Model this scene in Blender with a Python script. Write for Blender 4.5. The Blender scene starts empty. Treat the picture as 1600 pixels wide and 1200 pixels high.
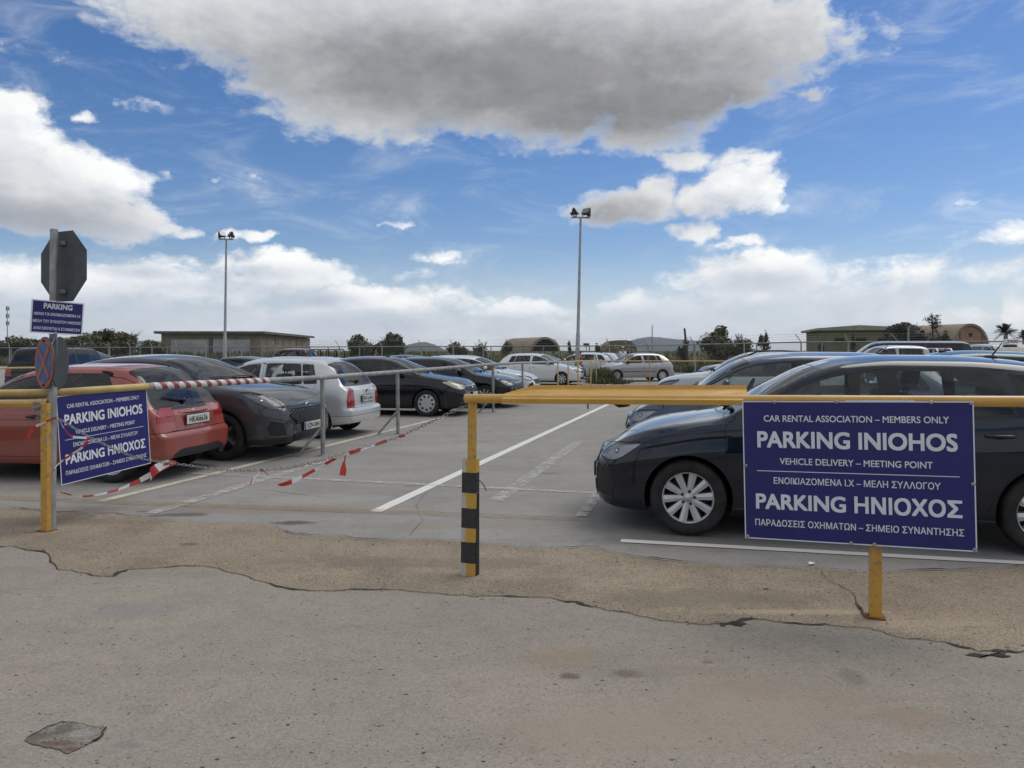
import bpy, bmesh, math, random
import numpy as np
from mathutils import Vector, Matrix
from mathutils.bvhtree import BVHTree
R = math.radians
rnd = random.Random(7)
S = bpy.context.scene
COL = S.collection

# ---------------------------------------------------------------- camera
HC = 1.55            # eye height
FPX = 1150.0         # focal length in photo pixels (photo 1600 wide)
HY = 548.0           # horizon row
cam_d = bpy.data.cameras.new("camera")
cam = bpy.data.objects.new("camera", cam_d)
COL.objects.link(cam)
cam.location = (0, 0, HC)
cam.rotation_euler = (R(90), 0, 0)
cam_d.sensor_width = 36.0
cam_d.lens = 36.0 * FPX / 1600.0
cam_d.shift_y = -(600 - HY) / 1600.0
cam_d.clip_start = 0.05
cam_d.clip_end = 20000
S.camera = cam

# ---------------------------------------------------------------- light, exposure
SUN_EL, SUN_AZ = 58.0, 62.0      # azimuth clockwise from +Y
sun_d = bpy.data.lights.new("sun", 'SUN')
sun_d.energy = 1.4
sun_d.angle = R(45)
sun_d.color = (1.0, 0.95, 0.88)
sun = bpy.data.objects.new("sun", sun_d)
COL.objects.link(sun)
sun.rotation_euler = (R(90 - SUN_EL), 0, R(180 - SUN_AZ))
S.view_settings.view_transform = 'Standard'
S.view_settings.look = 'None'
S.view_settings.exposure = 0.24
S.view_settings.gamma = 1.0
S.view_settings.use_curve_mapping = False
S.cycles.max_bounces = 8
S.cycles.transparent_max_bounces = 24
S.cycles.caustics_reflective = False
S.cycles.caustics_refractive = False
S.cycles.sample_clamp_indirect = 6.0

# ---------------------------------------------------------------- sky with clouds
W = bpy.data.worlds.new("World")
S.world = W
W.use_nodes = True
nt = W.node_tree
for n in list(nt.nodes):
    nt.nodes.remove(n)

class NB:
    """tiny node-building helper"""
    def __init__(s, tree):
        s.t = tree
    def n(s, typ, **kw):
        o = s.t.nodes.new(typ)
        for k, v in kw.items():
            setattr(o, k, v)
        return o
    def put(s, sock, v):
        if isinstance(v, bpy.types.NodeSocket):
            s.t.links.new(v, sock)
        elif v is not None:
            sock.default_value = v
    def math(s, op, a, b=None, c=None, clamp=False):
        o = s.n('ShaderNodeMath', operation=op, use_clamp=clamp)
        s.put(o.inputs[0], a); s.put(o.inputs[1], b)
        if c is not None: s.put(o.inputs[2], c)
        return o.outputs[0]
    def vec(s, op, a, b=None, c=None):
        o = s.n('ShaderNodeVectorMath', operation=op)
        s.put(o.inputs[0], a)
        if b is not None: s.put(o.inputs[1], b)
        if c is not None: s.put(o.inputs[2], c)
        return o.outputs['Value'] if op in ('DOT_PRODUCT', 'LENGTH', 'DISTANCE') else o.outputs[0]
    def comb(s, x, y, z):
        o = s.n('ShaderNodeCombineXYZ')
        for i, v in enumerate((x, y, z)): s.put(o.inputs[i], v)
        return o.outputs[0]
    def sep(s, v):
        o = s.n('ShaderNodeSeparateXYZ'); s.put(o.inputs[0], v)
        return o.outputs
    def noise(s, v, scale, detail=4, rough=0.55, dist=0.0, col=False):
        o = s.n('ShaderNodeTexNoise')
        if v is not None: s.put(o.inputs['Vector'], v)
        o.inputs['Scale'].default_value = scale
        o.inputs['Detail'].default_value = detail
        o.inputs['Roughness'].default_value = rough
        o.inputs['Distortion'].default_value = dist
        return o.outputs['Color'] if col else o.outputs['Fac']
    def smooth(s, v, lo, hi, a=0.0, b=1.0):
        o = s.n('ShaderNodeMapRange', interpolation_type='SMOOTHSTEP')
        s.put(o.inputs['Value'], v)
        o.inputs['From Min'].default_value = lo; o.inputs['From Max'].default_value = hi
        o.inputs['To Min'].default_value = a; o.inputs['To Max'].default_value = b
        return o.outputs['Result']
    def mix(s, f, a, b, blend='MIX'):
        o = s.n('ShaderNodeMix', data_type='RGBA', blend_type=blend)
        s.put(o.inputs[0], f)
        s.put(o.inputs[6], a if not isinstance(a, tuple) else (*a, 1)[:4])
        s.put(o.inputs[7], b if not isinstance(b, tuple) else (*b, 1)[:4])
        return o.outputs[2]

def sky_ang(px, py):
    x, z = (px - 800) / FPX, (HY - py) / FPX
    return math.atan2(x, 1.0), math.atan2(z, math.hypot(x, 1.0))

# cloud masses: photo column, row, half sizes, weight
CLOUDS = [
    (715, 5, 550, 150, 1.0), (900, 105, 390, 118, 1.0), (1140, 75, 140, 105, .9), (390, 40, 230, 75, .9),
    (640, 120, 290, 95, .9), (1070, 140, 230, 52, .85), (600, -260, 700, 180, .8), (1255, 40, 50, 80, .5), (1275, 158, 40, 16, .5),
    (-20, 225, 150, 95, 1.0), (70, 285, 165, 75, 1.0), (130, 335, 170, 40, .9), (-150, 250, 200, 120, 1.0), (270, 352, 55, 14, .5),
    (215, 268, 50, 12, .35), (955, 325, 105, 32, .62), (1030, 296, 50, 30, .7), (1145, 300, 78, 44, .95), (1165, 252, 60, 20, .42), (1080, 243, 44, 12, .3),
    (895, 236, 60, 10, .35), (1090, 358, 48, 18, .6), (1150, 380, 44, 8, .3),
    (1180, 440, 190, 46, .70), (1060, 488, 150, 40, .62), (1330, 480, 150, 52, .55), (1470, 430, 150, 26, .30), (1580, 372, 110, 24, .32), (1610, 420, 80, 40, .32),
    (180, 440, 290, 40, .72), (420, 430, 180, 34, .75), (600, 466, 160, 26, .66), (60, 412, 150, 22, .5), (400, 492, 420, 34, .40), (690, 408, 50, 15, .5),
    (655, 432, 40, 7, .4), (800, 480, 120, 20, .5), (240, 162, 50, 13, .35), (160, 187, 20, 7, .25), (50, 68, 90, 12, .1), (1000, 520, 800, 30, .40), (300, 525, 600, 26, .34),
    (600, 360, 26, 6, .3), (340, 277, 14, 6, .25), (410, 286, 14, 7, .25), (385, 370, 30, 7, .3), (1500, 313, 18, 9, .3), (1590, 495, 40, 30, .8), (1440, 505, 150, 24, .4),
]
DARKS = [  # thick grey bellies
    (800, 120, 470, 85, 1.0), (960, 165, 330, 62, 1.0), (600, 80, 300, 70, .5), (1120, 140, 150, 60, .45), (640, -230, 600, 150, .8),
    (60, 345, 230, 38, .75), (-60, 310, 170, 70, .5), (945, 330, 115, 36, .75), (490, 470, 70, 12, .7), (220, 425, 60, 12, .6), (420, 425, 110, 12, .35),
    (150, 495, 330, 30, .6), (560, 508, 300, 22, .5), (1190, 440, 90, 20, .45), (1010, 497, 150, 26, .5), (1320, 478, 130, 26, .45), (850, 505, 180, 22, .4), (1500, 455, 130, 20, .4), (1250, 518, 280, 16, .45), (330, 450, 160, 12, .35),
]
g = bpy.data.node_groups.new("cloud_field", 'ShaderNodeTree')
g.interface.new_socket("P", in_out='INPUT', socket_type='NodeSocketVector')
g.interface.new_socket("D", in_out='OUTPUT', socket_type='NodeSocketFloat')
G_ = NB(g)
gi = g.nodes.new('NodeGroupInput'); go = g.nodes.new('NodeGroupOutput')
pin = gi.outputs[0]
warp = G_.vec('SUBTRACT', G_.noise(pin, 8.0, 6, .62, col=True), (.5, .5, .5))
pw = G_.vec('MULTIPLY_ADD', warp, (.15, .075, 0), pin)
acc = None
for (px, py, rx, ry, w) in CLOUDS:
    a, e = sky_ang(px, py)
    ra, re = rx / FPX * math.cos(a) ** 2 + .001, ry / FPX * math.cos(a) + .0005
    q = G_.vec('MULTIPLY_ADD', pw, (1 / ra, 1 / re, 0), (-a / ra, -e / re, 0))
    d = G_.vec('DOT_PRODUCT', q, q)
    f = G_.math('MULTIPLY_ADD', d, -w * .9, w)
    acc = f if acc is None else G_.math('SMOOTH_MAX', acc, f, .12)
acc = G_.math('MAXIMUM', acc, -1.3)
pe = G_.vec('MULTIPLY', pin, (1.0, 1.75, 1.0))
n1 = G_.noise(pe, 7.0, 10, .62, .25)
n2 = G_.noise(G_.vec('MULTIPLY_ADD', warp, (.05, .05, 0), pe), 30.0, 7, .62, .3)
D = G_.math('ADD', acc, G_.math('MULTIPLY_ADD', n1, 2.1, -1.07))
D = G_.math('ADD', D, G_.math('MULTIPLY_ADD', n2, .9, -.45))
# the rest of the sky (beside and behind the viewer) gets loose cloud as well
sp = G_.sep(pin)
absa = G_.math('ABSOLUTE', sp[0])
away = G_.math('MAXIMUM', G_.smooth(absa, .66, .82), G_.smooth(sp[1], .47, .60))
back = G_.math('MULTIPLY_ADD', G_.noise(pe, 2.3, 6, .6), 2.4, -.80)
D = G_.math('ADD', G_.math('MULTIPLY', D, G_.math('SUBTRACT', 1.0, away)), G_.math('MULTIPLY', back, away))
g.links.new(D, go.inputs[0])

B = NB(nt)
tc = B.n('ShaderNodeTexCoord').outputs['Generated']
nrm = B.vec('NORMALIZE', tc)
x, y, z = B.sep(nrm)
az = B.math('ARCTAN2', x, y)
el = B.math('ARCSINE', z)
P0 = B.comb(az, el, 0.0)
def field(p):
    o = B.n('ShaderNodeGroup'); o.node_tree = g
    nt.links.new(p, o.inputs[0])
    return o.outputs[0]
D0 = field(P0)
D1 = field(B.vec('ADD', P0, (.016, .026, 0)))
alpha = B.smooth(D0, -.05, .52)
far_side = B.math('MAXIMUM', B.smooth(B.math('ABSOLUTE', az), .66, .82), B.smooth(el, .47, .60))
wisp = B.noise(B.vec('MULTIPLY', P0, (1.0, 3.2, 1)), 5.0, 8, .68, .8)
alpha = B.math('MAXIMUM', alpha, B.smooth(wisp, .46, .82, 0, .50))
lit = B.math('MULTIPLY_ADD', B.math('SUBTRACT', D0, D1), .55, .56, clamp=True)
dk = None
for (px, py, rx, ry, w) in DARKS:
    a, e = sky_ang(px, py)
    ra, re = rx / FPX * math.cos(a) ** 2, ry / FPX * math.cos(a)
    q = B.vec('MULTIPLY_ADD', P0, (1 / ra, 1 / re, 0), (-a / ra, -e / re, 0))
    f = B.math('MULTIPLY', B.math('EXPONENT', B.math('MULTIPLY', B.vec('DOT_PRODUCT', q, q), -.8)), w)
    dk = f if dk is None else B.math('MAXIMUM', dk, f)
nb = B.noise(B.vec('MULTIPLY', P0, (1, 1.6, 1)), 12.0, 6, .6, .3)
dk = B.math('MULTIPLY', dk, B.math('MULTIPLY_ADD', nb, .9, .72), clamp=True)
dk = B.math('MULTIPLY', dk, B.smooth(D0, -.1, .55), clamp=True)
white = B.mix(lit, (.44, .49, .57), (.88, .89, .89))
belly = B.mix(B.smooth(el, .08, .2), (.38, .44, .54), B.mix(lit, (.165, .17, .18), (.31, .31, .317)))
cloud = B.mix(dk, white, belly)
cloud = B.mix(far_side, cloud, B.mix(B.noise(P0, 3.0, 5, .6), (.40, .43, .47), (.62, .64, .66)))
sky = B.n('ShaderNodeTexSky', sky_type='NISHITA', sun_disc=False)
sky.sun_elevation = R(SUN_EL); sky.sun_rotation = R(SUN_AZ)
sky.air_density = 1.0; sky.dust_density = .4; sky.ozone_density = 2.2
hs = B.n('ShaderNodeHueSaturation'); hs.inputs['Saturation'].default_value = 1.28; hs.inputs['Value'].default_value = .92
nt.links.new(sky.outputs[0], hs.inputs['Color'])
SKY_K = 0.092
blue = B.vec('SCALE', B.vec('MULTIPLY', hs.outputs[0], (.98, .92, 1.02))); blue.node.inputs['Scale'].default_value = 1.0
cl10 = B.vec('SCALE', cloud); cl10.node.inputs['Scale'].default_value = 1.0 / SKY_K
hz = B.smooth(el, -.02, .15, .62, 0.0)
pale = B.vec('SCALE', B.mix(0.0, (.58, .68, .82), (1, 1, 1))); pale.node.inputs['Scale'].default_value = 1.0 / SKY_K
base = B.mix(hz, blue, pale)
fin = B.mix(alpha, base, cl10)
bg = B.n('ShaderNodeBackground'); bg.inputs['Strength'].default_value = SKY_K
nt.links.new(fin, bg.inputs['Color'])
out = B.n('ShaderNodeOutputWorld')
nt.links.new(bg.outputs[0], out.inputs['Surface'])
W.cycles.sampling_method = 'MANUAL'; W.cycles.sample_map_resolution = 1024

# ---------------------------------------------------------------- picture to place helpers (metres)
def G(px, py, z=0.0):
    Y = (HC - z) * FPX / (py - HY)
    return Vector(((px - 800) / FPX * Y, Y, z))
def at(px, py, Y):
    return Vector(((px - 800) / FPX * Y, Y, HC - (py - HY) / FPX * Y))
GA, GS = G(731, 900), -0.351          # gate line: through the middle post
def gate(px, py):
    k = (px - 800) / FPX
    Y = (GA.y - GS * GA.x) / (1 - GS * k)
    return at(px, py, Y)

# ---------------------------------------------------------------- materials
def newmat(name):
    m = bpy.data.materials.new(name); m.use_nodes = True
    t = m.node_tree
    return m, NB(t), t.nodes['Principled BSDF']
def setp(b, **kw):
    names = dict(color='Base Color', rough='Roughness', metal='Metallic', coat='Coat Weight', coatr='Coat Roughness',
                 spec='Specular IOR Level', ior='IOR', emit='Emission Color', emits='Emission Strength', alpha='Alpha', trans='Transmission Weight')
    for k, v in kw.items():
        b.inputs[names[k]].default_value = (*v, 1) if isinstance(v, tuple) else v
def bump(B, b, h, dist=.01, strength=.5):
    o = B.n('ShaderNodeBump'); o.inputs['Distance'].default_value = dist; o.inputs['Strength'].default_value = strength
    B.put(o.inputs['Height'], h); B.put(b.inputs['Normal'], o.outputs[0])
def objc(B):
    return B.n('ShaderNodeTexCoord').outputs['Object']
def noisy(name, c1, c2, scale=3.0, rough=.7, metal=0.0, detail=5, bmp=0.0, bdist=.005, lo=.35, hi=.65, coat=0.0):
    m, B, b = newmat(name)
    n = B.noise(objc(B), scale, detail, .6)
    B.put(b.inputs['Base Color'], B.mix(B.smooth(n, lo, hi), c1, c2))
    setp(b, rough=rough, metal=metal, coat=coat)
    if bmp: bump(B, b, B.noise(objc(B), scale * 3, 6, .65), bdist, bmp)
    return m
_paint = {}
def paint(name, c, metal=0.0, dust=.03, rough=.3):
    if name in _paint: return _paint[name]
    m, B, b = newmat("paint_" + name)
    oc = objc(B)
    n = B.noise(oc, 2.2, 6, .6)
    n2 = B.noise(oc, 60, 3, .6)
    zz = B.sep(oc)[2]
    low = B.smooth(zz, .12, .6, .30 * min(1, dust * 5), 0.0)               # road dirt thrown up onto the lower body
    f = B.math('ADD', B.math('MULTIPLY', B.smooth(n, .35, .75), dust), B.math('MULTIPLY', low, n2))
    dc = (.30, .27, .23) if max(c) > .1 else (.10, .092, .082)
    B.put(b.inputs['Base Color'], B.mix(f, c, dc))
    B.put(b.inputs['Roughness'], B.math('MULTIPLY_ADD', f, .5, rough))
    setp(b, metal=metal, coat=1.0, coatr=.04, spec=.5 if max(c) > .1 else .08)
    B.put(b.inputs['Coat Roughness'], B.math('MULTIPLY_ADD', f, .6, .03))
    _paint[name] = m
    return m
def glassy(name, tint, refl=1.0):
    m, B, b = newmat(name)
    t = m.node_tree
    t.nodes.remove(b)
    tr = B.n('ShaderNodeBsdfTransparent'); tr.inputs[0].default_value = (*tint, 1)
    gl = B.n('ShaderNodeBsdfGlossy'); gl.inputs['Roughness'].default_value = .025
    gl.inputs['Color'].default_value = (refl, refl, refl, 1)
    fr = B.n('ShaderNodeFresnel'); fr.inputs['IOR'].default_value = 1.5
    mx = B.n('ShaderNodeMixShader')
    f = B.math('MULTIPLY_ADD', fr.outputs[0], 1.0, .008, clamp=True)
    t.links.new(f, mx.inputs[0]); t.links.new(tr.outputs[0], mx.inputs[1]); t.links.new(gl.outputs[0], mx.inputs[2])
    t.links.new(mx.outputs[0], t.nodes['Material Output'].inputs['Surface'])
    return m
def plain(name, c, rough=.5, metal=0.0, coat=0.0, spec=.5):
    m, B, b = newmat(name)
    n = B.noise(objc(B), 14, 4, .6)
    k = .82
    B.put(b.inputs['Base Color'], B.mix(n, tuple(v * k for v in c), tuple(min(1, v * 1.14) for v in c)))
    setp(b, rough=rough, metal=metal, coat=coat, spec=spec)
    return m
M = {}
M['rubber'] = noisy('tyre_rubber', (.012, .012, .013), (.03, .029, .028), 9, .8)
M['black'] = plain('black_plastic', (.018, .018, .019), .55)
M['gap'] = plain('panel_gap', (.006, .006, .006), .9)
M['trim'] = plain('gloss_black_trim', (.012, .012, .013), .25)
M['alloy'] = plain('alloy_silver', (.62, .63, .65), .32, .55)
M['alloy_dark'] = plain('alloy_dark', (.05, .05, .055), .35, .5)
M['alloy_edge'] = plain('machined_alloy', (.5, .5, .52), .25, .8)
M['steel_dark'] = plain('brake_steel', (.05, .048, .046), .6, .4)
M['chrome'] = plain('chrome', (.75, .76, .78), .12, 1.0)
M['seat'] = plain('seat_cloth', (.028, .029, .032), .9)
M['dash'] = plain('dash_plastic', (.03, .03, .032), .7)
M['glass'] = glassy('window_glass', (.78, .83, .81))
M['screen'] = glassy('windscreen_glass', (.70, .77, .76))
M['tint'] = glassy('tinted_glass', (.16, .18, .18))
M['lens'] = glassy('lamp_lens', (.95, .96, .97))
M['lens_old'] = plain('yellowed_lamp', (.50, .46, .33), .25, .0, 1.0)
M['lamp_in'] = plain('lamp_reflector', (.30, .31, .33), .3, .1)
M['lamp_bright'] = plain('bright_lamp_reflector', (.62, .63, .66), .2, .2)
M['flood_glass'] = plain('flood_glass', (.16, .145, .12), .25, .0, 1.0)
M['red_lamp'] = plain('red_lamp', (.30, .012, .012), .12, 0, 1.0)
M['red_lamp2'] = plain('pale_red_lamp', (.36, .065, .055), .15, 0, 1.0)
M['plate'] = plain('plate_white', (.66, .66, .63), .45)
M['ink'] = plain('plate_ink', (.015, .015, .018), .6)
M['plate_blue'] = plain('plate_blue', (.02, .06, .32), .5)
M['badge_blue'] = plain('badge_blue', (.02, .05, .22), .25, .2, 1.0)
M['steel'] = noisy('galvanised_steel', (.27, .28, .28), (.40, .41, .41), 7, .5, .35)
M['galv_dull'] = noisy('dull_grey_pipe', (.23, .23, .22), (.36, .36, .34), 9, .6, .2)
M['signback'] = noisy('sign_back_grey', (.055, .065, .075), (.085, .095, .105), 5, .55)
M['signblue'] = noisy('sign_blue', (.0105, .0115, .125), (.0135, .0145, .150), 3, .42)
M['signwhite'] = noisy('sign_white', (.68, .70, .77), (.75, .77, .83), 6, .5)
M['red'] = noisy('tape_red', (.50, .03, .03), (.60, .06, .05), 8, .5)
M['white'] = noisy('tape_white', (.72, .71, .70), (.82, .81, .80), 8, .5)
M['blue_disc'] = noisy('disc_blue', (.014, .075, .25), (.022, .10, .30), 5, .5)
M['red_disc'] = noisy('disc_faded_red', (.30, .065, .038), (.37, .105, .065), 5, .55)
def yellow_mat(name, wear):
    m, B, b = newmat(name)
    oc = objc(B)
    n = B.noise(oc, 5, 6, .65); n2 = B.noise(oc, 26, 5, .65)
    base = B.mix(B.smooth(n, .3, .7), (.52, .27, .035), (.62, .35, .05))
    base = B.mix(B.smooth(n2, .62 - wear, .70 - wear), base, (.33, .20, .09))
    base = B.mix(B.smooth(B.noise(oc, 11, 5, .7), .68 - wear * .8, .72 - wear * .8), base, (.30, .30, .28))
    B.put(b.inputs['Base Color'], base)
    setp(b, rough=.34, coat=.8, coatr=.28)
    bump(B, b, n2, .002, .3)
    return m
M['yellow'] = yellow_mat('yellow_paint', .0)
M['yellow_worn'] = yellow_mat('worn_yellow_paint', .085)
M['yellow_pale'] = noisy('pale_yellow_paint', (.50, .36, .13), (.60, .45, .20), 5, .55)
M['rust'] = noisy('rust', (.10, .045, .02), (.22, .10, .05), 12, .9)
M['bark'] = noisy('bark', (.05, .04, .03), (.11, .09, .07), 6, .9, 0, 5, .6, .02)
M['leaf_a'] = noisy('leaf_dark', (.030, .040, .017), (.055, .066, .028), .8, .7)
M['leaf_b'] = noisy('leaf_mid', (.062, .075, .030), (.10, .11, .048), .8, .7)
M['leaf_c'] = noisy('leaf_olive', (.10, .10, .048), (.15, .14, .07), .8, .7)
M['leaf_dry'] = noisy('leaf_dry', (.12, .10, .06), (.19, .155, .09), .8, .8)
M['leaf_pine'] = noisy('needle_dark', (.020, .026, .016), (.038, .045, .028), .8, .7)

# ---------------------------------------------------------------- mesh helpers
class MB:
    """collects shapes and links them as ONE mesh object"""
    def __init__(s):
        s.v, s.f, s.m = [], [], []
        s.sm = []
    def add(s, vs, fs, mi=0, smooth=False, T=None):
        o = len(s.v)
        for p in vs:
            p = Vector(p)
            s.v.append(T @ p if T is not None else p)
        for f in fs:
            s.f.append([o + i for i in f]); s.m.append(mi); s.sm.append(smooth)
        return s
    def box(s, c, d, mi=0, T=None, taper=1.0, bev=0.0):
        x, y, z = (k / 2 for k in d)
        if bev > 0:
            bm = bmesh.new()
            bmesh.ops.create_cube(bm, size=1.0)
            for v in bm.verts: v.co = Vector((v.co.x * d[0], v.co.y * d[1], v.co.z * d[2]))
            bmesh.ops.bevel(bm, geom=bm.edges[:], offset=bev, segments=2, profile=.6, affect='EDGES')
            bm.verts.index_update()
            vs = [v.co + Vector(c) for v in bm.verts]; fs = [[v.index for v in f.verts] for f in bm.faces]
            bm.free()
            return s.add(vs, fs, mi, False, T)
        vs = [(sx * x * (taper if sz > 0 else 1), sy * y * (taper if sz > 0 else 1), sz * z) for sz in (-1, 1) for sx, sy in ((-1, -1), (1, -1), (1, 1), (-1, 1))]
        vs = [Vector(p) + Vector(c) for p in vs]
        return s.add(vs, [(3, 2, 1, 0), (4, 5, 6, 7), (0, 1, 5, 4), (1, 2, 6, 5), (2, 3, 7, 6), (3, 0, 4, 7)], mi, False, T)
    def tube(s, pts, r, n=10, mi=0, cap=True, T=None, smooth=True):
        pts = [Vector(p) for p in pts]
        rs = r if isinstance(r, (list, tuple)) else [r] * len(pts)
        vs, fs = [], []
        up = None
        for i, p in enumerate(pts):
            d = (pts[min(i + 1, len(pts) - 1)] - pts[max(i - 1, 0)]).normalized()
            if up is None:
                up = Vector((0, 0, 1)) if abs(d.z) < .9 else Vector((1, 0, 0))
            a = d.cross(up)
            if a.length < 1e-4: a = d.cross(Vector((0, 1, 0)))
            a.normalize(); b = a.cross(d).normalized(); up = b
            for k in range(n):
                t = 2 * math.pi * k / n
                vs.append(p + (a * math.cos(t) + b * math.sin(t)) * rs[i])
        for i in range(len(pts) - 1):
            for k in range(n):
                k2 = (k + 1) % n
                fs.append((i * n + k, (i + 1) * n + k, (i + 1) * n + k2, i * n + k2))
        s.add(vs, fs, mi, smooth, T)
        if cap:
            o = len(s.v)
            s.add(vs[:n], [list(range(n))], mi, False, T)
            s.add(vs[-n:], [list(range(n))[::-1]], mi, False, T)
        return s
    def lathe(s, prof, n=40, axis='y', mi=0, T=None, smooth=True, closed=False):
        vs, fs = [], []
        for k in range(n):
            t = 2 * math.pi * k / n
            for (r, h) in prof:
                c, q = r * math.cos(t), r * math.sin(t)
                vs.append((c, h, q) if axis == 'y' else (c, q, h))
        m = len(prof)
        for k in range(n):
            k2 = (k + 1) % n
            for i in range(m - 1 + (1 if closed else 0)):
                j = (i + 1) % m
                fs.append((k * m + i, k * m + j, k2 * m + j, k2 * m + i))
        return s.add(vs, fs, mi, smooth, T)
    def prism(s, poly, h0, h1, mi=0, T=None):
        """poly in xz, extruded along y from h0 to h1"""
        n = len(poly)
        vs = [(p[0], h0, p[1]) for p in poly] + [(p[0], h1, p[1]) for p in poly]
        fs = [list(range(n)), list(range(2 * n - 1, n - 1, -1))] + [(i, n + i, n + (i + 1) % n, (i + 1) % n) for i in range(n)]
        return s.add(vs, fs, mi, False, T)
    def ell(s, c, r, n=12, m=8, mi=0, T=None):
        vs, fs = [], []
        for i in range(m + 1):
            th = math.pi * i / m
            for k in range(n):
                ph = 2 * math.pi * k / n
                vs.append(Vector(c) + Vector((r[0] * math.sin(th) * math.cos(ph), r[1] * math.sin(th) * math.sin(ph), r[2] * math.cos(th))))
        for i in range(m):
            for k in range(n):
                k2 = (k + 1) % n
                fs.append((i * n + k, (i + 1) * n + k, (i + 1) * n + k2, i * n + k2))
        return s.add(vs, fs, mi, True, T)
    def build(s, name, mats, parent=None, fix=True):
        me = bpy.data.meshes.new(name)
        me.from_pydata([tuple(v) for v in s.v], [], s.f)
        mats = mats if isinstance(mats, (list, tuple)) else [mats]
        for m in mats: me.materials.append(m)
        me.polygons.foreach_set('material_index', s.m)
        me.polygons.foreach_set('use_smooth', s.sm)
        if fix:
            bm = bmesh.new(); bm.from_mesh(me)
            bmesh.ops.recalc_face_normals(bm, faces=bm.faces)
            bm.to_mesh(me); bm.free()
        me.update()
        o = bpy.data.objects.new(name, me)
        COL.objects.link(o)
        if parent: o.parent = parent
        return o
def empty(name, loc=(0, 0, 0), rz=0.0):
    o = bpy.data.objects.new(name, None)
    o.empty_display_size = .2
    COL.objects.link(o)
    o.location = loc; o.rotation_euler = (0, 0, rz)
    return o
def tag(o, label=None, cat=None, group=None, kind=None):
    if label: o['label'] = label
    if cat: o['category'] = cat
    if group: o['group'] = group
    if kind: o['kind'] = kind
    return o
def thing(name, label, cat, loc=(0, 0, 0), rz=0.0, group=None):
    return tag(empty(name, loc, rz), label, cat, group)
def text_mesh(body, name, mat, parent, width=None, height=None, bold=.0, depth=.0015):
    """lettering as a flat mesh lying in local xz (facing -y), centred on 0,0; returns object"""
    cu = bpy.data.curves.new(name, 'FONT')
    cu.body = body.replace('Ζ', 'Z'); cu.size = 1.0; cu.align_x = 'CENTER'
    cu.extrude = .0; cu.resolution_u = 4
    to = bpy.data.objects.new(name + '_curve', cu)
    COL.objects.link(to)
    dg = bpy.context.evaluated_depsgraph_get(); dg.update()
    me = bpy.data.meshes.new_from_object(to.evaluated_get(dg))
    bpy.data.objects.remove(to); bpy.data.curves.remove(cu)
    xs = [v.co.x for v in me.vertices]; ys = [v.co.y for v in me.vertices]
    x0, x1, y0, y1 = min(xs), max(xs), min(ys), max(ys)
    sx = width / (x1 - x0) if width else None
    sy = height / (y1 - y0) if height else None
    sx = sx or sy; sy = sy or sx
    base = [((v.co.x - (x0 + x1) / 2) * sx, (v.co.y - (y0 + y1) / 2) * sy) for v in me.vertices]
    fcs = [tuple(p.vertices) for p in me.polygons]
    bpy.data.meshes.remove(me)
    vs, fs = [], []
    # heavier strokes: layers of the same flat letters, each a little aside and a hair in front of the last
    offs = [(0, 0)] if bold <= 0 else [(a * bold * sx, b * bold * sy) for a, b in ((-1, -1), (1, -1), (-1, 1), (1, 1))]
    for k, (dx, dz) in enumerate(offs):
        o_ = len(vs)
        vs += [(p[0] + dx, -depth - .0002 * k, p[1] + dz) for p in base]
        fs += [tuple(o_ + i for i in f) for f in fcs]
    me = bpy.data.meshes.new(name); me.from_pydata(vs, [], fs)
    me.materials.append(mat)
    o = bpy.data.objects.new(name, me)
    COL.objects.link(o)
    if parent: o.parent = parent
    return o

# ---------------------------------------------------------------- cars
def pchip(pts):
    X = np.array([p[0] for p in pts], float); Y = np.array([p[1] for p in pts], float)
    h = np.diff(X); d = np.diff(Y) / h
    m = np.zeros(len(X))
    for i in range(1, len(X) - 1):
        if d[i - 1] * d[i] > 0:
            w1, w2 = 2 * h[i] + h[i - 1], h[i] + 2 * h[i - 1]
            m[i] = (w1 + w2) / (w1 / d[i - 1] + w2 / d[i])
    m[0], m[-1] = d[0], d[-1]
    X_, Y_, h_, m_ = X.tolist(), Y.tolist(), h.tolist(), m.tolist()
    def f(x):
        if x <= X_[0]: return Y_[0]
        if x >= X_[-1]: return Y_[-1]
        i = 0
        while X_[i + 1] < x: i += 1
        t = (x - X_[i]) / h_[i]
        return ((1 + 2 * t) * (1 - t) ** 2 * Y_[i] + t * (1 - t) ** 2 * h_[i] * m_[i] + t * t * (3 - 2 * t) * Y_[i + 1] + t * t * (t - 1) * h_[i] * m_[i + 1])
    return f
def sstep(a, b, x):
    t = min(1, max(0, (x - a) / (b - a)))
    return t * t * (3 - 2 * t)
def offset_poly(poly, d):
    """grow a polygon by d (miter joins)"""
    n = len(poly)
    ar = sum(poly[i][0] * poly[(i + 1) % n][1] - poly[(i + 1) % n][0] * poly[i][1] for i in range(n))
    sg = 1 if ar > 0 else -1
    out = []
    for i in range(n):
        p, a, b = Vector(poly[i]), Vector(poly[i - 1]), Vector(poly[(i + 1) % n])
        e1, e2 = (p - a), (b - p)
        if e1.length < 1e-6 or e2.length < 1e-6: out.append(tuple(p)); continue
        e1.normalize(); e2.normalize()
        n1, n2 = Vector((e1.y, -e1.x)) * sg, Vector((e2.y, -e2.x)) * sg
        q = n1 + n2
        L = q.length
        if L < .3: q = n1; k = 1.0
        else:
            q = q / L; k = min(1 / max(q.dot(n1), .4), 2.2)
        out.append(tuple(p + q * d * k))
    return out
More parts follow.
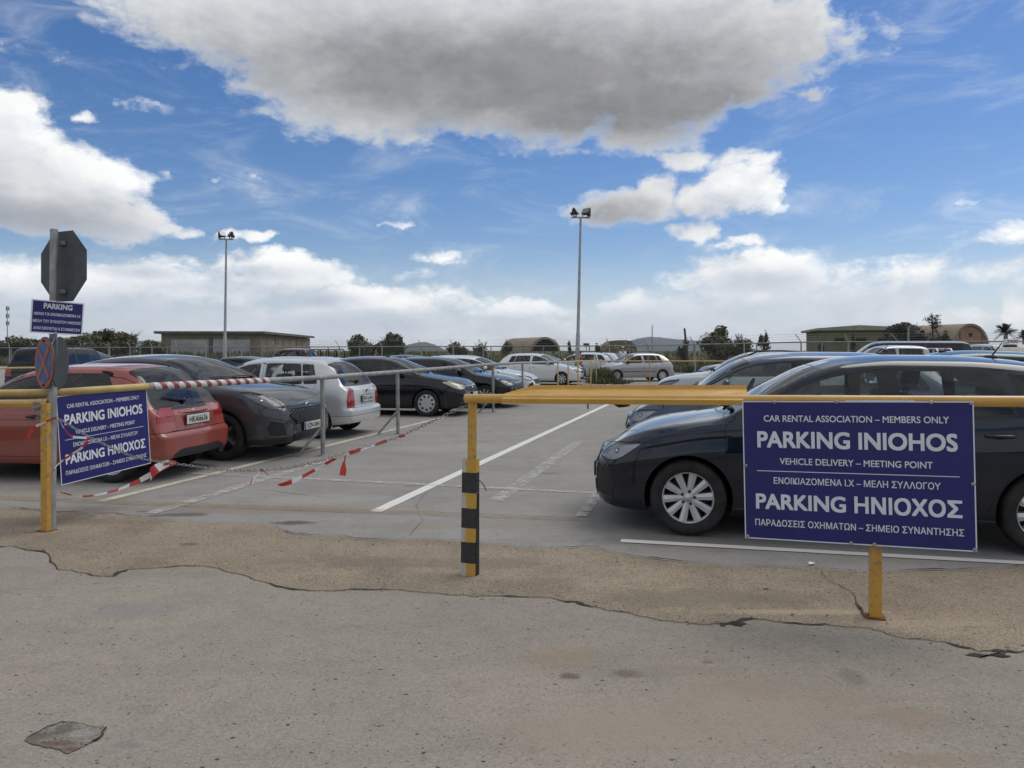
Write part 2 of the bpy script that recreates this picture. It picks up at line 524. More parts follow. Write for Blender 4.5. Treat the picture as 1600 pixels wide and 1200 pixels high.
def in_poly(P, poly):
    x, y = P[:, 0], P[:, 1]
    c = np.zeros(len(P), bool)
    n = len(poly)
    for i in range(n):
        x0, y0 = poly[i]; x1, y1 = poly[(i + 1) % n]
        if y0 == y1: continue
        k = ((y0 > y) != (y1 > y)) & (x < (x1 - x0) * (y - y0) / (y1 - y0) + x0)
        c ^= k
    return c
def circle_poly(c, r, n=36):
    return [(c[0] + r * math.cos(2 * math.pi * (i + .13) / n), c[1] + r * math.sin(2 * math.pi * (i + .13) / n)) for i in range(n)]
def rounded(poly, r, k=4):
    out = []
    n = len(poly)
    for i in range(n):
        p, a, b = Vector(poly[i]), Vector(poly[i - 1]), Vector(poly[(i + 1) % n])
        d1, d2 = a - p, b - p
        rr = min(r, d1.length * .45, d2.length * .45)
        A, C = p + d1.normalized() * rr, p + d2.normalized() * rr
        for q in range(k + 1):
            t = q / k
            out.append(tuple(A * (1 - t) ** 2 + p * 2 * t * (1 - t) + C * t * t))
    return out

class Body:
    def __init__(s, sp):
        s.sp = sp
        s.L, s.hw = sp['L'], sp['W'] / 2
        s.top, s.belt, s.bot = pchip(sp['top']), pchip(sp['belt']), pchip(sp['bot'])
        s.roofw = pchip(sp['roofw'])
        s.side = pchip(sp.get('side', [(0, .915), (.07, .955), (.25, .982), (.5, .995), (.66, 1.0), (.8, .988), (.92, .968), (1, .935)]))
        s.fset = pchip(sp.get('fset', [(0, .10), (.22, .03), (.34, 0), (.5, 0), (.62, .03), (.8, .12), (1.2, .2)]))
        s.rset = pchip(sp.get('rset', [(0, .12), (.25, .03), (.36, 0), (.56, 0), (.61, .035), (.9, .06), (1.3, .09)]))
        s.fa, s.fb = sp.get('fplan', (.62, .60)); s.ra, s.rb = sp.get('rplan', (.5, .78))
    def wid(s, q):
        f = 1.0
        if q < s.fa: f = s.fb + (1 - s.fb) * (1 - (1 - q / s.fa) ** 2.5) ** (1 / 2.0)
        r = s.L - q
        if r < s.ra: f = s.rb + (1 - s.rb) * (1 - (1 - max(r, 0) / s.ra) ** 2.5) ** (1 / 2.0)
        return s.hw * f
    def keys(s, q):
        w = s.wid(q); zb = s.bot(q); zt = s.top(q); zl = min(s.belt(q), zt - .012)
        h = zt - zl; g = sstep(.10, .36, h)
        py = w * s.side(1.0)
        yr = min(s.roofw(q), py - .03)
        ye = (py - .06) * (1 - g) + yr * g
        c = min((.03 * (1 - g) + s.sp.get('crown', .055) * g), h * .7)
        return w, zb, zt, zl, g, py, ye, c
    def section(s, q, N=(17, 11, 5, 11)):
        w, zb, zt, zl, g, py, ye, c = s.keys(q)
        pts = []
        for i in range(N[0]):
            t = i / (N[0] - 1)
            pts.append((w * s.side(t), zb + t * (zl - zb)))
        P4, K = Vector((py, zl)), Vector((ye, zt - c))
        seg = K - P4
        d = min(.03 + .05 * g, .42 * seg.length, .4 * ye)
        A = K - seg.normalized() * d
        yb = max(ye - d, 0.01)
        Bp = Vector((yb, zt - c * (yb / ye) ** 2))
        for i in range(1, N[1] + 1):
            t = i / N[1]
            p = P4.lerp(A, t)
            pts.append((p.x + .016 * g * math.sin(math.pi * t), p.y))
        for i in range(1, N[2] + 1):
            t = i / N[2]
            p = A * (1 - t) ** 2 + K * 2 * t * (1 - t) + Bp * t * t
            pts.append((p.x, p.y))
        for i in range(1, N[3] + 1):
            yy = yb * (1 - i / N[3])
            pts.append((yy, zt - c * (yy / ye) ** 2))
        return pts
    def zA(s, q):
        w, zb, zt, zl, g, py, ye, c = s.keys(q)
        K = Vector((ye, zt - c)); seg = K - Vector((py, zl))
        d = min(.03 + .05 * g, .42 * seg.length, .4 * ye)
        return (K - seg.normalized() * d).y
    def warp(s, q, y, z):
        x = q
        if q < .55: x += s.fset(z) * (1 - q / .55) ** 2
        r = s.L - q
        if r < .4: x -= s.rset(z) * (1 - r / .4) ** 2
        return x
    def grid(s, res=1.0):
        L = s.L
        qs = [0]
        step = .036 / res
        while qs[-1] < L - 1e-6:
            q = qs[-1]
            k = .4 if (q < .25 or q > L - .3) else 1.0
            qs.append(min(L, q + step * k))
        if qs[-1] - qs[-2] < .006: qs.pop(-2)
        N = tuple(max(3, int(round(k * (res ** .7)))) for k in (17, 11, 5, 11))
        V, F = [], []
        for q in qs:
            half = s.section(q, N)
            m = len(half) - 1
            row = [(s.warp(q, y, z), y, z) for (y, z) in half] + [(s.warp(q, y, z), -y, z) for (y, z) in half[-2::-1]]
            V += row
        n = 2 * m + 1
        for i in range(len(qs) - 1):
            for j in range(n - 1):
                F.append((i * n + j, (i + 1) * n + j, (i + 1) * n + j + 1, i * n + j + 1))
        # end caps, gently bulged
        for end, base, sg in ((0, 0, -1), (1, (len(qs) - 1) * n, 1)):
            kk = 9
            bulge = s.sp.get('bulge', (.035, .04))[end]
            prev = None
            for j in range(m + 1):
                a, b = base + j, base + 2 * m - j
                ids = [a]
                if j < m:
                    xa, ya, za = V[a]
                    for k in range(1, kk):
                        t = k / kk
                        yy = ya * (1 - 2 * t)
                        ids.append(len(V))
                        V.append((xa + sg * bulge * math.sin(math.pi * t) ** 1.6, yy, za))
                    ids.append(b)
                if prev:
                    if j < m:
                        for k in range(kk):
                            f = (prev[k], prev[k + 1], ids[k + 1], ids[k])
                            F.append(f if end == 0 else f[::-1])
                    else:
                        for k in range(kk):
                            f = (prev[k], prev[k + 1], a)
                            F.append(f if end == 0 else f[::-1])
                prev = ids
        return V, F

def proj_of(kind, co, L):
    q, y, z = co[:, 0], co[:, 1], co[:, 2]
    if kind == 'side': return np.stack([q, z], 1)
    if kind == 'top': return np.stack([y, q], 1)
    if kind in ('front', 'rear'): return np.stack([y, z], 1)
    if kind == 'fc': return np.stack([np.abs(y) + q, z], 1)
    if kind == 'rc': return np.stack([np.abs(y) + L - q, z], 1)

def knife(bm, kind, poly, cond, L, NORM):
    bm.verts.index_update(); bm.edges.ensure_lookup_table()
    co = np.array([v.co[:] for v in bm.verts])
    ok = cond(co)
    P = proj_of(kind, co, L)
    pa = np.array(poly)
    lo, hi = pa.min(0) - .02, pa.max(0) + .02
    E = np.array([(e.verts[0].index, e.verts[1].index) for e in bm.edges])
    a, b = P[E[:, 0]], P[E[:, 1]]
    sel = ok[E[:, 0]] & ok[E[:, 1]] & (np.maximum(a, b) >= lo).all(1) & (np.minimum(a, b) <= hi).all(1)
    idx = np.nonzero(sel)[0]
    if not len(idx): return
    a, b = a[idx], b[idx]
    hits = {}
    n = len(poly)
    for i in range(n):
        p = pa[i]; r = pa[(i + 1) % n] - p
        sv = b - a
        den = sv[:, 0] * r[1] - sv[:, 1] * r[0]
        with np.errstate(divide='ignore', invalid='ignore'):
            d = p - a
            t = (d[:, 0] * r[1] - d[:, 1] * r[0]) / den
            u = (d[:, 0] * sv[:, 1] - d[:, 1] * sv[:, 0]) / den
        h = (np.abs(den) > 1e-12) & (t > 0) & (t < 1) & (u >= 0) & (u < 1)
        for k in np.nonzero(h)[0]:
            hits.setdefault(int(idx[k]), []).append(float(t[k]))
    nv = set()
    edges = [(bm.edges[k], sorted(ts)) for k, ts in hits.items()]
    for e, ts in edges:
        v0, v1 = e.verts
        c0, c1 = v0.co.copy(), v1.co.copy()
        ln = (c1 - c0).length
        ts2 = []
        for t in ts:
            if t * ln < .0012: nv.add(v0)
            elif (1 - t) * ln < .0012: nv.add(v1)
            elif not ts2 or (t - ts2[-1]) * ln > .0012: ts2.append(t)
        cur, base = v0, 0.0
        for t in ts2:
            ed = None
            for q in cur.link_edges:
                if q.other_vert(cur) is v1: ed = q
            if ed is None: break
            _, w = bmesh.utils.edge_split(ed, cur, (t - base) / (1 - base))
            w.co = c0.lerp(c1, t)
            NORM[w] = NORM[v0].lerp(NORM[v1], t).normalized()
            nv.add(w); cur, base = w, t
    bmesh.ops.connect_verts(bm, verts=list(nv), check_degenerate=True)

def make_wheel(root, q, y, sgn, sp, L, style, tyre_w=.2):
    """wheel > tyre, rim, wheel_nut ring; the outer face looks along sgn*y"""
    Rw = sp['R']; rr = Rw * sp.get('rimr', .66)
    hub = MB()
    hub.lathe([(rr * .96, -.09), (rr * .96, -.02), (rr * .55, -.015), (.02, -.015)], 28)
    hub.lathe([(rr * .66, -.012), (rr * .66, .0), (.03, .002)], 28)
    w = hub.build('wheel', M['steel_dark'], root)
    w.location = (L / 2 - q, y, Rw)
    w.rotation_euler = (0, rnd.uniform(-1, 1), 0) if sgn > 0 else (0, rnd.uniform(-1, 1), math.pi)
    h = tyre_w / 2
    t = MB()
    t.lathe([(rr, h * .55), (rr + .008, h * .86), (rr + (Rw - rr) * .45, h * 1.0), (rr + (Rw - rr) * .78, h * .97), (Rw - .012, h * .84), (Rw - .003, h * .62),
             (Rw, h * .3), (Rw - .006, h * .22), (Rw - .006, h * .16), (Rw, h * .1), (Rw, -h * .6), (Rw - .02, -h * .9), (rr + .01, -h * .9), (rr, -h * .6)], 48, closed=True)
    t.build('tyre', M['rubber'], w)
    r = MB()
    r.lathe([(rr, -h * .5), (rr * .955, h * .1), (rr * .955, h * .55), (rr + .004, h * .74), (rr + .004, h * .60)], 40)
    n = style['n']
    f = h * style.get('face', .62)
    kind = style.get('kind', 'spoke')
    if kind == 'spoke':
        for k in range(n):
            T = Matrix.Rotation(2 * math.pi * k / n, 4, 'Y')
            w0, w1 = style['w0'] * rr, style['w1'] * rr
            r0, r1 = .17 * rr, .965 * rr
            fo = f * .98
            vs = [(-w0, f * .80, r0), (w0, f * .80, r0), (w1, fo, r1), (-w1, fo, r1),
                  (-w0 * 1.2, f * .25, r0), (w0 * 1.2, f * .25, r0), (w1 * 1.15, fo * .3, r1), (-w1 * 1.15, fo * .3, r1),
                  (0, f * .92, r0), (0, fo + .008, r1)]
            r.add(vs, [(0, 8, 9, 3), (2, 6, 7, 3), (2, 3, 9)], style.get('mi', 0), False, T)
            r.add(vs, [(8, 1, 2, 9)], style.get('mside', style.get('mi', 0)), False, T)
            r.add(vs, [(1, 5, 6, 2), (0, 3, 7, 4)], style.get('mside', style.get('mi', 0)), False, T)
    elif kind == 'cover':      # plastic trim with slots near the rim
        r.lathe([(.03, f * 1.0), (rr * .5, f * 1.12), (rr * .62, f * 1.1)], 40)
        r.lathe([(rr * .86, f * .98), (rr * .985, f * .8)], 40)
        for k in range(n):
            T = Matrix.Rotation(2 * math.pi * k / n, 4, 'Y')
            a, b = style['w0'] * rr, style['w1'] * rr
            vs = [(-a, f * 1.1, rr * .6), (a, f * 1.1, rr * .6), (b, f * .98, rr * .87), (-b, f * .98, rr * .87), (-a, f * .7, rr * .6), (a, f * .7, rr * .6), (b, f * .6, rr * .87), (-b, f * .6, rr * .87)]
            r.add(vs, [(0, 1, 2, 3), (1, 5, 6, 2), (0, 3, 7, 4)], 0, False, T)
    r.lathe([(.21 * rr, f * .2), (.21 * rr, f * .84), (.17 * rr, f * .95), (.155 * rr, f * .95)], 24)
    mats = [style.get('mat', M['alloy']), M['steel_dark'], M['alloy_edge']]
    if kind == 'spoke':
        r.lathe([(.33 * rr, f * .2), (.33 * rr, f * .72), (.2 * rr, f * .82)], 24)
        for k in range(5):
            a = 2 * math.pi * (k + .25) / 5
            r.lathe([(.062 * rr, f * .6), (.062 * rr, f * .99), (.001, f * .99)], 8, mi=1, T=Matrix.Translation((.255 * rr * math.cos(a), .001, .255 * rr * math.sin(a))))
    r.build('rim', mats, w)
    c = MB()
    c.lathe([(.155 * rr, f * .9), (.15 * rr, f * .97), (.001, f * .985)], 20)
    c.build('wheel_cap', [style.get('cap', M['alloy'])], w)
    if sgn < 0:
        pass
    return w

def build_car(sp, name='car', res=1.0):
    """one car standing at the origin, nose along +x; everything is a child of the returned Empty"""
    L, Wd = sp['L'], sp['W']
    bd = Body(sp)
    root = empty(name)
    V, F = bd.grid(res)
    bm = bmesh.new()
    bv = [bm.verts.new(v) for v in V]
    for f in F:
        try: bm.faces.new([bv[i] for i in f])
        except ValueError: pass
    bmesh.ops.remove_doubles(bm, verts=bm.verts, dist=1e-5)
    bmesh.ops.recalc_face_normals(bm, faces=bm.faces)
    bvh = BVHTree.FromBMesh(bm)
    def hit(o, d):
        r = bvh.ray_cast(Vector(o), Vector(d))
        return r[0], r[1]
    regs = []       # (id, kind, poly, cond)
    def sidec(sg): return lambda c: c[:, 1] * sg > .28
    def reg(i, kind, poly, cond): regs.append((i, kind, poly, cond))
    # --- bonnet and boot lids
    sb, st, rt, rb = sp['ws'][0], sp['ws'][1], sp['rw'][0], sp['rw'][1]
    def edge_y(q): return bd.keys(q)[6]
    b0 = sp.get('bonnet0', .10)
    bl = [(-edge_y(q) + .005, q) for q in np.linspace(b0 + .12, sb + .05, 8)]
    bon = [(0, b0)] + [(-edge_y(b0 + .12) * .55, b0 + .03)] + bl + [(-p[0], p[1]) for p in bl[::-1]] + [(edge_y(b0 + .12) * .55, b0 + .03)]
    zmin = bd.belt(.5) - .25
    topc = lambda c: c[:, 2] > zmin
    reg('gap', 'top', offset_poly(bon, .005), topc); reg('bonnet', 'top', bon, topc)
    # --- tailgate / boot
    tg = sp.get('tail')
    rearc = lambda c: c[:, 0] > L - .95
    if tg:
        reg('gap', 'rear', offset_poly(tg, .005), rearc); reg('tailgate', 'rear', tg, rearc)
    # --- doors and glass
    lowz = lambda q: bd.belt(q) + .028
    upz = lambda q: bd.zA(q) - .006
    wins = sp['wins']                 # list of (s0_low, s0_up, s1_low, s1_up, owner)
    wpolys = []
    for (a0, a1, c0, c1, own) in wins:
        lowp = [(q, lowz(q)) for q in np.linspace(a0, c0, 12)]
        upp = [(q, max(upz(q), lowz(q) + .004)) for q in np.linspace(c1, a1, 16)]
        poly = [tuple(map(float, p)) for p in lowp + upp]
        rr_ = sp.get('wround', .03)
        wpolys.append((rounded(poly, rr_, 3) if rr_ else poly, own))
    doors = sp['doors']               # list of dict(front low s, rear edge list)
    dpolys = []
    for d in doors:
        zl = d.get('z0', .0) + bd.bot(d['a']) + .09
        up = [(float(q), float(bd.zA(q) + .012)) for q in np.linspace(d['top1'], d['top0'], 14)]
        poly = [(d['a'] + .02, zl)] + [(p[0], p[1] if p[1] > 0 else zl) for p in d['rear']] + up + [(d['a'], bd.belt(d['a']) - .03 if d.get('first') else up[-1][1] - .02)]
        dpolys.append(poly)
    for sg, tagside in ((1, 'L'), (-1, 'R')):
        c = sidec(sg)
        for i, p in enumerate(dpolys):
            reg('gap', 'side', offset_poly(p, .006), c)
            reg(f'door{i}{tagside}', 'side', p, c)
        if sp.get('clad'):
            low = [(.0, -.1), (L, -.1)] + [(q, bd.bot(q) + sp['clad']) for q in np.linspace(L, 0, 20)]
            reg('cladding', 'side', [tuple(map(float, p)) for p in low], lambda co: (np.abs(co[:, 1]) > .28))
        for wq in sp['wheels']:
            if sp.get('flare'):
                reg('cladding', 'side', circle_poly((wq, sp['R']), sp['arch'] + sp['flare']), c)
        for i, (p, own) in enumerate(wpolys):
            nm = f'door{own}{tagside}' if own is not None else ''
            reg(f'frame{i}{tagside}', 'side', offset_poly(p, sp.get('seal', .022)), c)
        if sp.get('bpillar'):
            q0, q1 = sp['bpillar']
            reg(f'frame0{tagside}', 'side', [(q0, lowz(q0) - .02), (q1, lowz(q1) - .02), (q1, upz(q1) + .016), (q0, upz(q0) + .016)], c)
        for i, (p, own) in enumerate(wpolys):
            reg(f'glass{i}{tagside}', 'side', p, c)
    # --- front and rear screens
    def screen(q0, q1, ins, bow0, bow1):
        a = []
        for q in np.linspace(q0, q1, 12):
            a.append((edge_y(q) - ins, q))
        y0, y1 = a[0][0], a[-1][0]
        e0 = [(y0 * k, q0 + bow0 * (1 - k * k)) for k in (-1, -.75, -.5, -.25, 0, .25, .5, .75)]
        e1 = [(y1 * k, q1 + bow1 * (1 - k * k)) for k in (.75, .5, .25, 0, -.25, -.5, -.75)]
        return [tuple(map(float, p)) for p in e0 + a + e1 + [(-p[0], p[1]) for p in a[::-1]][:-1]]
    wsb = sp.get('wsbow', (-.12, -.05)); rwb = sp.get('rwbow', (.03, .04))
    wp = screen(sb + .13, st, sp.get('wsin', .012), *wsb)
    tz = bd.belt(sb + .1) - .12
    reg('wsframe', 'top', offset_poly(wp, .02), lambda c: c[:, 2] > tz); reg('windscreen', 'top', wp, lambda c: c[:, 2] > tz)
    if rt is not None:
        rp = rounded(screen(rt, rb, sp.get('rwin', .05), *rwb), .05, 3)
        rz = bd.top(rb) - .12
        rcnd = lambda c: (c[:, 2] > rz)
        reg('rwframe', 'top', offset_poly(rp, sp.get('rseal', .02)), rcnd); reg('rear_window', 'top', rp, rcnd)
    # --- lamps, grilles
    frontc = lambda c: c[:, 0] < .75
    for (nm, kind, poly, both) in sp.get('front', []):
        if kind == 'fc':
            for sg, ts in ((1, 'L'), (-1, 'R')):
                cc = lambda c, sg=sg: (c[:, 0] < 1.3) & (c[:, 1] * sg > .05)
                if nm == 'headlight': reg('gap', 'fc', offset_poly(poly, .006), cc)
                reg(f'{nm}{ts}', 'fc', poly, cc)
        else:
            reg(nm, 'front', poly, frontc)
    for (nm, kind, poly) in sp.get('rear', []):
        if kind == 'rc':
            for sg, ts in ((1, 'L'), (-1, 'R')):
                cc = lambda c, sg=sg: (c[:, 0] > L - 1.2) & (c[:, 1] * sg > .05)
                if nm == 'tail_light': reg('gap', 'rc', offset_poly(poly, .006), cc)
                reg(f'{nm}{ts}', 'rc', poly, cc)
        else:
            reg(nm, 'rear', poly, rearc)
    for sg in (1, -1):
        for wq in sp['wheels']:
            reg('hole', 'side', circle_poly((wq, sp['R']), sp['arch']), lambda c, sg=sg: c[:, 1] * sg > .30)
    bm.normal_update()
    NORM = {v: v.normal.copy() for v in bm.verts}
    for (i, kind, poly, cond) in regs:
        knife(bm, kind, poly, cond, L, NORM)
    bm.faces.index_update(); bm.verts.index_update()
    cen = np.array([f.calc_center_median()[:] for f in bm.faces])
    lab = np.array(['body'] * len(cen), dtype=object)
    for (i, kind, poly, cond) in regs:
        k = in_poly(proj_of(kind, cen, L), poly) & cond(cen)
        lab[k] = i
    vn = [NORM[v] for v in bm.verts]
    vco = [Vector((L / 2 - v.co.x, v.co.y, v.co.z)) for v in bm.verts]
    vno = [Vector((-n.x, n.y, n.z)) for n in vn]
    faces = [[v.index for v in f.verts][::-1] for f in bm.faces]
    def part(nm, ids, mats, parent, second=()):
        vs, fs, mi, remap = [], [], [], {}
        for fi, f in enumerate(faces):
            l = lab[fi]
            if l in ids or l in second:
                nf = []
                for v in f:
                    if v not in remap: remap[v] = len(vs); vs.append(v)
                    nf.append(remap[v])
                fs.append(nf); mi.append(1 if l in second else 0)
        if not fs: return None
        me = bpy.data.meshes.new(nm)
        me.from_pydata([tuple(vco[v]) for v in vs], [], fs)
        for m in mats: me.materials.append(m)
        me.polygons.foreach_set('material_index', mi)
        me.polygons.foreach_set('use_smooth', [True] * len(fs))
        me.normals_split_custom_set_from_vertices([tuple(vno[v]) for v in vs])
        o = bpy.data.objects.new(nm, me)
        COL.objects.link(o); o.parent = parent
        return o
    P = sp['paint']; gl = sp.get('glass', M['glass']); gr = sp.get('glass_rear', gl)
    part('body', {'body'}, [P, M['gap']], root, {'gap'})
    part('bonnet', {'bonnet'}, [P], root)
    tgo = part('tailgate', {'tailgate'}, [P], root)
    tp = tgo or root
    part('cladding', {'cladding'}, [M['black']], root)
    part('windscreen_frame', {'wsframe'}, [M['trim']], root); part('windscreen', {'windscreen'}, [M['screen']], root)
    rwo = part('rear_window_frame', {'rwframe'}, [M['trim']], tp)
    part('rear_window', {'rear_window'}, [gr], tp)
    door_objs = {}
    for ts in 'LR':
        for i in range(len(dpolys)):
            door_objs[i, ts] = part('door', {f'door{i}{ts}'}, [P], root)
        for i, (p, own) in enumerate(wpolys):
            par = door_objs.get((own, ts)) or root
            g_ = gr if i > 0 else gl
            part('window_frame', {f'frame{i}{ts}'}, [sp.get('frame_mat', M['trim'])], par)
            part('window' if own is not None else 'quarter_window', {f'glass{i}{ts}'}, [g_], par)
    # lamps: clear lens over a reflector with bulb bowls
    def inner(ids, dist, nm, mat, parent):
        vs, fs, remap = [], [], {}
        for fi, f in enumerate(faces):
            if lab[fi] in ids:
                nf = []
                for v in f:
                    if v not in remap: remap[v] = len(vs); vs.append(v)
                    nf.append(remap[v])
                fs.append(nf)
        if not fs: return
        mb = MB(); mb.add([vco[v] - vno[v] * dist for v in vs], fs, 0, True)
        io = mb.build(nm, mat, parent, fix=False)
        io.data.normals_split_custom_set_from_vertices([tuple(vno[v]) for v in vs])
        c = sum((vco[v] for v in vs), Vector()) / len(vs)
        nn = sum((vno[v] for v in vs), Vector()).normalized()
        return c, nn
    hm = sp.get('head', 'clear')
    for ts in 'LR':
        if hm == 'clear':
            h = part('headlight', {f'headlight{ts}'}, [M['lens']], root)
            if h:
                r_ = inner({f'headlight{ts}'}, .024, 'lamp_housing', sp.get('housing', M['lamp_in']), h)
                c, nn = r_
                for k in (-.085, .07):
                    b = MB()
                    p = c - nn * .030 + Vector((0, k * (1 if ts == 'L' else -1), 0)) - Vector((abs(k) * .35 if k * (1) > 0 else 0, 0, 0))
                    b.ell(p, (.026, .026, .026), 14, 10)
                    b.build('lamp_bulb', M['chrome'], h)
        else:
            h = part('headlight', {f'headlight{ts}'}, [hm], root)
        part('fog_light', {f'fog_light{ts}'}, [M['lamp_in']], root)
        part('tail_light', {f'tail_light{ts}'}, [M['red_lamp']], root)
        part('tail_light', {f'tail_lens{ts}'}, [M['red_lamp2']], root)
        part('air_intake', {f'air_intake{ts}'}, [M['black']], root)
        part('lamp_strip', {f'lamp_strip{ts}'}, [M['white']], root)
    grl = part('grille', {'grille'}, [sp.get('grille_mat', M['black'])], root)
    part('grille_bar', {'grille_bar'}, [M['chrome']], grl or root)
    part('bumper_insert', {'bumper_insert'}, [M['black']], root)
    part('bumper_insert', {'rear_insert'}, [M['black']], root)
    part('bumper_seam', {'bumper_seam'}, [M['gap']], root)
    # raised rims round the openings of the nose
    for reg_name in ('air_intakeL', 'air_intakeR', 'grille', 'bumper_insert') if res >= 1.0 else ():
        cnt = {}
        for fi, f in enumerate(faces):
            if lab[fi] == reg_name:
                for i_ in range(len(f)):
                    k_ = tuple(sorted((f[i_], f[(i_ + 1) % len(f)])))
                    cnt[k_] = cnt.get(k_, 0) + 1
        rim_ = MB()
        for (i_, j_), c_ in cnt.items():
            if c_ == 1 and (vco[i_] - vco[j_]).length > .002:
                d_ = (vco[j_] - vco[i_]).normalized() * .003
                rim_.tube([vco[i_] - d_, vco[j_] + d_], .0075, 6, cap=False)
        if rim_.v: rim_.build('intake_trim' if reg_name != 'grille' else 'grille_trim', M['trim'] if reg_name == 'grille' else P, root)
    # wheel wells
    for sg in (1, -1):
        for wq in sp['wheels']:
            ww = MB()
            a0, n = -.35, 26
            ring, ring2 = [], []
            for k in range(n + 1):
                a = a0 + (math.pi - 2 * a0) * k / n
                qx, qz = wq + sp['arch'] * math.cos(a) * 1.004, sp['R'] + sp['arch'] * math.sin(a) * 1.004
                h, _ = hit((qx, sg * 2, qz), (0, -sg, 0))
                yo = h.y if h is not None and abs(h.y) > .4 else sg * Wd / 2 * .9
                ring.append((L / 2 - qx, yo - sg * .002, qz)); ring2.append((L / 2 - qx, sg * .38, qz))
            ww.add(ring + ring2, [(k, k + 1, n + 2 + k, n + 1 + k) for k in range(n)], 0, True)
            ww.add(ring2, [list(range(n + 1))], 0)
            ww.build('wheel_well', M['gap'], root)
    ub = MB()
    z0 = bd.bot(L / 2)
    ub.box((0, 0, z0 + .05), (L - .5, Wd * .80, .06), bev=.02)
    ub.build('underbody', M['gap'], root)
    # cabin
    q0, q1 = sb + .28, rb - .15 if rb else L - .5
    fl = MB()
    hwd = bd.roofw((st + rt) / 2 if rt else L / 2) + .06
    zf, zbel = z0 + .16, bd.belt((sb + L) / 2) - .03
    fl.add([(L / 2 - q0, -hwd, zf), (L / 2 - q0, hwd, zf), (L / 2 - q1, hwd, zf), (L / 2 - q1, -hwd, zf),
            (L / 2 - q0, -hwd, zbel - .02), (L / 2 - q0, hwd, zbel - .02), (L / 2 - q1, hwd, zbel - .02), (L / 2 - q1, -hwd, zbel - .02)],
           [(0, 1, 2, 3), (0, 1, 5, 4), (1, 2, 6, 5), (2, 3, 7, 6), (3, 0, 4, 7)], 0)
    fl.box((L / 2 - q1 + .12, 0, zbel - .03), (.26, hwd * 1.85, .03))
    fl.build('cabin_floor', M['dash'], root)
    ds = MB()
    ds.box((L / 2 - (sb + .42), 0, zbel - .07), (.55, hwd * 1.9, .20), bev=.05)
    dso = ds.build('dashboard', M['dash'], root)
    sw = MB()
    tor = []
    T = Matrix.Translation((L / 2 - (sb + .78), .36, zbel + .03)) @ Matrix.Rotation(R(-25), 4, 'Y')
    sw.tube([T @ Vector((0, .185 * math.cos(a), .185 * math.sin(a))) for a in np.linspace(0, 2 * math.pi, 25)], .016, 8, cap=False)
    sw.box((0, 0, 0), (.03, .36, .05), T=T); sw.box((0, 0, -.08), (.03, .05, .18), T=T)
    sw.build('steering_wheel', M['black'], dso)
    zc = bd.top((st + (rt or st + 1.4)) / 2)
    sx = sp.get('seatx', sb + 1.22)
    def seat(xc, yc, wd, nm='seat'):
        s_ = MB()
        s_.box((L / 2 - xc + .12, yc, zf + .22), (.5, wd, .16), bev=.05)
        T = Matrix.Translation((L / 2 - xc - .16, yc, zf + .26)) @ Matrix.Rotation(R(-14), 4, 'Y')
        hb = zc - zf - (.56 if wd < .7 else .66)
        s_.box((0, 0, hb / 2), (.13, wd, hb), bev=.05, T=T)
        o = s_.build(nm, M['seat'], root)
        k = 1 if wd < .7 else 2
        for j in range(k):
            hd = MB()
            yy = 0 if k == 1 else (-.33 if j == 0 else .33)
            hd.box((-.01, yy, hb + .13), (.09, .25, .16), bev=.04, T=T)
            hd.box((0, yy - .05, hb + .03), (.015, .015, .1), T=T); hd.box((0, yy + .05, hb + .03), (.015, .015, .1), T=T)
            hd.build('headrest', M['seat'], o)
    seat(sx, .36, .48); seat(sx, -.36, .48)
    if sp.get('rear_seat', True): seat(min(sx + .82, (rt or 9) - .42), 0, hwd * 1.7)
    # mirrors and handles on the doors
    for ts, sg in (('L', 1), ('R', -1)):
        d0 = door_objs.get((0, ts))
        if d0:
            mq = sp.get('mirror', sb + .52)
            mz = bd.belt(mq) + .07
            h, _ = hit((mq, sg * 2, mz), (0, -sg, 0))
            if h is not None:
                mm = MB()
                mm.ell((L / 2 - mq, h.y + sg * .11, mz + .015), (.062, .105, .068), 16, 10)
                mm.box((L / 2 - mq, h.y + sg * .01, mz - .045), (.07, .1, .04), 1, bev=.012)
                mo = mm.build('mirror', [sp.get('mirror_mat', P), M['black']], d0)
                mg = MB()
                mg.box((L / 2 - mq - .052, h.y + sg * .115, mz + .015), (.012, .13, .09), bev=.005)
                mg.build('mirror_glass', M['chrome'], d0)
        for i, hq in enumerate(sp.get('handles', [])):
            dd = door_objs.get((i, ts))
            if not dd: continue
            hz = bd.belt(hq) - sp.get('handle_drop', .12)
            h, nn = hit((hq, sg * 2, hz), (0, -sg, 0))
            if h is None: continue
            hb = MB()
            pts = [(L / 2 - hq + dx, h.y + sg * (dy), hz) for dx, dy in ((.10, .0), (.085, .026), (0, .034), (-.085, .026), (-.10, .0))]
            hb.tube(pts, [.012, .014, .015, .014, .012], 8)
            hb.ell((L / 2 - hq, h.y - sg * .004, hz - .006), (.075, .012, .028), 12, 6, 1)
            hb.build('door_handle', [sp.get('handle_mat', P), M['gap']], dd)
    # wheels
    tw = sp.get('tyre_w', .2)
    for wq in sp['wheels']:
        for sg in (1, -1):
            make_wheel(root, wq, sg * (bd.wid(wq) - .012 - tw / 2), sg, sp, L, sp['wheel'], tw)
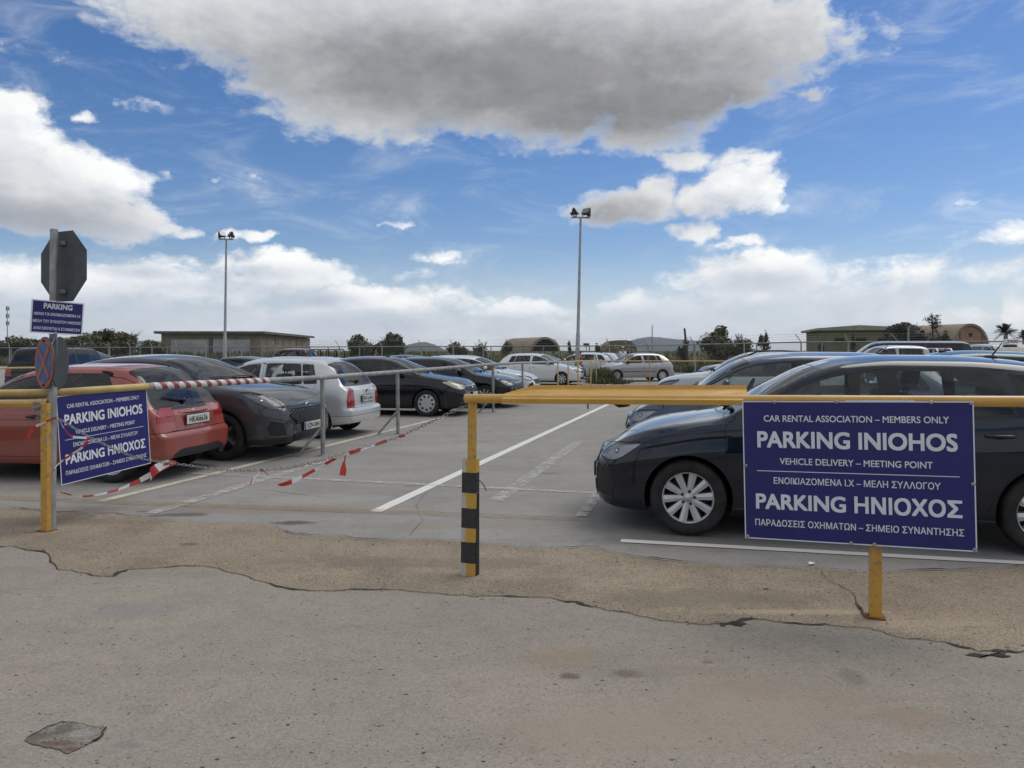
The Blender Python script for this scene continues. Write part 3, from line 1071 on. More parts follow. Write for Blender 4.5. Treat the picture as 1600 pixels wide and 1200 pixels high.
    # number plates
    def plate(x, z, txt, fwd, tilt=0, eu=True, parent=root):
        T = Matrix.Translation((x, 0, z)) @ Matrix.Rotation(R(90 if fwd else -90), 4, 'Z') @ Matrix.Rotation(R(tilt), 4, 'X')
        b = MB(); b.box((0, 0, 0), (.50, .012, .112), bev=.004)
        b.box((0, .006, 0), (.53, .012, .135), 1, bev=.004)
        if eu: b.box((-.228, -.0062, 0), (.038, .0012, .104), 2)
        o = b.build('number_plate', [M['plate'], M['black'], M['plate_blue']], parent)
        o.matrix_local = T
        if txt:
            t = text_mesh(txt, 'plate_lettering', M['ink'], o, width=.40, height=.072, bold=.012)
            t.location = (.015 if eu else 0, -.0068, 0)
    if sp.get('fplate'):
        z = sp['fplate'][0]; h, _ = hit((-2, 0, z), (1, 0, 0))
        plate(L / 2 - h.x + .014, z, sp['fplate'][1], True)
    if sp.get('rplate'):
        z = sp['rplate'][0]; h, _ = hit((L + 2, 0, z), (-1, 0, 0))
        plate(L / 2 - h.x - .014, z, sp['rplate'][1], False, 0, sp.get('eu', True))
    # small things
    for ex in sp.get('extras', []):
        k = ex[0]
        if k == 'antenna':
            _, q, lean, ln = ex
            h, _ = hit((q, 0, 3), (0, 0, -1))
            a = MB(); b0_ = Vector((L / 2 - q, 0, h.z))
            a.ell(b0_ + Vector((0, 0, .005)), (.06, .028, .022), 12, 8)
            a.tube([b0_, b0_ + Vector((-ln * math.sin(R(lean)), 0, ln * math.cos(R(lean))))], [.008, .004], 6)
            a.build('antenna', M['black'], root)
        elif k == 'wiper':      # rear wiper
            _, q, yy, ln, ang, z0_ = ex
            a = MB()
            pts = []
            for t in np.linspace(0, 1, 5):
                y_ = yy + ln * t * math.cos(R(ang)); z_ = z0_ + ln * t * math.sin(R(ang))
                h, nn = hit((L + 2, y_, z_), (-1, 0, 0))
                if h is not None: pts.append(Vector((L / 2 - h.x, h.y, h.z)) + Vector((-.022, 0, .008)))
            if len(pts) > 2:
                a.tube(pts, [.014] + [.009] * (len(pts) - 1), 6)
                a.ell(pts[0] + Vector((.004, 0, 0)), (.03, .035, .03), 10, 8)
                a.build('wiper', M['black'], tp)
        elif k == 'front_wipers':
            for y0_, y1_ in ((.55, -.02), (.02, -.52)):
                a = MB(); pts = []
                for t in np.linspace(0, 1, 7):
                    y_ = y0_ + (y1_ - y0_) * t
                    qq = sb + .075 + .10 * t * (1 - t) + .06 * (y_ / .7) ** 2 + .03 * t
                    h, nn = hit((qq, y_, 3), (0, 0, -1))
                    pts.append(Vector((L / 2 - h.x, h.y, h.z + .02)))
                a.tube(pts, .010, 6); a.ell(pts[0], (.03, .03, .02), 8, 6)
                a.build('wiper', M['black'], root)
        elif k == 'badge':
            _, fwd, z, rx, rz, mat, rimm = ex
            h, nn = hit((-2 if fwd else L + 2, 0, z), (1 if fwd else -1, 0, 0))
            a = MB()
            T = Matrix.Translation((L / 2 - h.x, 0, z)) @ Matrix.Diagonal((1, rx, rz, 1)) @ Matrix.Rotation(R(-90 if fwd else 90), 4, 'Z')
            a.lathe([(1.0, -.01), (1.0, .008), (.88, .012), (.86, .010)], 24, mi=1, T=T)
            a.lathe([(.87, .008), (.3, .013), (.001, .013)], 24, mi=0, T=T)
            a.build('emblem', [mat, rimm], root)
        elif k == 'rails':
            for sg in (1, -1):
                a = MB(); pts = []
                for q in np.linspace(ex[1], ex[2], 12):
                    yy = bd.keys(q)[6] - .06
                    h, _ = hit((q, sg * yy, 3), (0, 0, -1))
                    e = min(q - ex[1], ex[2] - q)
                    pts.append((L / 2 - q, sg * yy, h.z + .045 * sstep(0, .18, e + .03)))
                a.tube(pts, .016, 8); a.build('roof_rail', [ex[3]], root)
        elif k == 'rub':        # side protection strip
            for sg in (1, -1):
                for (qa, qb, own) in ex[2]:
                    pts = []
                    for q in np.linspace(qa, qb, 10):
                        h, _ = hit((q, sg * 2, ex[1]), (0, -sg, 0))
                        if h is not None: pts.append((L / 2 - h.x, h.y + sg * .004, h.z))
                    a = MB(); a.tube(pts, .018, 8); a.build('rub_strip', M['black'], door_objs.get((own, 'L' if sg > 0 else 'R')) or root)
        elif k == 'sign':
            h, _ = hit((ex[1], 0, 3), (0, 0, -1))
            a = MB(); a.box((L / 2 - ex[1], 0, h.z + .09), (.14, .42, .15), bev=.02)
            so = a.build('roof_sign', M['white'], root)
            t = text_mesh('TAXI', 'sign_lettering', M['red'], so, width=.3, height=.09, bold=.02)
            t.rotation_euler = (0, 0, R(90)); t.location = (L / 2 - ex[1] + .0705, 0, h.z + .09)
        elif k == 'boss':       # body coloured strip over the number plate
            _, z_, wd_ = ex
            pts = []
            for y_ in np.linspace(-wd_ / 2, wd_ / 2, 9):
                h, _n = hit((L + 2, y_, z_), (-1, 0, 0))
                if h is not None: pts.append((L / 2 - h.x + .004, h.y, h.z))
            a = MB(); a.tube(pts, [.012] + [.020] * (len(pts) - 2) + [.012], 10); a.build('plate_trim', P, tp)
        elif k == 'spoiler':
            a = MB()
            h, _ = hit((ex[1], 0, 3), (0, 0, -1))
            yw = edge_y(ex[1]) - .03
            prof = [(-.02, .0), (-.20, -.028), (-.20, -.05), (-.02, -.035)]
            vs, fs = [], []
            for y_ in np.linspace(-yw, yw, 9):
                zz = bd.top(ex[1]) - bd.keys(ex[1])[7] * (y_ / edge_y(ex[1])) ** 2
                for p in prof: vs.append((L / 2 - ex[1] + p[0], y_, zz + p[1] + .006))
            for i in range(8):
                for j in range(4):
                    fs.append((i * 4 + j, i * 4 + (j + 1) % 4, i * 4 + 4 + (j + 1) % 4, i * 4 + 4 + j))
            fs += [(0, 1, 2, 3), (32, 33, 34, 35)]
            a.add(vs, fs, 0); a.build('spoiler', [ex[2]], tp)
        elif k == 'spare':
            mb_ = MB()
            T = Matrix.Translation((-L / 2 - .02, 0, .85)) @ Matrix.Rotation(R(90), 4, 'Z')
            mb_.lathe([(.12, .0), (.30, .0), (.34, .04), (.34, .15), (.30, .19), (.1, .19), (.001, .19)], 32, T=T)
            mb_.build('spare_wheel', M['rubber'], root)
        elif k == 'mesh_grille':     # raised net over the grille
            a = MB()
            y0_, y1_, z0_, z1_ = ex[1]
            ny, nz = 13, 5
            for i in range(-nz, ny):
                for sgn in (1, -1):
                    pts = []
                    for j in range(13):
                        t = j / 12
                        yy = y0_ + (y1_ - y0_) * (i + t * nz) / ny if sgn > 0 else y1_ - (y1_ - y0_) * (i + t * nz) / ny
                        zz = z0_ + (z1_ - z0_) * t
                        if yy < y0_ or yy > y1_: continue
                        if not in_poly(np.array([[yy, zz]]), ex[2])[0]: continue
                        h, _ = hit((-2, yy, zz), (1, 0, 0))
                        if h is not None: pts.append((L / 2 - h.x + .006, h.y, h.z))
                    if len(pts) > 1: a.tube(pts, .013, 5, cap=False)
            if a.v: a.build('grille_net', M['trim'], grl or root)
    bm.free()
    return root
def kids(o): return list(o.children)
def copy_tree(o, parent=None):
    c = o.copy(); COL.objects.link(c)
    if parent: c.parent = parent
    for ch in kids(o): copy_tree(ch, c)
    return c
def recolour(root, old, new):
    def go_(o):
        if o.type == 'MESH':
            for i, sl in enumerate(o.material_slots):
                if o.data.materials[i] is old:
                    sl.link = 'OBJECT'; sl.material = new
        for c in o.children: go_(c)
    go_(root)
def place(root, local, world, ang):
    """put the car so that its local ground point lands on world, heading ang degrees from +X"""
    a = R(ang)
    root.rotation_euler = (0, 0, a)
    lx, ly = local
    root.location = (world[0] - (lx * math.cos(a) - ly * math.sin(a)), world[1] - (lx * math.sin(a) + ly * math.cos(a)), 0.0)

# ---------------------------------------------------------------- car kinds (profiles measured from the nose backwards, metres)
BLK = paint('black', (.008, .009, .012), 0.0, .012, .28)
NAVY = paint('navy', (.006, .011, .023), .2, .010, .30)
GREY = paint('grey', (.060, .064, .074), .35, .03, .34)
SILW = paint('silver_white', (.60, .61, .62), .3, .06, .34)
SILV = paint('silver', (.44, .45, .46), .55, .10, .36)
WHIT = paint('white', (.70, .71, .70), 0.0, .08, .3)
REDP = paint('faded_red', (.285, .046, .030), 0.0, .07, .42)
MAROON = paint('maroon', (.07, .012, .018), .1, .06, .3)
BLUEG = paint('blue_grey', (.038, .058, .102), .35, .03, .3)
GREEN = paint('dark_green', (.012, .050, .040), .2, .02, .3)
DARK = paint('charcoal', (.022, .024, .028), .3, .02, .3)
W10 = dict(n=10, w0=.10, w1=.15, mat=M['alloy'], cap=M['alloy'], face=.62)
W5D = dict(n=5, mside=2, w0=.16, w1=.22, mat=M['alloy_dark'], cap=M['black'], face=.6, mi=0)
W8C = dict(kind='cover', n=9, w0=.11, w1=.17, mat=M['alloy'], face=.6)
WBK = dict(n=8, w0=.09, w1=.13, mat=M['alloy'], face=.55)
net = [(-.42, .50), (.42, .50), (.58, .62), (.50, .715), (-.50, .715), (-.58, .62)]
def mir(p):      # close a half outline (y>0, bottom to top) across the middle
    return [(-a, b) for a, b in p] + [(a, b) for a, b in p[::-1]]
HATCH_A = dict(L=4.16, W=1.79, R=.318, arch=.362, wheels=(.82, 3.45), housing=M['lamp_bright'], wheel=W10, paint=NAVY, fplan=(.72, .54), tyre_w=.215,
    top=[(0, .66), (.04, .70), (.12, .755), (.3, .84), (.55, .91), (.85, .962), (1.06, 1.0), (1.5, 1.25), (1.85, 1.42), (2.1, 1.485), (2.5, 1.515), (2.95, 1.512), (3.36, 1.487), (3.66, 1.43), (3.86, 1.28), (4.01, 1.09), (4.09, .98), (4.16, .92)],
    belt=[(0, .60), (.1, .675), (.3, .765), (.6, .845), (1.0, .93), (1.4, .965), (2, .985), (3, 1.02), (3.6, 1.06), (4.0, 1.0), (4.16, .85)],
    bot=[(0, .22), (.2, .19), (.5, .185), (2, .175), (3.65, .2), (4.16, .32)],
    roofw=[(1.0, .76), (1.5, .67), (1.9, .61), (2.5, .59), (3.3, .575), (3.76, .57), (4.16, .6)],
    side=[(0, .925), (.07, .962), (.22, .985), (.45, .992), (.62, .993), (.70, 1.0), (.74, .994), (.84, .982), (.93, .965), (1, .935)],
    ws=(1.06, 1.90), rw=(3.56, 3.98), wins=[(1.27, 1.27, 2.33, 2.30, 0), (2.47, 2.45, 3.24, 3.14, 1), (3.34, 3.25, 3.68, 3.48, None)], bpillar=(2.30, 2.48),
    doors=[dict(a=1.12, rear=[(2.42, 0), (2.42, .6), (2.41, 1.0)], top1=2.385, top0=1.24, first=True),
           dict(a=2.43, rear=[(3.02, 0), (3.06, .40), (3.16, .56), (3.29, .70), (3.33, .85), (3.32, 1.02)], top1=3.29, top0=2.40)],
    handles=[2.25, 3.12], handle_drop=.125, mirror=1.52,
    front=[('headlight', 'fc', [(.56, .665), (.62, .625), (.84, .60), (.98, .608), (1.08, .64), (1.28, .755), (1.26, .768), (.92, .752), (.58, .715)], True),
           ('air_intake', 'fc', [(.62, .30), (.93, .27), (.97, .40), (.86, .52), (.68, .565), (.63, .50)], True),
           ('grille', 'front', mir([(.40, .50), (.52, .58), (.50, .65)]), 0), ('bumper_insert', 'front', mir([(.50, .25), (.58, .30), (.55, .40)]), 0)],
    rear=[('tail_light', 'rc', [(.50, .80), (1.05, .78), (1.15, .86), (1.10, .94), (.52, .90)]), ('rear_insert', 'rear', mir([(.6, .30), (.6, .42)]))],
    tail=mir([(.58, .62), (.62, .9), (.50, 1.30), (.46, 1.38)]), fplate=(.44, None), rplate=(.70, None),
    extras=[('front_wipers',), ('antenna', 3.35, 35, .16)], glass=M['glass'])
MICRO = dict(L=3.72, W=1.60, R=.278, arch=.316, wheels=(.70, 3.06), wheel=W8C, paint=REDP, tyre_w=.165, crown=.05,
    top=[(0, .58), (.06, .64), (.2, .70), (.5, .79), (.85, .86), (1.0, .895), (1.35, 1.12), (1.7, 1.30), (1.95, 1.36), (2.3, 1.385), (2.8, 1.385), (3.05, 1.365), (3.20, 1.31), (3.40, 1.10), (3.56, .915), (3.64, .85), (3.72, .80)],
    belt=[(0, .54), (.2, .645), (.5, .73), (.9, .83), (1.2, .845), (2, .865), (3, .88), (3.4, .885), (3.56, .86), (3.72, .75)],
    bot=[(0, .22), (.3, .2), (2, .2), (3.3, .22), (3.72, .27)],
    roofw=[(1.0, .64), (1.5, .60), (1.9, .555), (2.5, .54), (3.1, .53), (3.4, .545), (3.72, .56)],
    ws=(.98, 1.74), rw=(3.13, 3.53), rwin=.03, rseal=.034, wins=[(1.14, 1.14, 2.16, 2.12, 0), (2.34, 2.30, 3.14, 2.86, None)], wround=.07,
    doors=[dict(a=1.02, rear=[(2.22, 0), (2.24, .6), (2.23, .9)], top1=2.19, top0=1.12, first=True)], handles=[2.08], handle_drop=.10, mirror=1.36, mirror_mat=M['black'], handle_mat=M['black'],
    front=[('headlight', 'fc', [(.48, .52), (.82, .52), (.86, .64), (.55, .66)], True), ('grille', 'front', mir([(.25, .52), (.25, .60)]), 0)],
    rear=[('tail_light', 'rc', [(.50, .70), (.84, .70), (.82, .82), (.74, .865), (.52, .865)]), ('tail_lens', 'rc', [(.50, .60), (.83, .60), (.84, .698), (.50, .698)]),
          ('rear_insert', 'rear', mir([(.60, .2), (.56, .31), (.42, .37)])), ('bumper_seam', 'rear', mir([(.9, .575), (.9, .583)]))],
    tail=mir([(.475, .59), (.49, .86), (.585, .93), (.575, 1.24), (.52, 1.335)]), rset=[(0, .10), (.25, .02), (.33, 0), (.53, 0), (.575, .05), (.66, .07), (.85, .09), (1.3, .1)], rplan=(.36, .84),
    rplate=(.70, 'HKAI6636'), eu=False, fplate=(.40, None), rear_seat=True,
    extras=[('boss', .79, .62), ('antenna', 1.72, 50, .34), ('wiper', 0, .06, .36, 10, .925), ('badge', False, .80, .03, .02, M['chrome'], M['chrome'])])
CROSS = dict(L=4.20, W=1.80, R=.335, arch=.385, wheels=(.90, 3.48), wheel=W5D, paint=GREY, tyre_w=.215, flare=.03, clad=.09,
    top=[(0, .79), (.05, .85), (.15, .91), (.4, .985), (.8, 1.05), (1.17, 1.095), (1.6, 1.33), (1.95, 1.455), (2.2, 1.485), (2.5, 1.495), (3, 1.47), (3.5, 1.38), (3.75, 1.25), (3.95, 1.08), (4.2, .98)],
    belt=[(0, .70), (.15, .82), (.4, .925), (.8, .995), (1.2, 1.01), (2, 1.015), (3, 1.035), (3.6, 1.06), (4, 1.0), (4.2, .9)],
    bot=[(0, .24), (.2, .22), (.5, .22), (2, .21), (3.6, .23), (4.2, .34)],
    roofw=[(1.0, .76), (1.5, .67), (1.9, .61), (2.5, .59), (3.3, .575), (3.7, .57), (4.2, .6)],
    ws=(1.17, 1.96), rw=(3.52, 3.95), wins=[(1.38, 1.38, 2.33, 2.30, 0), (2.47, 2.45, 3.30, 3.10, 1)], bpillar=(2.30, 2.48), frame_mat=M['trim'],
    doors=[dict(a=1.22, rear=[(2.42, 0), (2.42, .6), (2.41, 1.0)], top1=2.385, top0=1.34, first=True),
           dict(a=2.43, rear=[(3.0, 0), (3.05, .40), (3.14, .58), (3.28, .72), (3.36, .85), (3.36, 1.02)], top1=3.30, top0=2.40)], handles=[2.25, 3.15], mirror=1.56,
    fset=[(0, .10), (.25, .03), (.36, .0), (.5, .0), (.62, .01), (.74, .05), (.9, .14)], fplan=(.7, .64),
    front=[('headlight', 'fc', [(.70, .745), (.78, .715), (1.0, .74), (1.25, .835), (1.44, .935), (1.46, .965), (1.30, .965), (1.05, .92), (.80, .825)], True),
           ('grille', 'front', net, 0), ('bumper_insert', 'front', mir([(.44, .275), (.50, .33), (.46, .385)]), 0), ('air_intake', 'fc', [(.66, .34), (1.0, .35), (1.06, .45), (.98, .57), (.74, .54)], True)],
    rear=[('tail_light', 'rc', [(.50, .84), (1.05, .82), (1.15, .90), (1.05, .97), (.52, .93)])],
    tail=mir([(.58, .62), (.62, .9), (.50, 1.30), (.46, 1.38)]), fplate=(.445, 'XZN-5841'), rplate=(.72, None), housing=M['lamp_in'],
    extras=[('front_wipers',), ('antenna', 3.3, 60, .1), ('badge', True, .755, .075, .032, M['badge_blue'], M['chrome']), ('mesh_grille', (-.58, .58, .50, .715), net), ('mesh_grille', (-.5, .5, .275, .385), mir([(.44, .275), (.50, .33), (.46, .385)]))])
HATCH_D = dict(L=3.97, W=1.66, R=.295, arch=.332, wheels=(.80, 3.27), wheel=W8C, paint=SILW, tyre_w=.175,
    top=[(0, .66), (.06, .72), (.3, .81), (.8, .92), (1.0, .96), (1.4, 1.18), (1.75, 1.36), (2, 1.42), (2.4, 1.44), (3, 1.425), (3.38, 1.365), (3.52, 1.30), (3.70, 1.08), (3.80, .965), (3.88, .91), (3.97, .86)],
    belt=[(0, .60), (.3, .755), (.8, .875), (1.2, .905), (2, .92), (3, .94), (3.5, .955), (3.72, .935), (3.88, .87), (3.97, .80)],
    bot=[(0, .22), (.3, .2), (2, .2), (3.4, .22), (3.97, .27)],
    roofw=[(1.0, .68), (1.5, .62), (1.9, .575), (2.5, .56), (3.3, .55), (3.6, .56), (3.97, .6)],
    ws=(1.0, 1.78), rw=(3.42, 3.77), rwin=.03, wins=[(1.18, 1.18, 2.18, 2.15, 0), (2.32, 2.29, 3.02, 2.92, 1), (3.07, 2.97, 3.30, 3.16, None)], wround=.04, seal=.014,
    doors=[dict(a=1.06, rear=[(2.25, 0), (2.26, .6), (2.25, .93)], top1=2.22, top0=1.16, first=True),
           dict(a=2.27, rear=[(2.84, 0), (2.88, .36), (2.97, .52), (3.10, .64), (3.20, .78), (3.30, .95)], top1=3.15, top0=2.24)], handles=[2.10, 2.98], handle_drop=.11, mirror=1.42, mirror_mat=M['black'], handle_mat=SILW,
    front=[('headlight', 'fc', [(.50, .58), (.84, .58), (1.0, .70), (.95, .735), (.55, .67)], True), ('grille', 'front', mir([(.30, .54), (.36, .64)]), 0), ('bumper_insert', 'front', mir([(.50, .26), (.50, .36)]), 0),
           ('fog_light', 'fc', [(.66, .32), (.80, .32), (.80, .40), (.66, .40)], True)],
    rear=[('tail_light', 'rc', [(.56, .54), (.84, .54), (.86, .66), (.82, .80), (.74, .885), (.60, .86), (.58, .70)]), ('tail_lens', 'rc', [(.58, .66), (.81, .66), (.79, .73), (.59, .73)]), ('bumper_seam', 'rear', mir([(.9, .395), (.9, .402)]))],
    tail=mir([(.52, .535), (.54, .86), (.50, 1.25), (.42, 1.34)]), rset=[(0, .12), (.25, .02), (.33, 0), (.49, 0), (.53, .055), (.66, .065), (.85, .08), (1.3, .1)], rplan=(.40, .80),
    rplate=(.675, 'PIT-6140'), fplate=(.42, None), extras=[('antenna', 2.0, 45, .1), ('wiper', 0, .04, .30, 6, .985), ('badge', False, .82, .045, .045, M['badge_blue'], M['chrome'])])
HATCH_E = dict(L=4.34, W=1.84, R=.315, arch=.352, wheels=(.92, 3.56), wheel=W8C, paint=BLK, tyre_w=.195,
    top=[(0, .70), (.06, .755), (.3, .86), (.8, .955), (1.08, 1.0), (1.5, 1.20), (1.95, 1.365), (2.2, 1.405), (2.6, 1.415), (3.2, 1.38), (3.6, 1.30), (3.9, 1.12), (4.1, .99), (4.34, .92)],
    belt=[(0, .64), (.1, .70), (.3, .795), (.8, .90), (1.2, .935), (2, .95), (3, .975), (3.6, 1.0), (4.1, .93), (4.34, .84)],
    bot=[(0, .22), (.3, .19), (2, .18), (3.7, .2), (4.34, .3)],
    roofw=[(1.0, .76), (1.5, .66), (1.95, .60), (2.5, .58), (3.3, .565), (3.8, .57), (4.34, .6)],
    ws=(1.08, 1.97), rw=(3.62, 4.02), wins=[(1.28, 1.28, 2.40, 2.36, 0), (2.54, 2.51, 3.34, 3.12, 1), (3.42, 3.22, 3.66, 3.42, None)],
    doors=[dict(a=1.16, rear=[(2.48, 0), (2.48, .6), (2.47, .97)], top1=2.44, top0=1.25, first=True),
           dict(a=2.49, rear=[(3.1, 0), (3.15, .40), (3.25, .56), (3.38, .70), (3.44, .85), (3.42, .99)], top1=3.30, top0=2.46)], handles=[2.32, 3.25], mirror=1.56,
    front=[('headlight', 'fc', [(.62, .66), (.90, .635), (1.12, .68), (1.42, .80), (1.36, .825), (.95, .775), (.64, .745)], True), ('grille', 'front', mir([(.44, .585), (.50, .69)]), 0), ('grille_bar', 'front', mir([(.50, .692), (.50, .715)]), 0),
           ('bumper_insert', 'front', mir([(.52, .27), (.60, .36), (.52, .46)]), 0), ('air_intake', 'fc', [(.74, .32), (.94, .32), (.96, .42), (.78, .44)], True)],
    rear=[('tail_light', 'rc', [(.60, .90), (.95, .90), (.95, 1.10), (.70, 1.12)])], tail=mir([(.58, .62), (.60, .9), (.50, 1.24), (.44, 1.30)]), head=M['lens_old'], fplate=(.50, None), rplate=(.7, None),
    extras=[('front_wipers',), ('antenna', 2.2, 55, .22), ('badge', True, .655, .07, .03, M['badge_blue'], M['chrome'])])
PICK = dict(L=5.0, W=1.76, R=.35, arch=.41, wheels=(.95, 3.95), wheel=WBK, paint=MAROON, crown=.04, clad=.0,
    top=[(0, .88), (.06, .95), (.3, 1.0), (.8, 1.06), (1.2, 1.10), (1.55, 1.36), (1.85, 1.58), (2.0, 1.63), (2.3, 1.65), (2.9, 1.64), (3.1, 1.60), (3.22, 1.30), (3.3, 1.06), (3.5, 1.02), (5.0, 1.02)],
    belt=[(0, .82), (.3, .94), (.8, 1.0), (1.3, 1.02), (3.0, 1.02), (3.3, 1.0), (5, .99)], bot=[(0, .38), (.3, .36), (2.5, .36), (5, .42)],
    roofw=[(1.0, .74), (1.6, .66), (2.0, .61), (3.0, .60), (3.3, .64), (5, .7)], ws=(1.2, 1.88), rw=(3.10, 3.26), rwin=.06, fplan=(.5, .8), rplan=(.1, .95),
    wins=[(1.42, 1.42, 2.20, 2.20, 0), (2.32, 2.32, 2.98, 2.94, None)], doors=[dict(a=1.3, rear=[(2.26, 0), (2.26, 1.0)], top1=2.24, top0=1.4, first=True)], handles=[2.1], mirror=1.62, rear_seat=False, seatx=2.3,
    front=[('headlight', 'fc', [(.60, .72), (.90, .72), (.92, .86), (.60, .86)], True), ('grille', 'front', mir([(.5, .70), (.5, .84)]), 0)], rear=[('tail_light', 'rc', [(.62, .60), (.86, .60), (.86, .92), (.62, .92)])], tail=None)
VAN = dict(L=4.95, W=1.90, R=.33, arch=.38, wheels=(.90, 3.95), wheel=WBK, paint=DARK, crown=.05,
    top=[(0, .86), (.06, .94), (.3, 1.04), (.7, 1.16), (.95, 1.24), (1.35, 1.58), (1.65, 1.80), (1.9, 1.88), (2.3, 1.91), (4.5, 1.90), (4.8, 1.86), (4.95, 1.74)],
    belt=[(0, .80), (.3, .94), (.8, 1.08), (1.1, 1.12), (2, 1.13), (4.6, 1.15), (4.95, 1.1)], bot=[(0, .24), (.3, .22), (4, .22), (4.95, .3)], roofw=[(1, .78), (1.6, .74), (2, .72), (4.95, .70)],
    ws=(.95, 1.68), rw=(None, None), rplan=(.3, .9), wins=[(1.2, 1.2, 2.08, 2.06, 0), (2.28, 2.28, 3.35, 3.35, None), (3.5, 3.5, 4.6, 4.55, None)], glass_rear=M['tint'],
    doors=[dict(a=1.02, rear=[(2.16, 0), (2.16, 1.1)], top1=2.14, top0=1.18, first=True)], handles=[2.0], mirror=1.45,
    front=[('headlight', 'fc', [(.62, .78), (.95, .78), (1.1, .95), (.70, .95)], True), ('grille', 'front', mir([(.5, .62), (.5, .80)]), 0)], rear=[('tail_light', 'rc', [(.8, .8), (1.0, .8), (1.0, 1.3), (.8, 1.3)])], tail=None)
FOURX = dict(L=4.5, W=1.84, R=.36, arch=.42, wheels=(.9, 3.55), wheel=WBK, paint=BLK, crown=.04, flare=.04, clad=.1,
    top=[(0, .95), (.06, 1.0), (.3, 1.05), (.9, 1.10), (1.3, 1.14), (1.6, 1.40), (1.9, 1.60), (2.1, 1.655), (2.6, 1.67), (4.0, 1.66), (4.2, 1.62), (4.32, 1.50), (4.42, 1.14), (4.46, 1.06), (4.5, 1.02)],
    belt=[(0, .88), (.3, .98), (1.0, 1.04), (1.4, 1.06), (4.2, 1.06), (4.4, 1.04), (4.5, .96)], bot=[(0, .36), (.3, .36), (2.5, .35), (4.5, .40)], roofw=[(1, .76), (1.6, .71), (2, .68), (4, .67), (4.5, .68)],
    ws=(1.3, 1.95), rw=(4.22, 4.405), rwin=.04, fplan=(.4, .8), rplan=(.16, .93), wins=[(1.5, 1.5, 2.35, 2.35, 0), (2.5, 2.5, 3.25, 3.25, 1), (3.38, 3.38, 4.05, 4.0, None)], glass_rear=M['tint'],
    doors=[dict(a=1.36, rear=[(2.42, 0), (2.42, 1.0)], top1=2.4, top0=1.48, first=True), dict(a=2.44, rear=[(3.05, 0), (3.1, .6), (3.32, .85), (3.32, 1.05)], top1=3.3, top0=2.46)], handles=[2.3, 3.2], mirror=1.72,
    front=[('headlight', 'fc', [(.62, .78), (.92, .78), (.92, .92), (.62, .92)], True), ('grille', 'front', mir([(.5, .76), (.5, .92)]), 0)], rear=[('tail_light', 'rc', [(.72, .72), (.93, .72), (.93, 1.0), (.72, 1.0)])],
    tail=mir([(.68, .58), (.70, 1.0), (.64, 1.55), (.58, 1.60)]), rplate=(.64, None), fplate=(.55, None))

# ---------------------------------------------------------------- ground
def ground_mat(name, c1, c2, c3, pits=0.0, tan=None, spots=(), speck=.12, bmp=.5, trk=(.35, 2.6, 1)):
    """aged bituminous ground: broad tone, patches, aggregate, pits, and stains with a shape of their own"""
    m, B, b = newmat(name)
    oc = objc(B)
    big = B.noise(oc, .28, 5, .6); mid = B.noise(oc, 1.6, 6, .62); fine = B.noise(oc, 75, 3, .7); agg = B.noise(oc, 190, 2, .6)
    col = B.mix(B.smooth(big, .32, .68), c1, c2)
    col = B.mix(B.smooth(mid, .40, .72, 0, .75), col, c3)
    col = B.mix(B.smooth(B.noise(oc, 5.5, 8, .75), .46, .72, 0, .45), col, tuple(v * .72 for v in c1))
    streak = B.noise(B.vec('MULTIPLY', oc, trk), 1.0, 6, .6, .3)
    col = B.mix(B.smooth(streak, .50, .72, 0, .30), col, tuple(v * .66 for v in c1))
    st_ = B.math('ADD', B.math('MULTIPLY', B.smooth(fine, .30, .70), .6), B.math('MULTIPLY', B.smooth(agg, .30, .70), .4))
    sp = B.math('MULTIPLY_ADD', st_, speck * 2, 1 - speck)
    col = B.vec('MULTIPLY', col, B.comb(sp, sp, sp))
    h = B.math('ADD', fine, B.math('MULTIPLY', agg, .6))
    if pits:
        for sc, th, ex in ((19, .16, .42), (46, .20, .36), (95, .26, .55)):
            v = B.n('ShaderNodeTexVoronoi'); v.inputs['Scale'].default_value = sc
            wv = B.vec('MULTIPLY_ADD', B.noise(oc, 60, 2, .5, col=True), (.02, .02, 0), B.vec('MULTIPLY', oc, (.72, 1, 1)))
            B.put(v.inputs['Vector'], wv)
            pick = B.math('GREATER_THAN', B.sep(v.outputs['Color'])[0], ex)
            k = B.math('MULTIPLY', B.smooth(v.outputs['Distance'], th * .55, th, 1, 0), pick)
            size = B.math('LESS_THAN', v.outputs['Distance'], B.math('MULTIPLY', B.sep(v.outputs['Color'])[1], th * 1.25))
            k = B.math('MULTIPLY', B.math('MULTIPLY', k, size), pits)
            light = B.math('GREATER_THAN', B.sep(v.outputs['Color'])[2], .86)
            col = B.mix(B.math('MULTIPLY', k, B.math('SUBTRACT', 1.0, light)), col, (.075, .068, .06))
            col = B.mix(B.math('MULTIPLY', B.math('MULTIPLY', k, light), .6), col, (.55, .52, .47))
            h = B.math('SUBTRACT', h, B.math('MULTIPLY', k, .7))
    wn = B.math('MULTIPLY_ADD', B.noise(oc, 9, 7, .72), 2.0, -1.0)
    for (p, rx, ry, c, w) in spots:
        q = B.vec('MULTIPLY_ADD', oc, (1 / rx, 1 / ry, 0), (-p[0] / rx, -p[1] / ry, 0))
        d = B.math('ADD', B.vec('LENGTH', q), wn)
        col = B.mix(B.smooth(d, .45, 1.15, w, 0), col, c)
    B.put(b.inputs['Base Color'], col)
    setp(b, rough=.86, spec=.25)
    bump(B, b, h, .006, bmp)
    return m
def jitter(pts, amp, n=3):
    r = random.Random(3)
    for _ in range(n):
        out = []
        for a, b in zip(pts, pts[1:]):
            out += [a, ((a[0] + b[0]) / 2 + r.uniform(-amp, amp) * 1.5, (a[1] + b[1]) / 2 + r.uniform(-amp, amp))]
        out.append(pts[-1]); pts = out; amp *= .55
    return pts
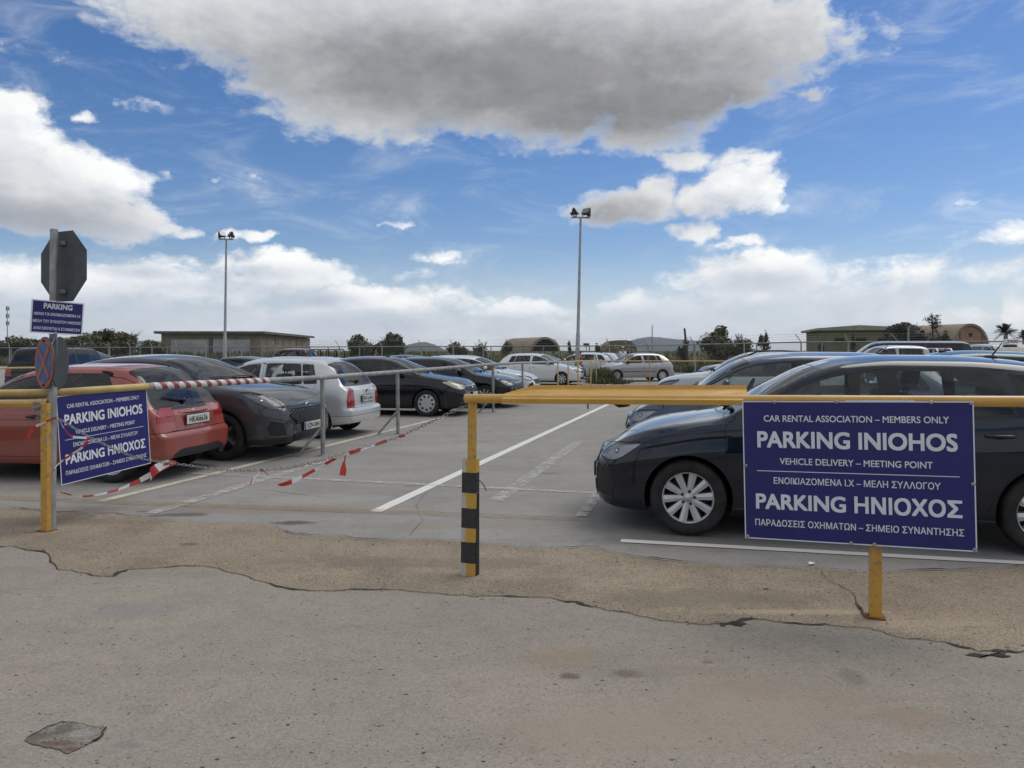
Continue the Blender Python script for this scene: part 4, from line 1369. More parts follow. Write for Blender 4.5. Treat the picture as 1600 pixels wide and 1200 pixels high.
far_px = [(-500, 780), (-200, 788), (0, 795), (60, 798), (120, 802), (200, 806), (250, 812), (330, 818), (430, 823), (450, 833), (500, 838), (560, 843), (620, 845), (720, 846), (760, 851), (850, 855), (930, 855), (965, 866), (1050, 877), (1130, 886),
          (1240, 889), (1270, 888), (1300, 892), (1360, 896), (1450, 892), (1540, 889), (1600, 885), (1800, 884), (2400, 890)]
near_px = [(-500, 846), (-200, 852), (0, 856), (30, 858), (65, 863), (75, 868), (78, 880), (90, 892), (130, 898), (160, 903), (180, 902), (200, 892), (260, 889), (320, 887), (345, 892), (380, 901), (410, 911), (450, 922), (520, 926), (580, 924), (650, 927), (700, 932),
           (740, 935), (790, 934), (850, 936), (900, 943), (930, 951), (960, 957), (1000, 966), (1060, 975), (1100, 979), (1130, 978), (1170, 970), (1220, 975), (1290, 978), (1360, 985), (1400, 998), (1450, 1003), (1500, 1014), (1530, 1022), (1570, 1021), (1600, 1020), (1800, 1040), (2400, 1080)]
far_l = [G(*p) for p in jitter(far_px, 2.2)]
near_l = [G(*p) for p in jitter(near_px, 2.2)]
def strip_between(name, a, b, z, mat):
    """sheet between two polylines that both run left to right"""
    vs = [Vector((p.x, p.y, z)) for p in a] + [Vector((p.x, p.y, z)) for p in b]
    bm = bmesh.new()
    v = [bm.verts.new(p) for p in vs]
    f = bm.faces.new(v[:len(a)] + v[len(a):][::-1])
    bmesh.ops.triangulate(bm, faces=[f], ngon_method='EAR_CLIP')
    bmesh.ops.recalc_face_normals(bm, faces=bm.faces)
    if sum(f.normal.z for f in bm.faces) < 0: bmesh.ops.reverse_faces(bm, faces=bm.faces)
    me = bpy.data.meshes.new(name); bm.to_mesh(me); bm.free(); me.materials.append(mat)
    o = bpy.data.objects.new(name, me); COL.objects.link(o); o['kind'] = 'structure'
    return o
tanc = (.27, .205, .14)
road_spots = [(G(890, 1058), .055, .05, (.12, .095, .07), .8), (G(980, 1055), .085, .055, (.15, .115, .075), .7), (G(1105, 1037), .04, .03, (.13, .10, .075), .6), (G(880, 1030), .25, .14, tanc, .45), (G(1070, 1052), .30, .08, tanc, .35),
              (G(1190, 1085), .12, .08, tanc, .4), (G(1420, 1122), .16, .10, tanc, .55), (G(1210, 1090), .5, .25, (.30, .245, .19), .5), (G(950, 1150), .5, .2, (.31, .255, .20), .5), (G(1330, 1060), .07, .1, (.13, .12, .10), .4),
              (G(210, 955), .35, .16, (.20, .20, .20), .4), (G(200, 1168), .07, .03, (.17, .17, .17), .5), (G(1450, 1190), .25, .06, tanc, .5), (G(1100, 1130), .9, .3, (.32, .27, .215), .4)]
m_road = ground_mat('road_asphalt', (.285, .255, .214), (.318, .280, .230), (.258, .234, .200), pits=1.0, spots=road_spots, speck=.25)
strip_spots = [(G(1240, 957), .55, .05, (.43, .35, .24), .6), (G(1430, 975), .5, .06, (.39, .315, .22), .5), (G(580, 880), .5, .16, (.175, .145, .115), .6), (G(1090, 935), .8, .22, (.19, .158, .122), .6), (G(60, 815), 1.0, .22, (.18, .145, .115), .6),
               (G(760, 880), .55, .2, (.19, .16, .125), .55), (G(1196, 921), .02, .02, (.03, .03, .03), .9), (G(295, 851), .1, .05, (.12, .1, .09), .7)]
m_strip = ground_mat('worn_concrete', (.290, .236, .172), (.342, .280, .206), (.208, .170, .130), pits=1.0, spots=strip_spots, speck=.50, bmp=1.0)
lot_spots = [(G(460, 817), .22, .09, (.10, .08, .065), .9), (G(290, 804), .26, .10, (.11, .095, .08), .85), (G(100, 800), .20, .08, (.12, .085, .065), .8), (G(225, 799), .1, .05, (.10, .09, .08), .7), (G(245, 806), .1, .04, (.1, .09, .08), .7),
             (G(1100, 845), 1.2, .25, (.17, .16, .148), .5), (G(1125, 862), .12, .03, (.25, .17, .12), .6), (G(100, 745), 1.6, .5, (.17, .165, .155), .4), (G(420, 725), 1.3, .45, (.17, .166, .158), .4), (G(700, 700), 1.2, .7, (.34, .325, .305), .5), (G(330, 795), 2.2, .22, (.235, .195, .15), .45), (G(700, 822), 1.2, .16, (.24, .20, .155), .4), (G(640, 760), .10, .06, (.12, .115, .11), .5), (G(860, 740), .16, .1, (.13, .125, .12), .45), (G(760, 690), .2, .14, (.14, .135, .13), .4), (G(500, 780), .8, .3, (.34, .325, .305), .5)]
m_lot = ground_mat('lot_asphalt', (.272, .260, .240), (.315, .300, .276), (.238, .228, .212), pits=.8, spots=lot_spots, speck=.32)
# broad land sheet with a gentle swell, out to the horizon
def land():
    m, B, b = newmat('field_grass')
    oc = objc(B)
    n = B.noise(oc, .06, 6, .6); n2 = B.noise(oc, .5, 6, .7); n3 = B.noise(oc, 4, 5, .7)
    c = B.mix(B.smooth(n, .35, .65), (.085, .105, .038), (.15, .145, .065))
    c = B.mix(B.smooth(n2, .48, .72), c, (.18, .145, .085))
    c = B.mix(B.smooth(n3, .4, .75, 0, .6), c, (.055, .068, .03))
    B.put(b.inputs['Base Color'], c); setp(b, rough=.95, spec=.1)
    bump(B, b, n3, .15, .6)
    xs = [-5000, -3000, -1200, -600, -300, -200, -140] + list(range(-100, 101, 10)) + [140, 200, 300, 600, 1200, 3000, 5000]
    ys = [-200, -60, -10, 20, 40, 50, 55] + list(range(60, 200, 10)) + [220, 260, 320, 450, 700, 1200, 2500, 5000]
    r = random.Random(5)
    vs, fs = [], []
    for y_ in ys:
        for x_ in xs:
            h = -.06
            edge = fence_y(x_)
            if y_ > edge + 3:
                h += min(1.0, (y_ - edge) / 60) * 1.25 + r.uniform(-.15, .25) * min(1, (y_ - edge) / 30)
            if y_ > 900: h = 1.3
            vs.append((x_, y_, h))
    n_ = len(xs)
    for j in range(len(ys) - 1):
        for i in range(n_ - 1):
            fs.append((j * n_ + i, j * n_ + i + 1, (j + 1) * n_ + i + 1, (j + 1) * n_ + i))
    mb = MB(); mb.add(vs, fs, 0, True)
    o = mb.build('ground', m); o['kind'] = 'structure'
    return o
FENCE = [(-70, 90), (-54, 75), (-12.5, 60), (9, 52), (19.2, 47), (32.5, 44), (60, 40)]
fence_yf = pchip(FENCE)
def fence_y(x_): return fence_yf(x_)
land()
lot_far = [Vector((x_, fence_y(x_) + 1.2, 0)) for x_ in np.linspace(-65, 60, 40)]
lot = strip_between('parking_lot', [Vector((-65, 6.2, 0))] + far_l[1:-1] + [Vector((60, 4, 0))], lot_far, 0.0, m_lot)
o = strip_between('worn_strip', far_l, near_l, .004, m_strip)
rd_near = [Vector((near_l[0].x, -40, 0)), Vector((near_l[-1].x, -40, 0))]
road = strip_between('road', near_l, rd_near, .008, m_road)
# broken edges and cracks: dark open gaps of varying width
m_crack = noisy('crack_dirt', (.02, .016, .012), (.06, .046, .034), 14, .95)
def crack(name, pts, w0, w1, z, seed=1):
    r = random.Random(seed)
    mb = MB(); vs = []
    ph = r.uniform(0, 9)
    for i, p in enumerate(pts):
        d = (pts[min(i + 1, len(pts) - 1)] - pts[max(i - 1, 0)]); d.z = 0; d.normalize()
        nn = Vector((-d.y, d.x, 0))
        w = w0 + (w1 - w0) * max(0, math.sin(i * .37 + ph) * .5 + math.sin(i * .11 + 2 * ph) * .5) * r.uniform(.4, 1.4)
        if i in (0, len(pts) - 1): w *= .2
        vs += [Vector((p.x, p.y, z)) + nn * w * .6, Vector((p.x, p.y, z)) - nn * w * .4]
    mb.add(vs, [(2 * i, 2 * i + 1, 2 * i + 3, 2 * i + 2) for i in range(len(pts) - 1)])
    o = mb.build(name, m_crack); o['kind'] = 'structure'
crack('pavement_crack', near_l, .008, .036, .012, 2)
crack('pavement_crack', far_l, .004, .024, .014, 5)
crack('pavement_crack', [G(*p) for p in jitter([(1282, 892), (1290, 905), (1310, 915), (1335, 932), (1345, 955), (1352, 968)], 2, 3)], .004, .018, .0115, 8)
def blot(name, px, ry_rx, mat, z, seed, n=26):
    r = random.Random(seed); c = G(*px)
    vs = [Vector((c.x + ry_rx[0] * math.cos(t) * r.uniform(.55, 1.15), c.y + ry_rx[1] * math.sin(t) * r.uniform(.5, 1.25) + ry_rx[1] * .5 * math.sin(3 * t), z)) for t in np.linspace(0, 2 * math.pi, n, endpoint=False)]
    mb = MB(); mb.add(vs, [list(range(n))]); o = mb.build(name, mat); o['kind'] = 'structure'
m_patch = ground_mat('broken_patch', (.20, .183, .158), (.265, .238, .202), (.28, .248, .206), pits=1.0, speck=.62, spots=[(G(82, 1166), .10, .03, (.14, .085, .05), .7), (G(60, 1155), .09, .05, (.09, .085, .075), .7), (G(110, 1175), .07, .02, (.13, .075, .045), .7), (G(100, 1143), .05, .06, (.11, .10, .09), .7), (G(130, 1150), .06, .03, (.33, .32, .30), .5)], bmp=1.0)
mb = MB()
pp = jitter([(38, 1161), (70, 1143), (95, 1133), (130, 1136), (166, 1141), (160, 1153), (135, 1168), (105, 1182), (80, 1172), (55, 1168), (38, 1161)], 2.0, 2)[:-1]
mb.add([Vector((p.x, p.y, .012)) for p in [G(*q) for q in pp]], [list(range(len(pp)))])
mb.build('pavement_patch', m_patch)['kind'] = 'structure'
for k, (px, sz) in enumerate([((1140, 978), (.09, .035)), ((1545, 1027), (.11, .03))]):
    blot('pavement_hole', px, sz, m_crack, .0125, 20 + k)

for q_, s_ in (([(300, 772), (420, 766), (520, 778), (600, 772), (700, 786), (800, 781), (900, 792)], 41), ([(560, 700), (640, 712), (700, 705), (800, 716), (930, 712)], 42), ([(640, 838), (660, 815), (650, 790), (668, 768)], 43)):
    crack('pavement_crack', [G(*p) for p in jitter(q_, 2.0, 3)], .0015, .006, .0028, s_)
crack('pavement_crack', [G(*q) for q in pp[:24]], .002, .014, .0145, 31)

# loose grit along the broken edge
m_grit = noisy('grit', (.22, .185, .145), (.42, .36, .28), 20, .95)
mb = MB(); r = random.Random(77)
for k in range(260):
    p = r.choice(near_l[20:-12]) if k % 5 < 3 else r.choice(far_l[20:-12])
    s_ = r.uniform(.002, .0065) * (1.7 if r.random() > .95 else 1)
    q = Vector((p.x + r.gauss(0, .25), p.y + abs(r.gauss(0, .10)) * (1 if k % 5 < 3 else -1), .008 + s_ * .4))
    mb.ell(q, (s_ * r.uniform(.8, 1.5), s_, s_ * r.uniform(.5, .9)), 6, 4)
o = mb.build('grit', m_grit); tag(o, 'loose grit and small stones along the broken pavement edges', 'gravel', None, 'stuff')
sc_ = G(1268, 883); t = thing('paper_scrap', 'small white paper scrap lying by the crack in front of the blue sign', 'litter', (sc_.x, sc_.y, .012), .5)
t.scale = (.55, .55, .55)
mb = MB(); mb.add([(-.05, -.02, 0), (.04, -.03, .012), (.06, .02, .0), (.0, .035, .018), (-.04, .02, .004)], [(0, 1, 2, 3, 4)]); mb.build('sheet', M['white'], t)
# ---------------------------------------------------------------- painted lines
def line_mat(name, c, wear, amax=1.0, spread=.07):
    m, B, b = newmat(name)
    t_ = m.node_tree
    tr = B.n('ShaderNodeBsdfTransparent'); mx = B.n('ShaderNodeMixShader')
    oc = objc(B)
    n = B.noise(oc, 6, 8, .72); n2 = B.noise(oc, 42, 4, .7)
    f = B.math('ADD', B.math('MULTIPLY', n, .65), B.math('MULTIPLY', n2, .35))
    B.put(b.inputs['Base Color'], B.mix(n2, tuple(v * .85 for v in c), c))
    t_.links.new(B.smooth(f, wear - spread, wear + spread, 0, amax), mx.inputs[0]); t_.links.new(tr.outputs[0], mx.inputs[1]); t_.links.new(b.outputs[0], mx.inputs[2])
    t_.links.new(mx.outputs[0], t_.nodes['Material Output'].inputs['Surface'])
    setp(b, rough=.75, spec=.3)
    return m
m_l1 = line_mat('line_white', (.74, .72, .66), .33)
m_l2 = line_mat('line_cream', (.62, .57, .45), .41)
m_l3 = line_mat('line_worn', (.62, .60, .56), .50, .72, .10)
m_l4 = line_mat('line_yellow_worn', (.42, .30, .17), .47, .40, .16)
NMARK = [0]
def mark(a, b, w, m, ext=0):
    NMARK[0] += 1; zk = .0034 + .0008 * NMARK[0]
    p, q = G(*a), G(*b)
    d = (q - p).normalized(); nn = Vector((-d.y, d.x, 0)) * w / 2
    n = max(2, int((q - p).length / .25)); r = random.Random(int(a[0]))
    vs = []
    for i in range(n + 1):
        c = p.lerp(q, i / n); k = r.uniform(.94, 1.05)
        vs += [c + nn * k + Vector((0, 0, zk)), c - nn * k + Vector((0, 0, zk))]
    mb = MB(); mb.add(vs, [(2 * i, 2 * i + 1, 2 * i + 3, 2 * i + 2) for i in range(n)])
    mb.build('road_marking', m)['kind'] = 'structure'
mark((586, 800), (1006, 606), .13, m_l1)
mark((156, 784), (700, 650.5), .12, m_l2)
mark((970, 845.5), (1720, 887), .095, m_l1)
mark((775, 783), (905, 690), .17, m_l3); mark((235, 803), (560, 705), .15, m_l3)
mark((280, 739), (930, 771), .09, m_l3); mark((735, 643.5), (985, 646.5), .10, m_l3)
mark((-60, 776), (905, 811), .20, m_l4); mark((908, 808), (945, 760), .11, m_l3)
mark((906, 610), (968, 598), .12, m_l2); mark((950, 606), (1120, 608), .1, m_l3); mark((985, 600.5), (1100, 601), .1, m_l3)

# ---------------------------------------------------------------- gate in front
U = (gate(1369, 700) - gate(731, 700)); U.z = 0; U.normalize()          # along the gate, to the right
ANG_G = math.atan2(U.y, U.x)
def wpt(px, py): return gate(px, py)
def local_obj(o, p): o.location = p
# middle post with striped sleeve
gp = G(731, 900)
t = thing('gate_post', 'middle gate post, yellow pipe in a black, white and yellow striped sleeve', 'post', gp, ANG_G)
mb = MB(); mb.tube([(.012, .03, .0), (.022, .03, 1.225)], .031, 20); mb.build('pipe', M['yellow_worn'], t)
m_str, B, b = newmat('striped_sleeve')
oc = objc(B); xx, yy_, zz = B.sep(oc)
zz = B.math('ADD', zz, B.math('MULTIPLY_ADD', B.noise(oc, 30, 3, .6), .008, -.004))
blk = None
for lo, hi in ((.09, .235), (.331, .468), (.573, .714)):
    k = B.math('MULTIPLY', B.math('GREATER_THAN', zz, lo), B.math('LESS_THAN', zz, hi))
    blk = k if blk is None else B.math('MAXIMUM', blk, k)
yw = B.smooth(B.math('ADD', xx, B.math('MULTIPLY_ADD', B.noise(oc, 14, 4, .6), .06, -.03)), -.020, -.003)
cc = B.mix(yw, (.50, .49, .45), B.mix(B.noise(B.vec('MULTIPLY', oc, (40, 40, 3)), 1.0, 4, .7), (.62, .38, .05), (.50, .28, .06)))
cc = B.mix(B.smooth(B.noise(oc, 38, 5, .7), .66, .72), cc, (.09, .07, .05))
cc = B.mix(blk, cc, B.mix(B.noise(oc, 20, 5, .7), (.014, .014, .015), (.05, .05, .052)))
B.put(b.inputs['Base Color'], cc); setp(b, rough=.6); bump(B, b, B.noise(oc, 40, 4), .002, .4)
mb = MB()
prof = []
for a in np.linspace(0, math.pi, 11):
    prof.append((-.055 * math.cos(a), .005 - .018 * math.sin(a) ** .6))
prof = [(-.055, .05)] + prof + [(.055, .05)]
n = len(prof); tk = [(p[0] * .93, p[1] + .006) for p in prof]
vs = []
for z_ in (0, .2, .4, .6, .806):
    lean = .014 * z_
    vs += [(p[0] + lean, p[1], z_) for p in prof] + [(p[0] + lean, p[1], z_) for p in tk]
fs = []
for j in range(4):
    o_ = j * 2 * n
    for i in range(n - 1):
        fs += [(o_ + i, o_ + i + 1, o_ + 2 * n + i + 1, o_ + 2 * n + i), (o_ + n + i + 1, o_ + n + i, o_ + 3 * n + i, o_ + 3 * n + i + 1)]
    fs += [(o_, o_ + 2 * n, o_ + 3 * n, o_ + n), (o_ + n - 1, o_ + 2 * n - 1, o_ + 4 * n - 1, o_ + 3 * n - 1)]
o_ = 8 * n
fs += [(o_ + i, o_ + i + 1, o_ + n + i + 1, o_ + n + i) for i in range(n - 1)]
mb.add(vs, fs, 0, False); mb.build('sleeve', m_str, t)
mb = MB(); mb.box((.058, .03, .40), (.010, .05, .80)); mb.build('sleeve_flange', M['black'], t)
mb = MB(); mb.tube([(.06, .0, .655), (.075, -.01, .668), (.10, -.012, .66), (.125, -.012, .63), (.142, -.012, .595)], .0035, 6); mb.build('wire', M['black'], t)
# right post
rp = G(1369, 969)
t = thing('gate_post', 'square yellow post scratched and rusty, standing under the large blue sign', 'post', rp, ANG_G)
mb = MB(); mb.box((.0, .04, .615), (.066, .066, 1.23), bev=.006); mb.build('tube', M['yellow_worn'], t)
mb = MB(); mb.box((0, .04, .006), (.10, .10, .012)); mb.build('foot_plate', M['rust'], t)
# bar
t = thing('gate_bar', 'long yellow gate bar lying across the posts, its middle opened into a bent plate', 'barrier', gate(731, 622) + Vector((0, 0, 0)), ANG_G)
def gl(px, py, dy=0.0):      # gate picture point -> bar local coordinates
    p = gate(px, py) - t.location
    return Vector((p.x * math.cos(-ANG_G) - p.y * math.sin(-ANG_G), p.x * math.sin(-ANG_G) + p.y * math.cos(-ANG_G) + dy, p.z))
a0, a1 = gl(727, 622.5), gl(1900, 629)
mb = MB()
pts = [a0.lerp(a1, k) for k in np.linspace(0, 1, 12)]
mb.tube(pts, .031, 22); mb.build('pipe', M['yellow'], t)
mb = MB()
xs_ = [gl(px, 620).x for px in (788, 826, 870, 950, 1030, 1100, 1150, 1166)]
wid_ = [0.01, .115, .12, .125, .118, .12, .118, .118]
vs = []
rq = random.Random(4)
for i, x_ in enumerate(xs_):
    zc_ = a0.z + (a1.z - a0.z) * (x_ - a0.x) / (a1.x - a0.x)
    w = wid_[i]; k = min(1, w / .1)
    dz = rq.uniform(-.004, .004)
    sk = .0 if i < 7 else -.015
    secs = [(-.036, -.030), (-.042, .000), (-.030, .008), (-.010 + w * .25, .014 + .008 * k + dz), (-.010 + w * .62, .020 + .022 * k - dz), (-.010 + w, .024 + .036 * k), (-.004 + w, .028 + .056 * k), (.004 + w, .024 + .054 * k)]
    vs += [(x_ + (sk if j < 3 else 0), y_ if j > 2 else y_, zc_ + z_) for j, (y_, z_) in enumerate(secs)]
ns_ = 8
fs = [(i * ns_ + j, i * ns_ + j + 1, (i + 1) * ns_ + j + 1, (i + 1) * ns_ + j) for i in range(len(xs_) - 1) for j in range(ns_ - 1)]
mb.add(vs, fs, 0, False)
pl = mb.build('plate', M['yellow'], t)
sol = pl.modifiers.new('thickness', 'SOLIDIFY'); sol.thickness = .004; sol.offset = 0
for px, py0, py1 in ((918, 630, 639), (1036, 630, 638)):
    mb = MB(); mb.tube([gl(px, py0, .01), gl(px, py1, .01)], .005, 8); mb.build('pin', M['rust'], t)
mb = MB()
vs = [gl(955, 630, .02), gl(982, 630, .02), gl(984, 634.5, .01), gl(976, 636.5, .03), gl(967, 637, .0), gl(958, 633, .03)]
mb.add(vs, [(0, 1, 2, 3, 4, 5)]); fl_ = mb.build('rusted_flap', M['rust'], t); fl_.modifiers.new('t', 'SOLIDIFY').thickness = .006
mb = MB(); mb.tube([gl(1320, 628.2), gl(1428, 628.7)], .0335, 18); mb.build('wrap', noisy('worn_white_wrap', (.55, .54, .52), (.74, .73, .71), 12, .6), t)

# signs with lettering
def sign_board(t, TL, TR, BR, BL, lines, rule=None, border=.006, screws=(), thick=.006):
    """flat board through four corner points; part positions are fractions of the board"""
    ex = ((TR - TL) + (BR - BL)) / 2; ey = ((TL - BL) + (TR - BR)) / 2
    w, h = ex.length, ey.length
    ex.normalize(); ey = (ey - ex * ey.dot(ex)).normalized(); ez = ex.cross(ey)   # ez towards viewer? local -y faces viewer
    c = (TL + TR + BR + BL) / 4
    Mx = Matrix((ex, -ez, ey)).transposed().to_4x4(); Mx.translation = c
    t.matrix_world = Mx
    mb = MB(); mb.box((0, thick / 2, 0), (w, thick, h), bev=.001); mb.build('panel', M['signblue'], t)
    mb = MB()
    for (cx, cz, sx, sz) in ((0, h / 2 - border / 2, w, border), (0, -h / 2 + border / 2, w, border), (-w / 2 + border / 2, 0, border, h - 2 * border), (w / 2 - border / 2, 0, border, h - 2 * border)):
        mb.box((cx, -.0005, cz), (sx, .005, sz))
    mb.build('border', M['signwhite'], t)
    for (body, v, ch, wf, bold) in lines:
        o = text_mesh(body, 'text_line', M['signwhite'], t, width=w * wf, height=h * ch, bold=bold)
        o.location = (0, -.0008, h / 2 - v * h)
    if rule:
        mb = MB(); mb.box((0, -.001, h / 2 - rule[0] * h), (w * rule[1], .001, .004)); mb.build('rule', M['signwhite'], t)
    for (fx, fy) in screws:
        mb = MB(); mb.lathe([(.011, 0), (.011, -.004), (.007, -.008), (.001, -.009)], 12, T=Matrix.Translation((-w / 2 + fx * w, -.002, h / 2 - fy * h))); mb.build('screw', M['steel'], t)
    return w, h
BIG = [('CAR RENTAL ASSOCIATION – MEMBERS ONLY', .125, .045, .80, .012), ('PARKING INIOHOS', .277, .112, .86, .028), ('VEHICLE DELIVERY – MEETING POINT', .432, .045, .66, .012),
       ('ΕΝΟΙΚΙΑΖΟΜΕΝΑ Ι.Χ – ΜΕΛΗ ΣΥΛΛΟΓΟΥ', .572, .047, .72, .012), ('PARKING ΗΝΙΟΧΟΣ', .722, .112, .885, .028), ('ΠΑΡΑΔΟΣΕΙΣ ΟΧΗΜΑΤΩΝ – ΣΗΜΕΙΟ ΣΥΝΑΝΤΗΣΗΣ', .878, .047, .90, .012)]
t = empty('sign'); tag(t, 'large blue parking sign with white lettering on the right gate post', 'sign')
fr = Vector((U.y, -U.x, 0)) * .045       # hangs just in front of bar and post
def rsz(px, py, f): return gate(px, py) + fr
# keep the same picture corners while standing in front of the bar
def front_of(px, py, d):
    p = gate(px, py); q = p + fr
    k = (px - 800) / FPX
    n_ = Vector((U.y, -U.x, 0)); p0 = GA + fr
    Y = (p0.dot(n_)) / (Vector((k, 1, 0)).dot(n_))
    return at(px, py, Y)
sign_board(t, front_of(1162, 627, 0), front_of(1524, 627, 0), front_of(1524, 862.5, 0), front_of(1162, 840, 0), BIG, (.505, .875), screws=((.15, .006), (.43, .006), (.83, .006), (.01, .47), (.99, .55), (.48, .99), (.58, .99), (.012, .985), (.99, .985), (.99, .01)))

# left side: yellow post, grey sign pole, bars, railing
lp = G(68, 831)
t = thing('gate_post', 'battered yellow post with peeling paint beside the grey sign pole', 'post', lp, ANG_G)
mb = MB(); mb.box((.01, .03, .55), (.076, .076, 1.10), bev=.006); mb.build('tube', M['yellow_worn'], t)
mb = MB(); mb.box((.0, .03, .004), (.12, .11, .014)); mb.build('foot_plate', M['rust'], t)
t = thing('gate_bar', 'yellow pipe ending at the battered post, at the left edge', 'barrier', gate(-150, 632))
e = gate(77, 630) - t.location
mb = MB(); mb.tube([Vector((-2.0, .5, .0)), Vector((0, 0, 0)), e], .036, 20); mb.build('pipe', M['yellow'], t)
mb = MB(); mb.tube([e * .93, e * 1.004], .041, 20); mb.build('end_cap', M['yellow'], t)
RAIL = [Vector((-3.97, 6.40, 1.185)), Vector((-3.68, 7.42, 1.19)), Vector((-2.79, 10.87, 1.155)), Vector((-2.12, 13.7, 1.157)), Vector((-.47, 18.56, 1.21)), Vector((.33, 22.5, 1.18)), Vector((1.89, 30.2, 1.10))]
t = thing('railing', 'long pipe railing running back beside the parked cars, yellow near end, grey beyond', 'railing', (RAIL[2].x, RAIL[2].y, 0))
O = Vector(t.location)
left_end = gate(-150, 617) + Vector((0, .12, 0))
mb = MB(); mb.tube([left_end - O, RAIL[0] - O, RAIL[1] - O], .034, 18); mb.build('top_rail', M['yellow_pale'], t); t.children[-1]['label'] = 'yellow near end of the rail'  # paler yellow here paints in the sky highlight along the upper pipe
mb = MB(); mb.tube([p - O for p in RAIL[1:]], .036, 16); mb.build('top_rail', M['galv_dull'], t)
for i, p in enumerate(RAIL[2:6]):
    mb = MB(); f_ = Vector((p.x, p.y, 0)) - O
    mb.tube([f_, f_ + Vector((-.012, 0, p.z))], .033, 14); mb.box(f_ + Vector((0, 0, .006)), (.15, .15, .012)); mb.build('post', M['galv_dull'], t)
    mb = MB(); mb.tube([f_ + Vector((-.02, 0, .42)), f_ + Vector((-.36, -.10, .0))], .02, 10); mb.build('brace', M['galv_dull'], t)
for k in (.45, .78):
    p = RAIL[3].lerp(RAIL[4], k) - O
    mb = MB(); mb.tube([p - (RAIL[4] - RAIL[3]).normalized() * .05, p + (RAIL[4] - RAIL[3]).normalized() * .05], .043, 14); mb.build('coupling', M['galv_dull'], t)
# striped tape wound round the rail
m_wind, B, b = newmat('wound_tape')
xx, yy_, zz = B.sep(objc(B))
f = B.math('FRACT', B.math('ADD', B.math('MULTIPLY', xx, 5.6), B.math('MULTIPLY', zz, 5.0)))
B.put(b.inputs['Base Color'], B.mix(B.math('GREATER_THAN', f, .55), (.60, .58, .57), (.27, .05, .052))); setp(b, rough=.5)
A_, Bq = RAIL[1].lerp(RAIL[2], .02), RAIL[1].lerp(RAIL[2], .60)
d_ = (Bq - A_)
t = empty('barrier_tape', A_, math.atan2(d_.y, d_.x))
mb = MB(); mb.tube([Vector((k * d_.length, 0, math.sin(k * 60) * .002)) for k in np.linspace(0, 1, 24)], [.0372 + .0008 * math.sin(k * 9) for k in range(24)], 16); mb.build('winding', m_wind, t)
t.rotation_euler = (0, -math.asin(d_.z / d_.length), math.atan2(d_.y, d_.x))
tag(t, 'red and white tape wound round the railing behind the tilted blue sign', 'tape')
# left sign hanging from the near end of the rail
t = empty('sign'); tag(t, 'smaller blue parking sign hanging from the railing behind the chain, turned away', 'sign')
hang = Vector((.045, -.012, 0))
sign_board(t, at(88, 617, 6.40), at(228.5, 606, 7.42), at(235, 722, 7.42), at(95, 761, 6.42), BIG, (.505, .875), screws=((.35, .007), (.7, .007), (.01, .01), (.99, .01)))
# sign pole with octagon, small sign and two discs
pp0 = G(81, 829); ptop = at(84.5, 358, pp0.y)
t = thing('sign_pole', 'galvanised pole beside the battered yellow post, carrying four traffic signs', 'pole', pp0)
mb = MB(); mb.tube([(0, 0, 0), (ptop.x - pp0.x, 0, ptop.z)], .031, 18); mb.build('pole', M['steel'], t)
def on_pole(py, dx=0.0, dy=0.0):
    z_ = HC - (py - HY) / FPX * pp0.y
    return Vector((pp0.x + (ptop.x - pp0.x) * z_ / ptop.z + dx, pp0.y + dy, z_))
def disc_sign(name, label, c, rad, nsides, yaw, pitch, faces):
    o = thing(name, label, 'sign', c, yaw)
    return o
s = thing('stop_sign', 'grey back of an octagonal stop sign at the top of the pole', 'sign', on_pole(415, .045, .06), R(-25))
oct_ = [(.315 * math.cos(R(22.5 + 45 * k)) / math.cos(R(22.5)), .315 * math.sin(R(22.5 + 45 * k)) / math.cos(R(22.5))) for k in range(8)]
oct_ = [(a * .97, b * .97) for a, b in oct_]
mb = MB(); mb.prism(oct_, 0, .004); mb.build('panel', M['signback'], s)
mb = MB(); mb.prism([(a * .93, b * .93) for a, b in oct_], .005, .006); mb.build('face', M['red_disc'], s)
for z_ in (-.22, .2):
    mb = MB(); mb.box((0, -.02, z_), (.09, .025, .035)); mb.build('bracket', M['steel'], s)
s = thing('sign', 'small blue sign reading PARKING between the octagon and the round signs', 'sign')
sign_board(s, at(48, 466.5, 6.14), at(131, 474.5, 6.42), at(129, 524, 6.42), at(48, 520, 6.14), [('PARKING', .17, .155, .54, .03), ('ΜΟΝΟ ΓΙΑ ΕΝΟΙΚΙΑΖΟΜΕΝΑ Ι.Χ', .415, .085, .88, .02), ('ΜΕΛΗ ΤΟΥ ΣΥΛΛΟΓΟΥ ΗΝΙΟΧΟΣ', .63, .085, .91, .02), ('ΑΠΑΓΟΡΕΥΕΤΑΙ Η ΣΤΑΘΜΕΥΣΗ', .845, .085, .88, .02)], border=.010, screws=((.48, .03), (.48, .97)))
def circ(r_, n=40): return [(r_ * math.cos(2 * math.pi * k / n), r_ * math.sin(2 * math.pi * k / n)) for k in range(n)]
s = thing('no_stopping_sign', 'round red and blue no stopping sign with faded paint, facing left', 'sign', on_pole(567, -.042, -.055), R(-40))
mb = MB(); mb.prism(circ(.224), .0, .012); mb.build('panel', M['signback'], s)
mb = MB(); mb.prism(circ(.218), -.003, .0); mb.build('ring', M['red_disc'], s)
mb = MB(); mb.prism(circ(.172), -.005, -.003); mb.build('field', M['blue_disc'], s)
for a in (45, -45):
    mb = MB(); T = Matrix.Rotation(R(a), 4, 'Y'); mb.box((0, -.0065 if a > 0 else -.0068, 0), (.36, .003, .048), T=T); mb.build('bar', M['red_disc'], s)
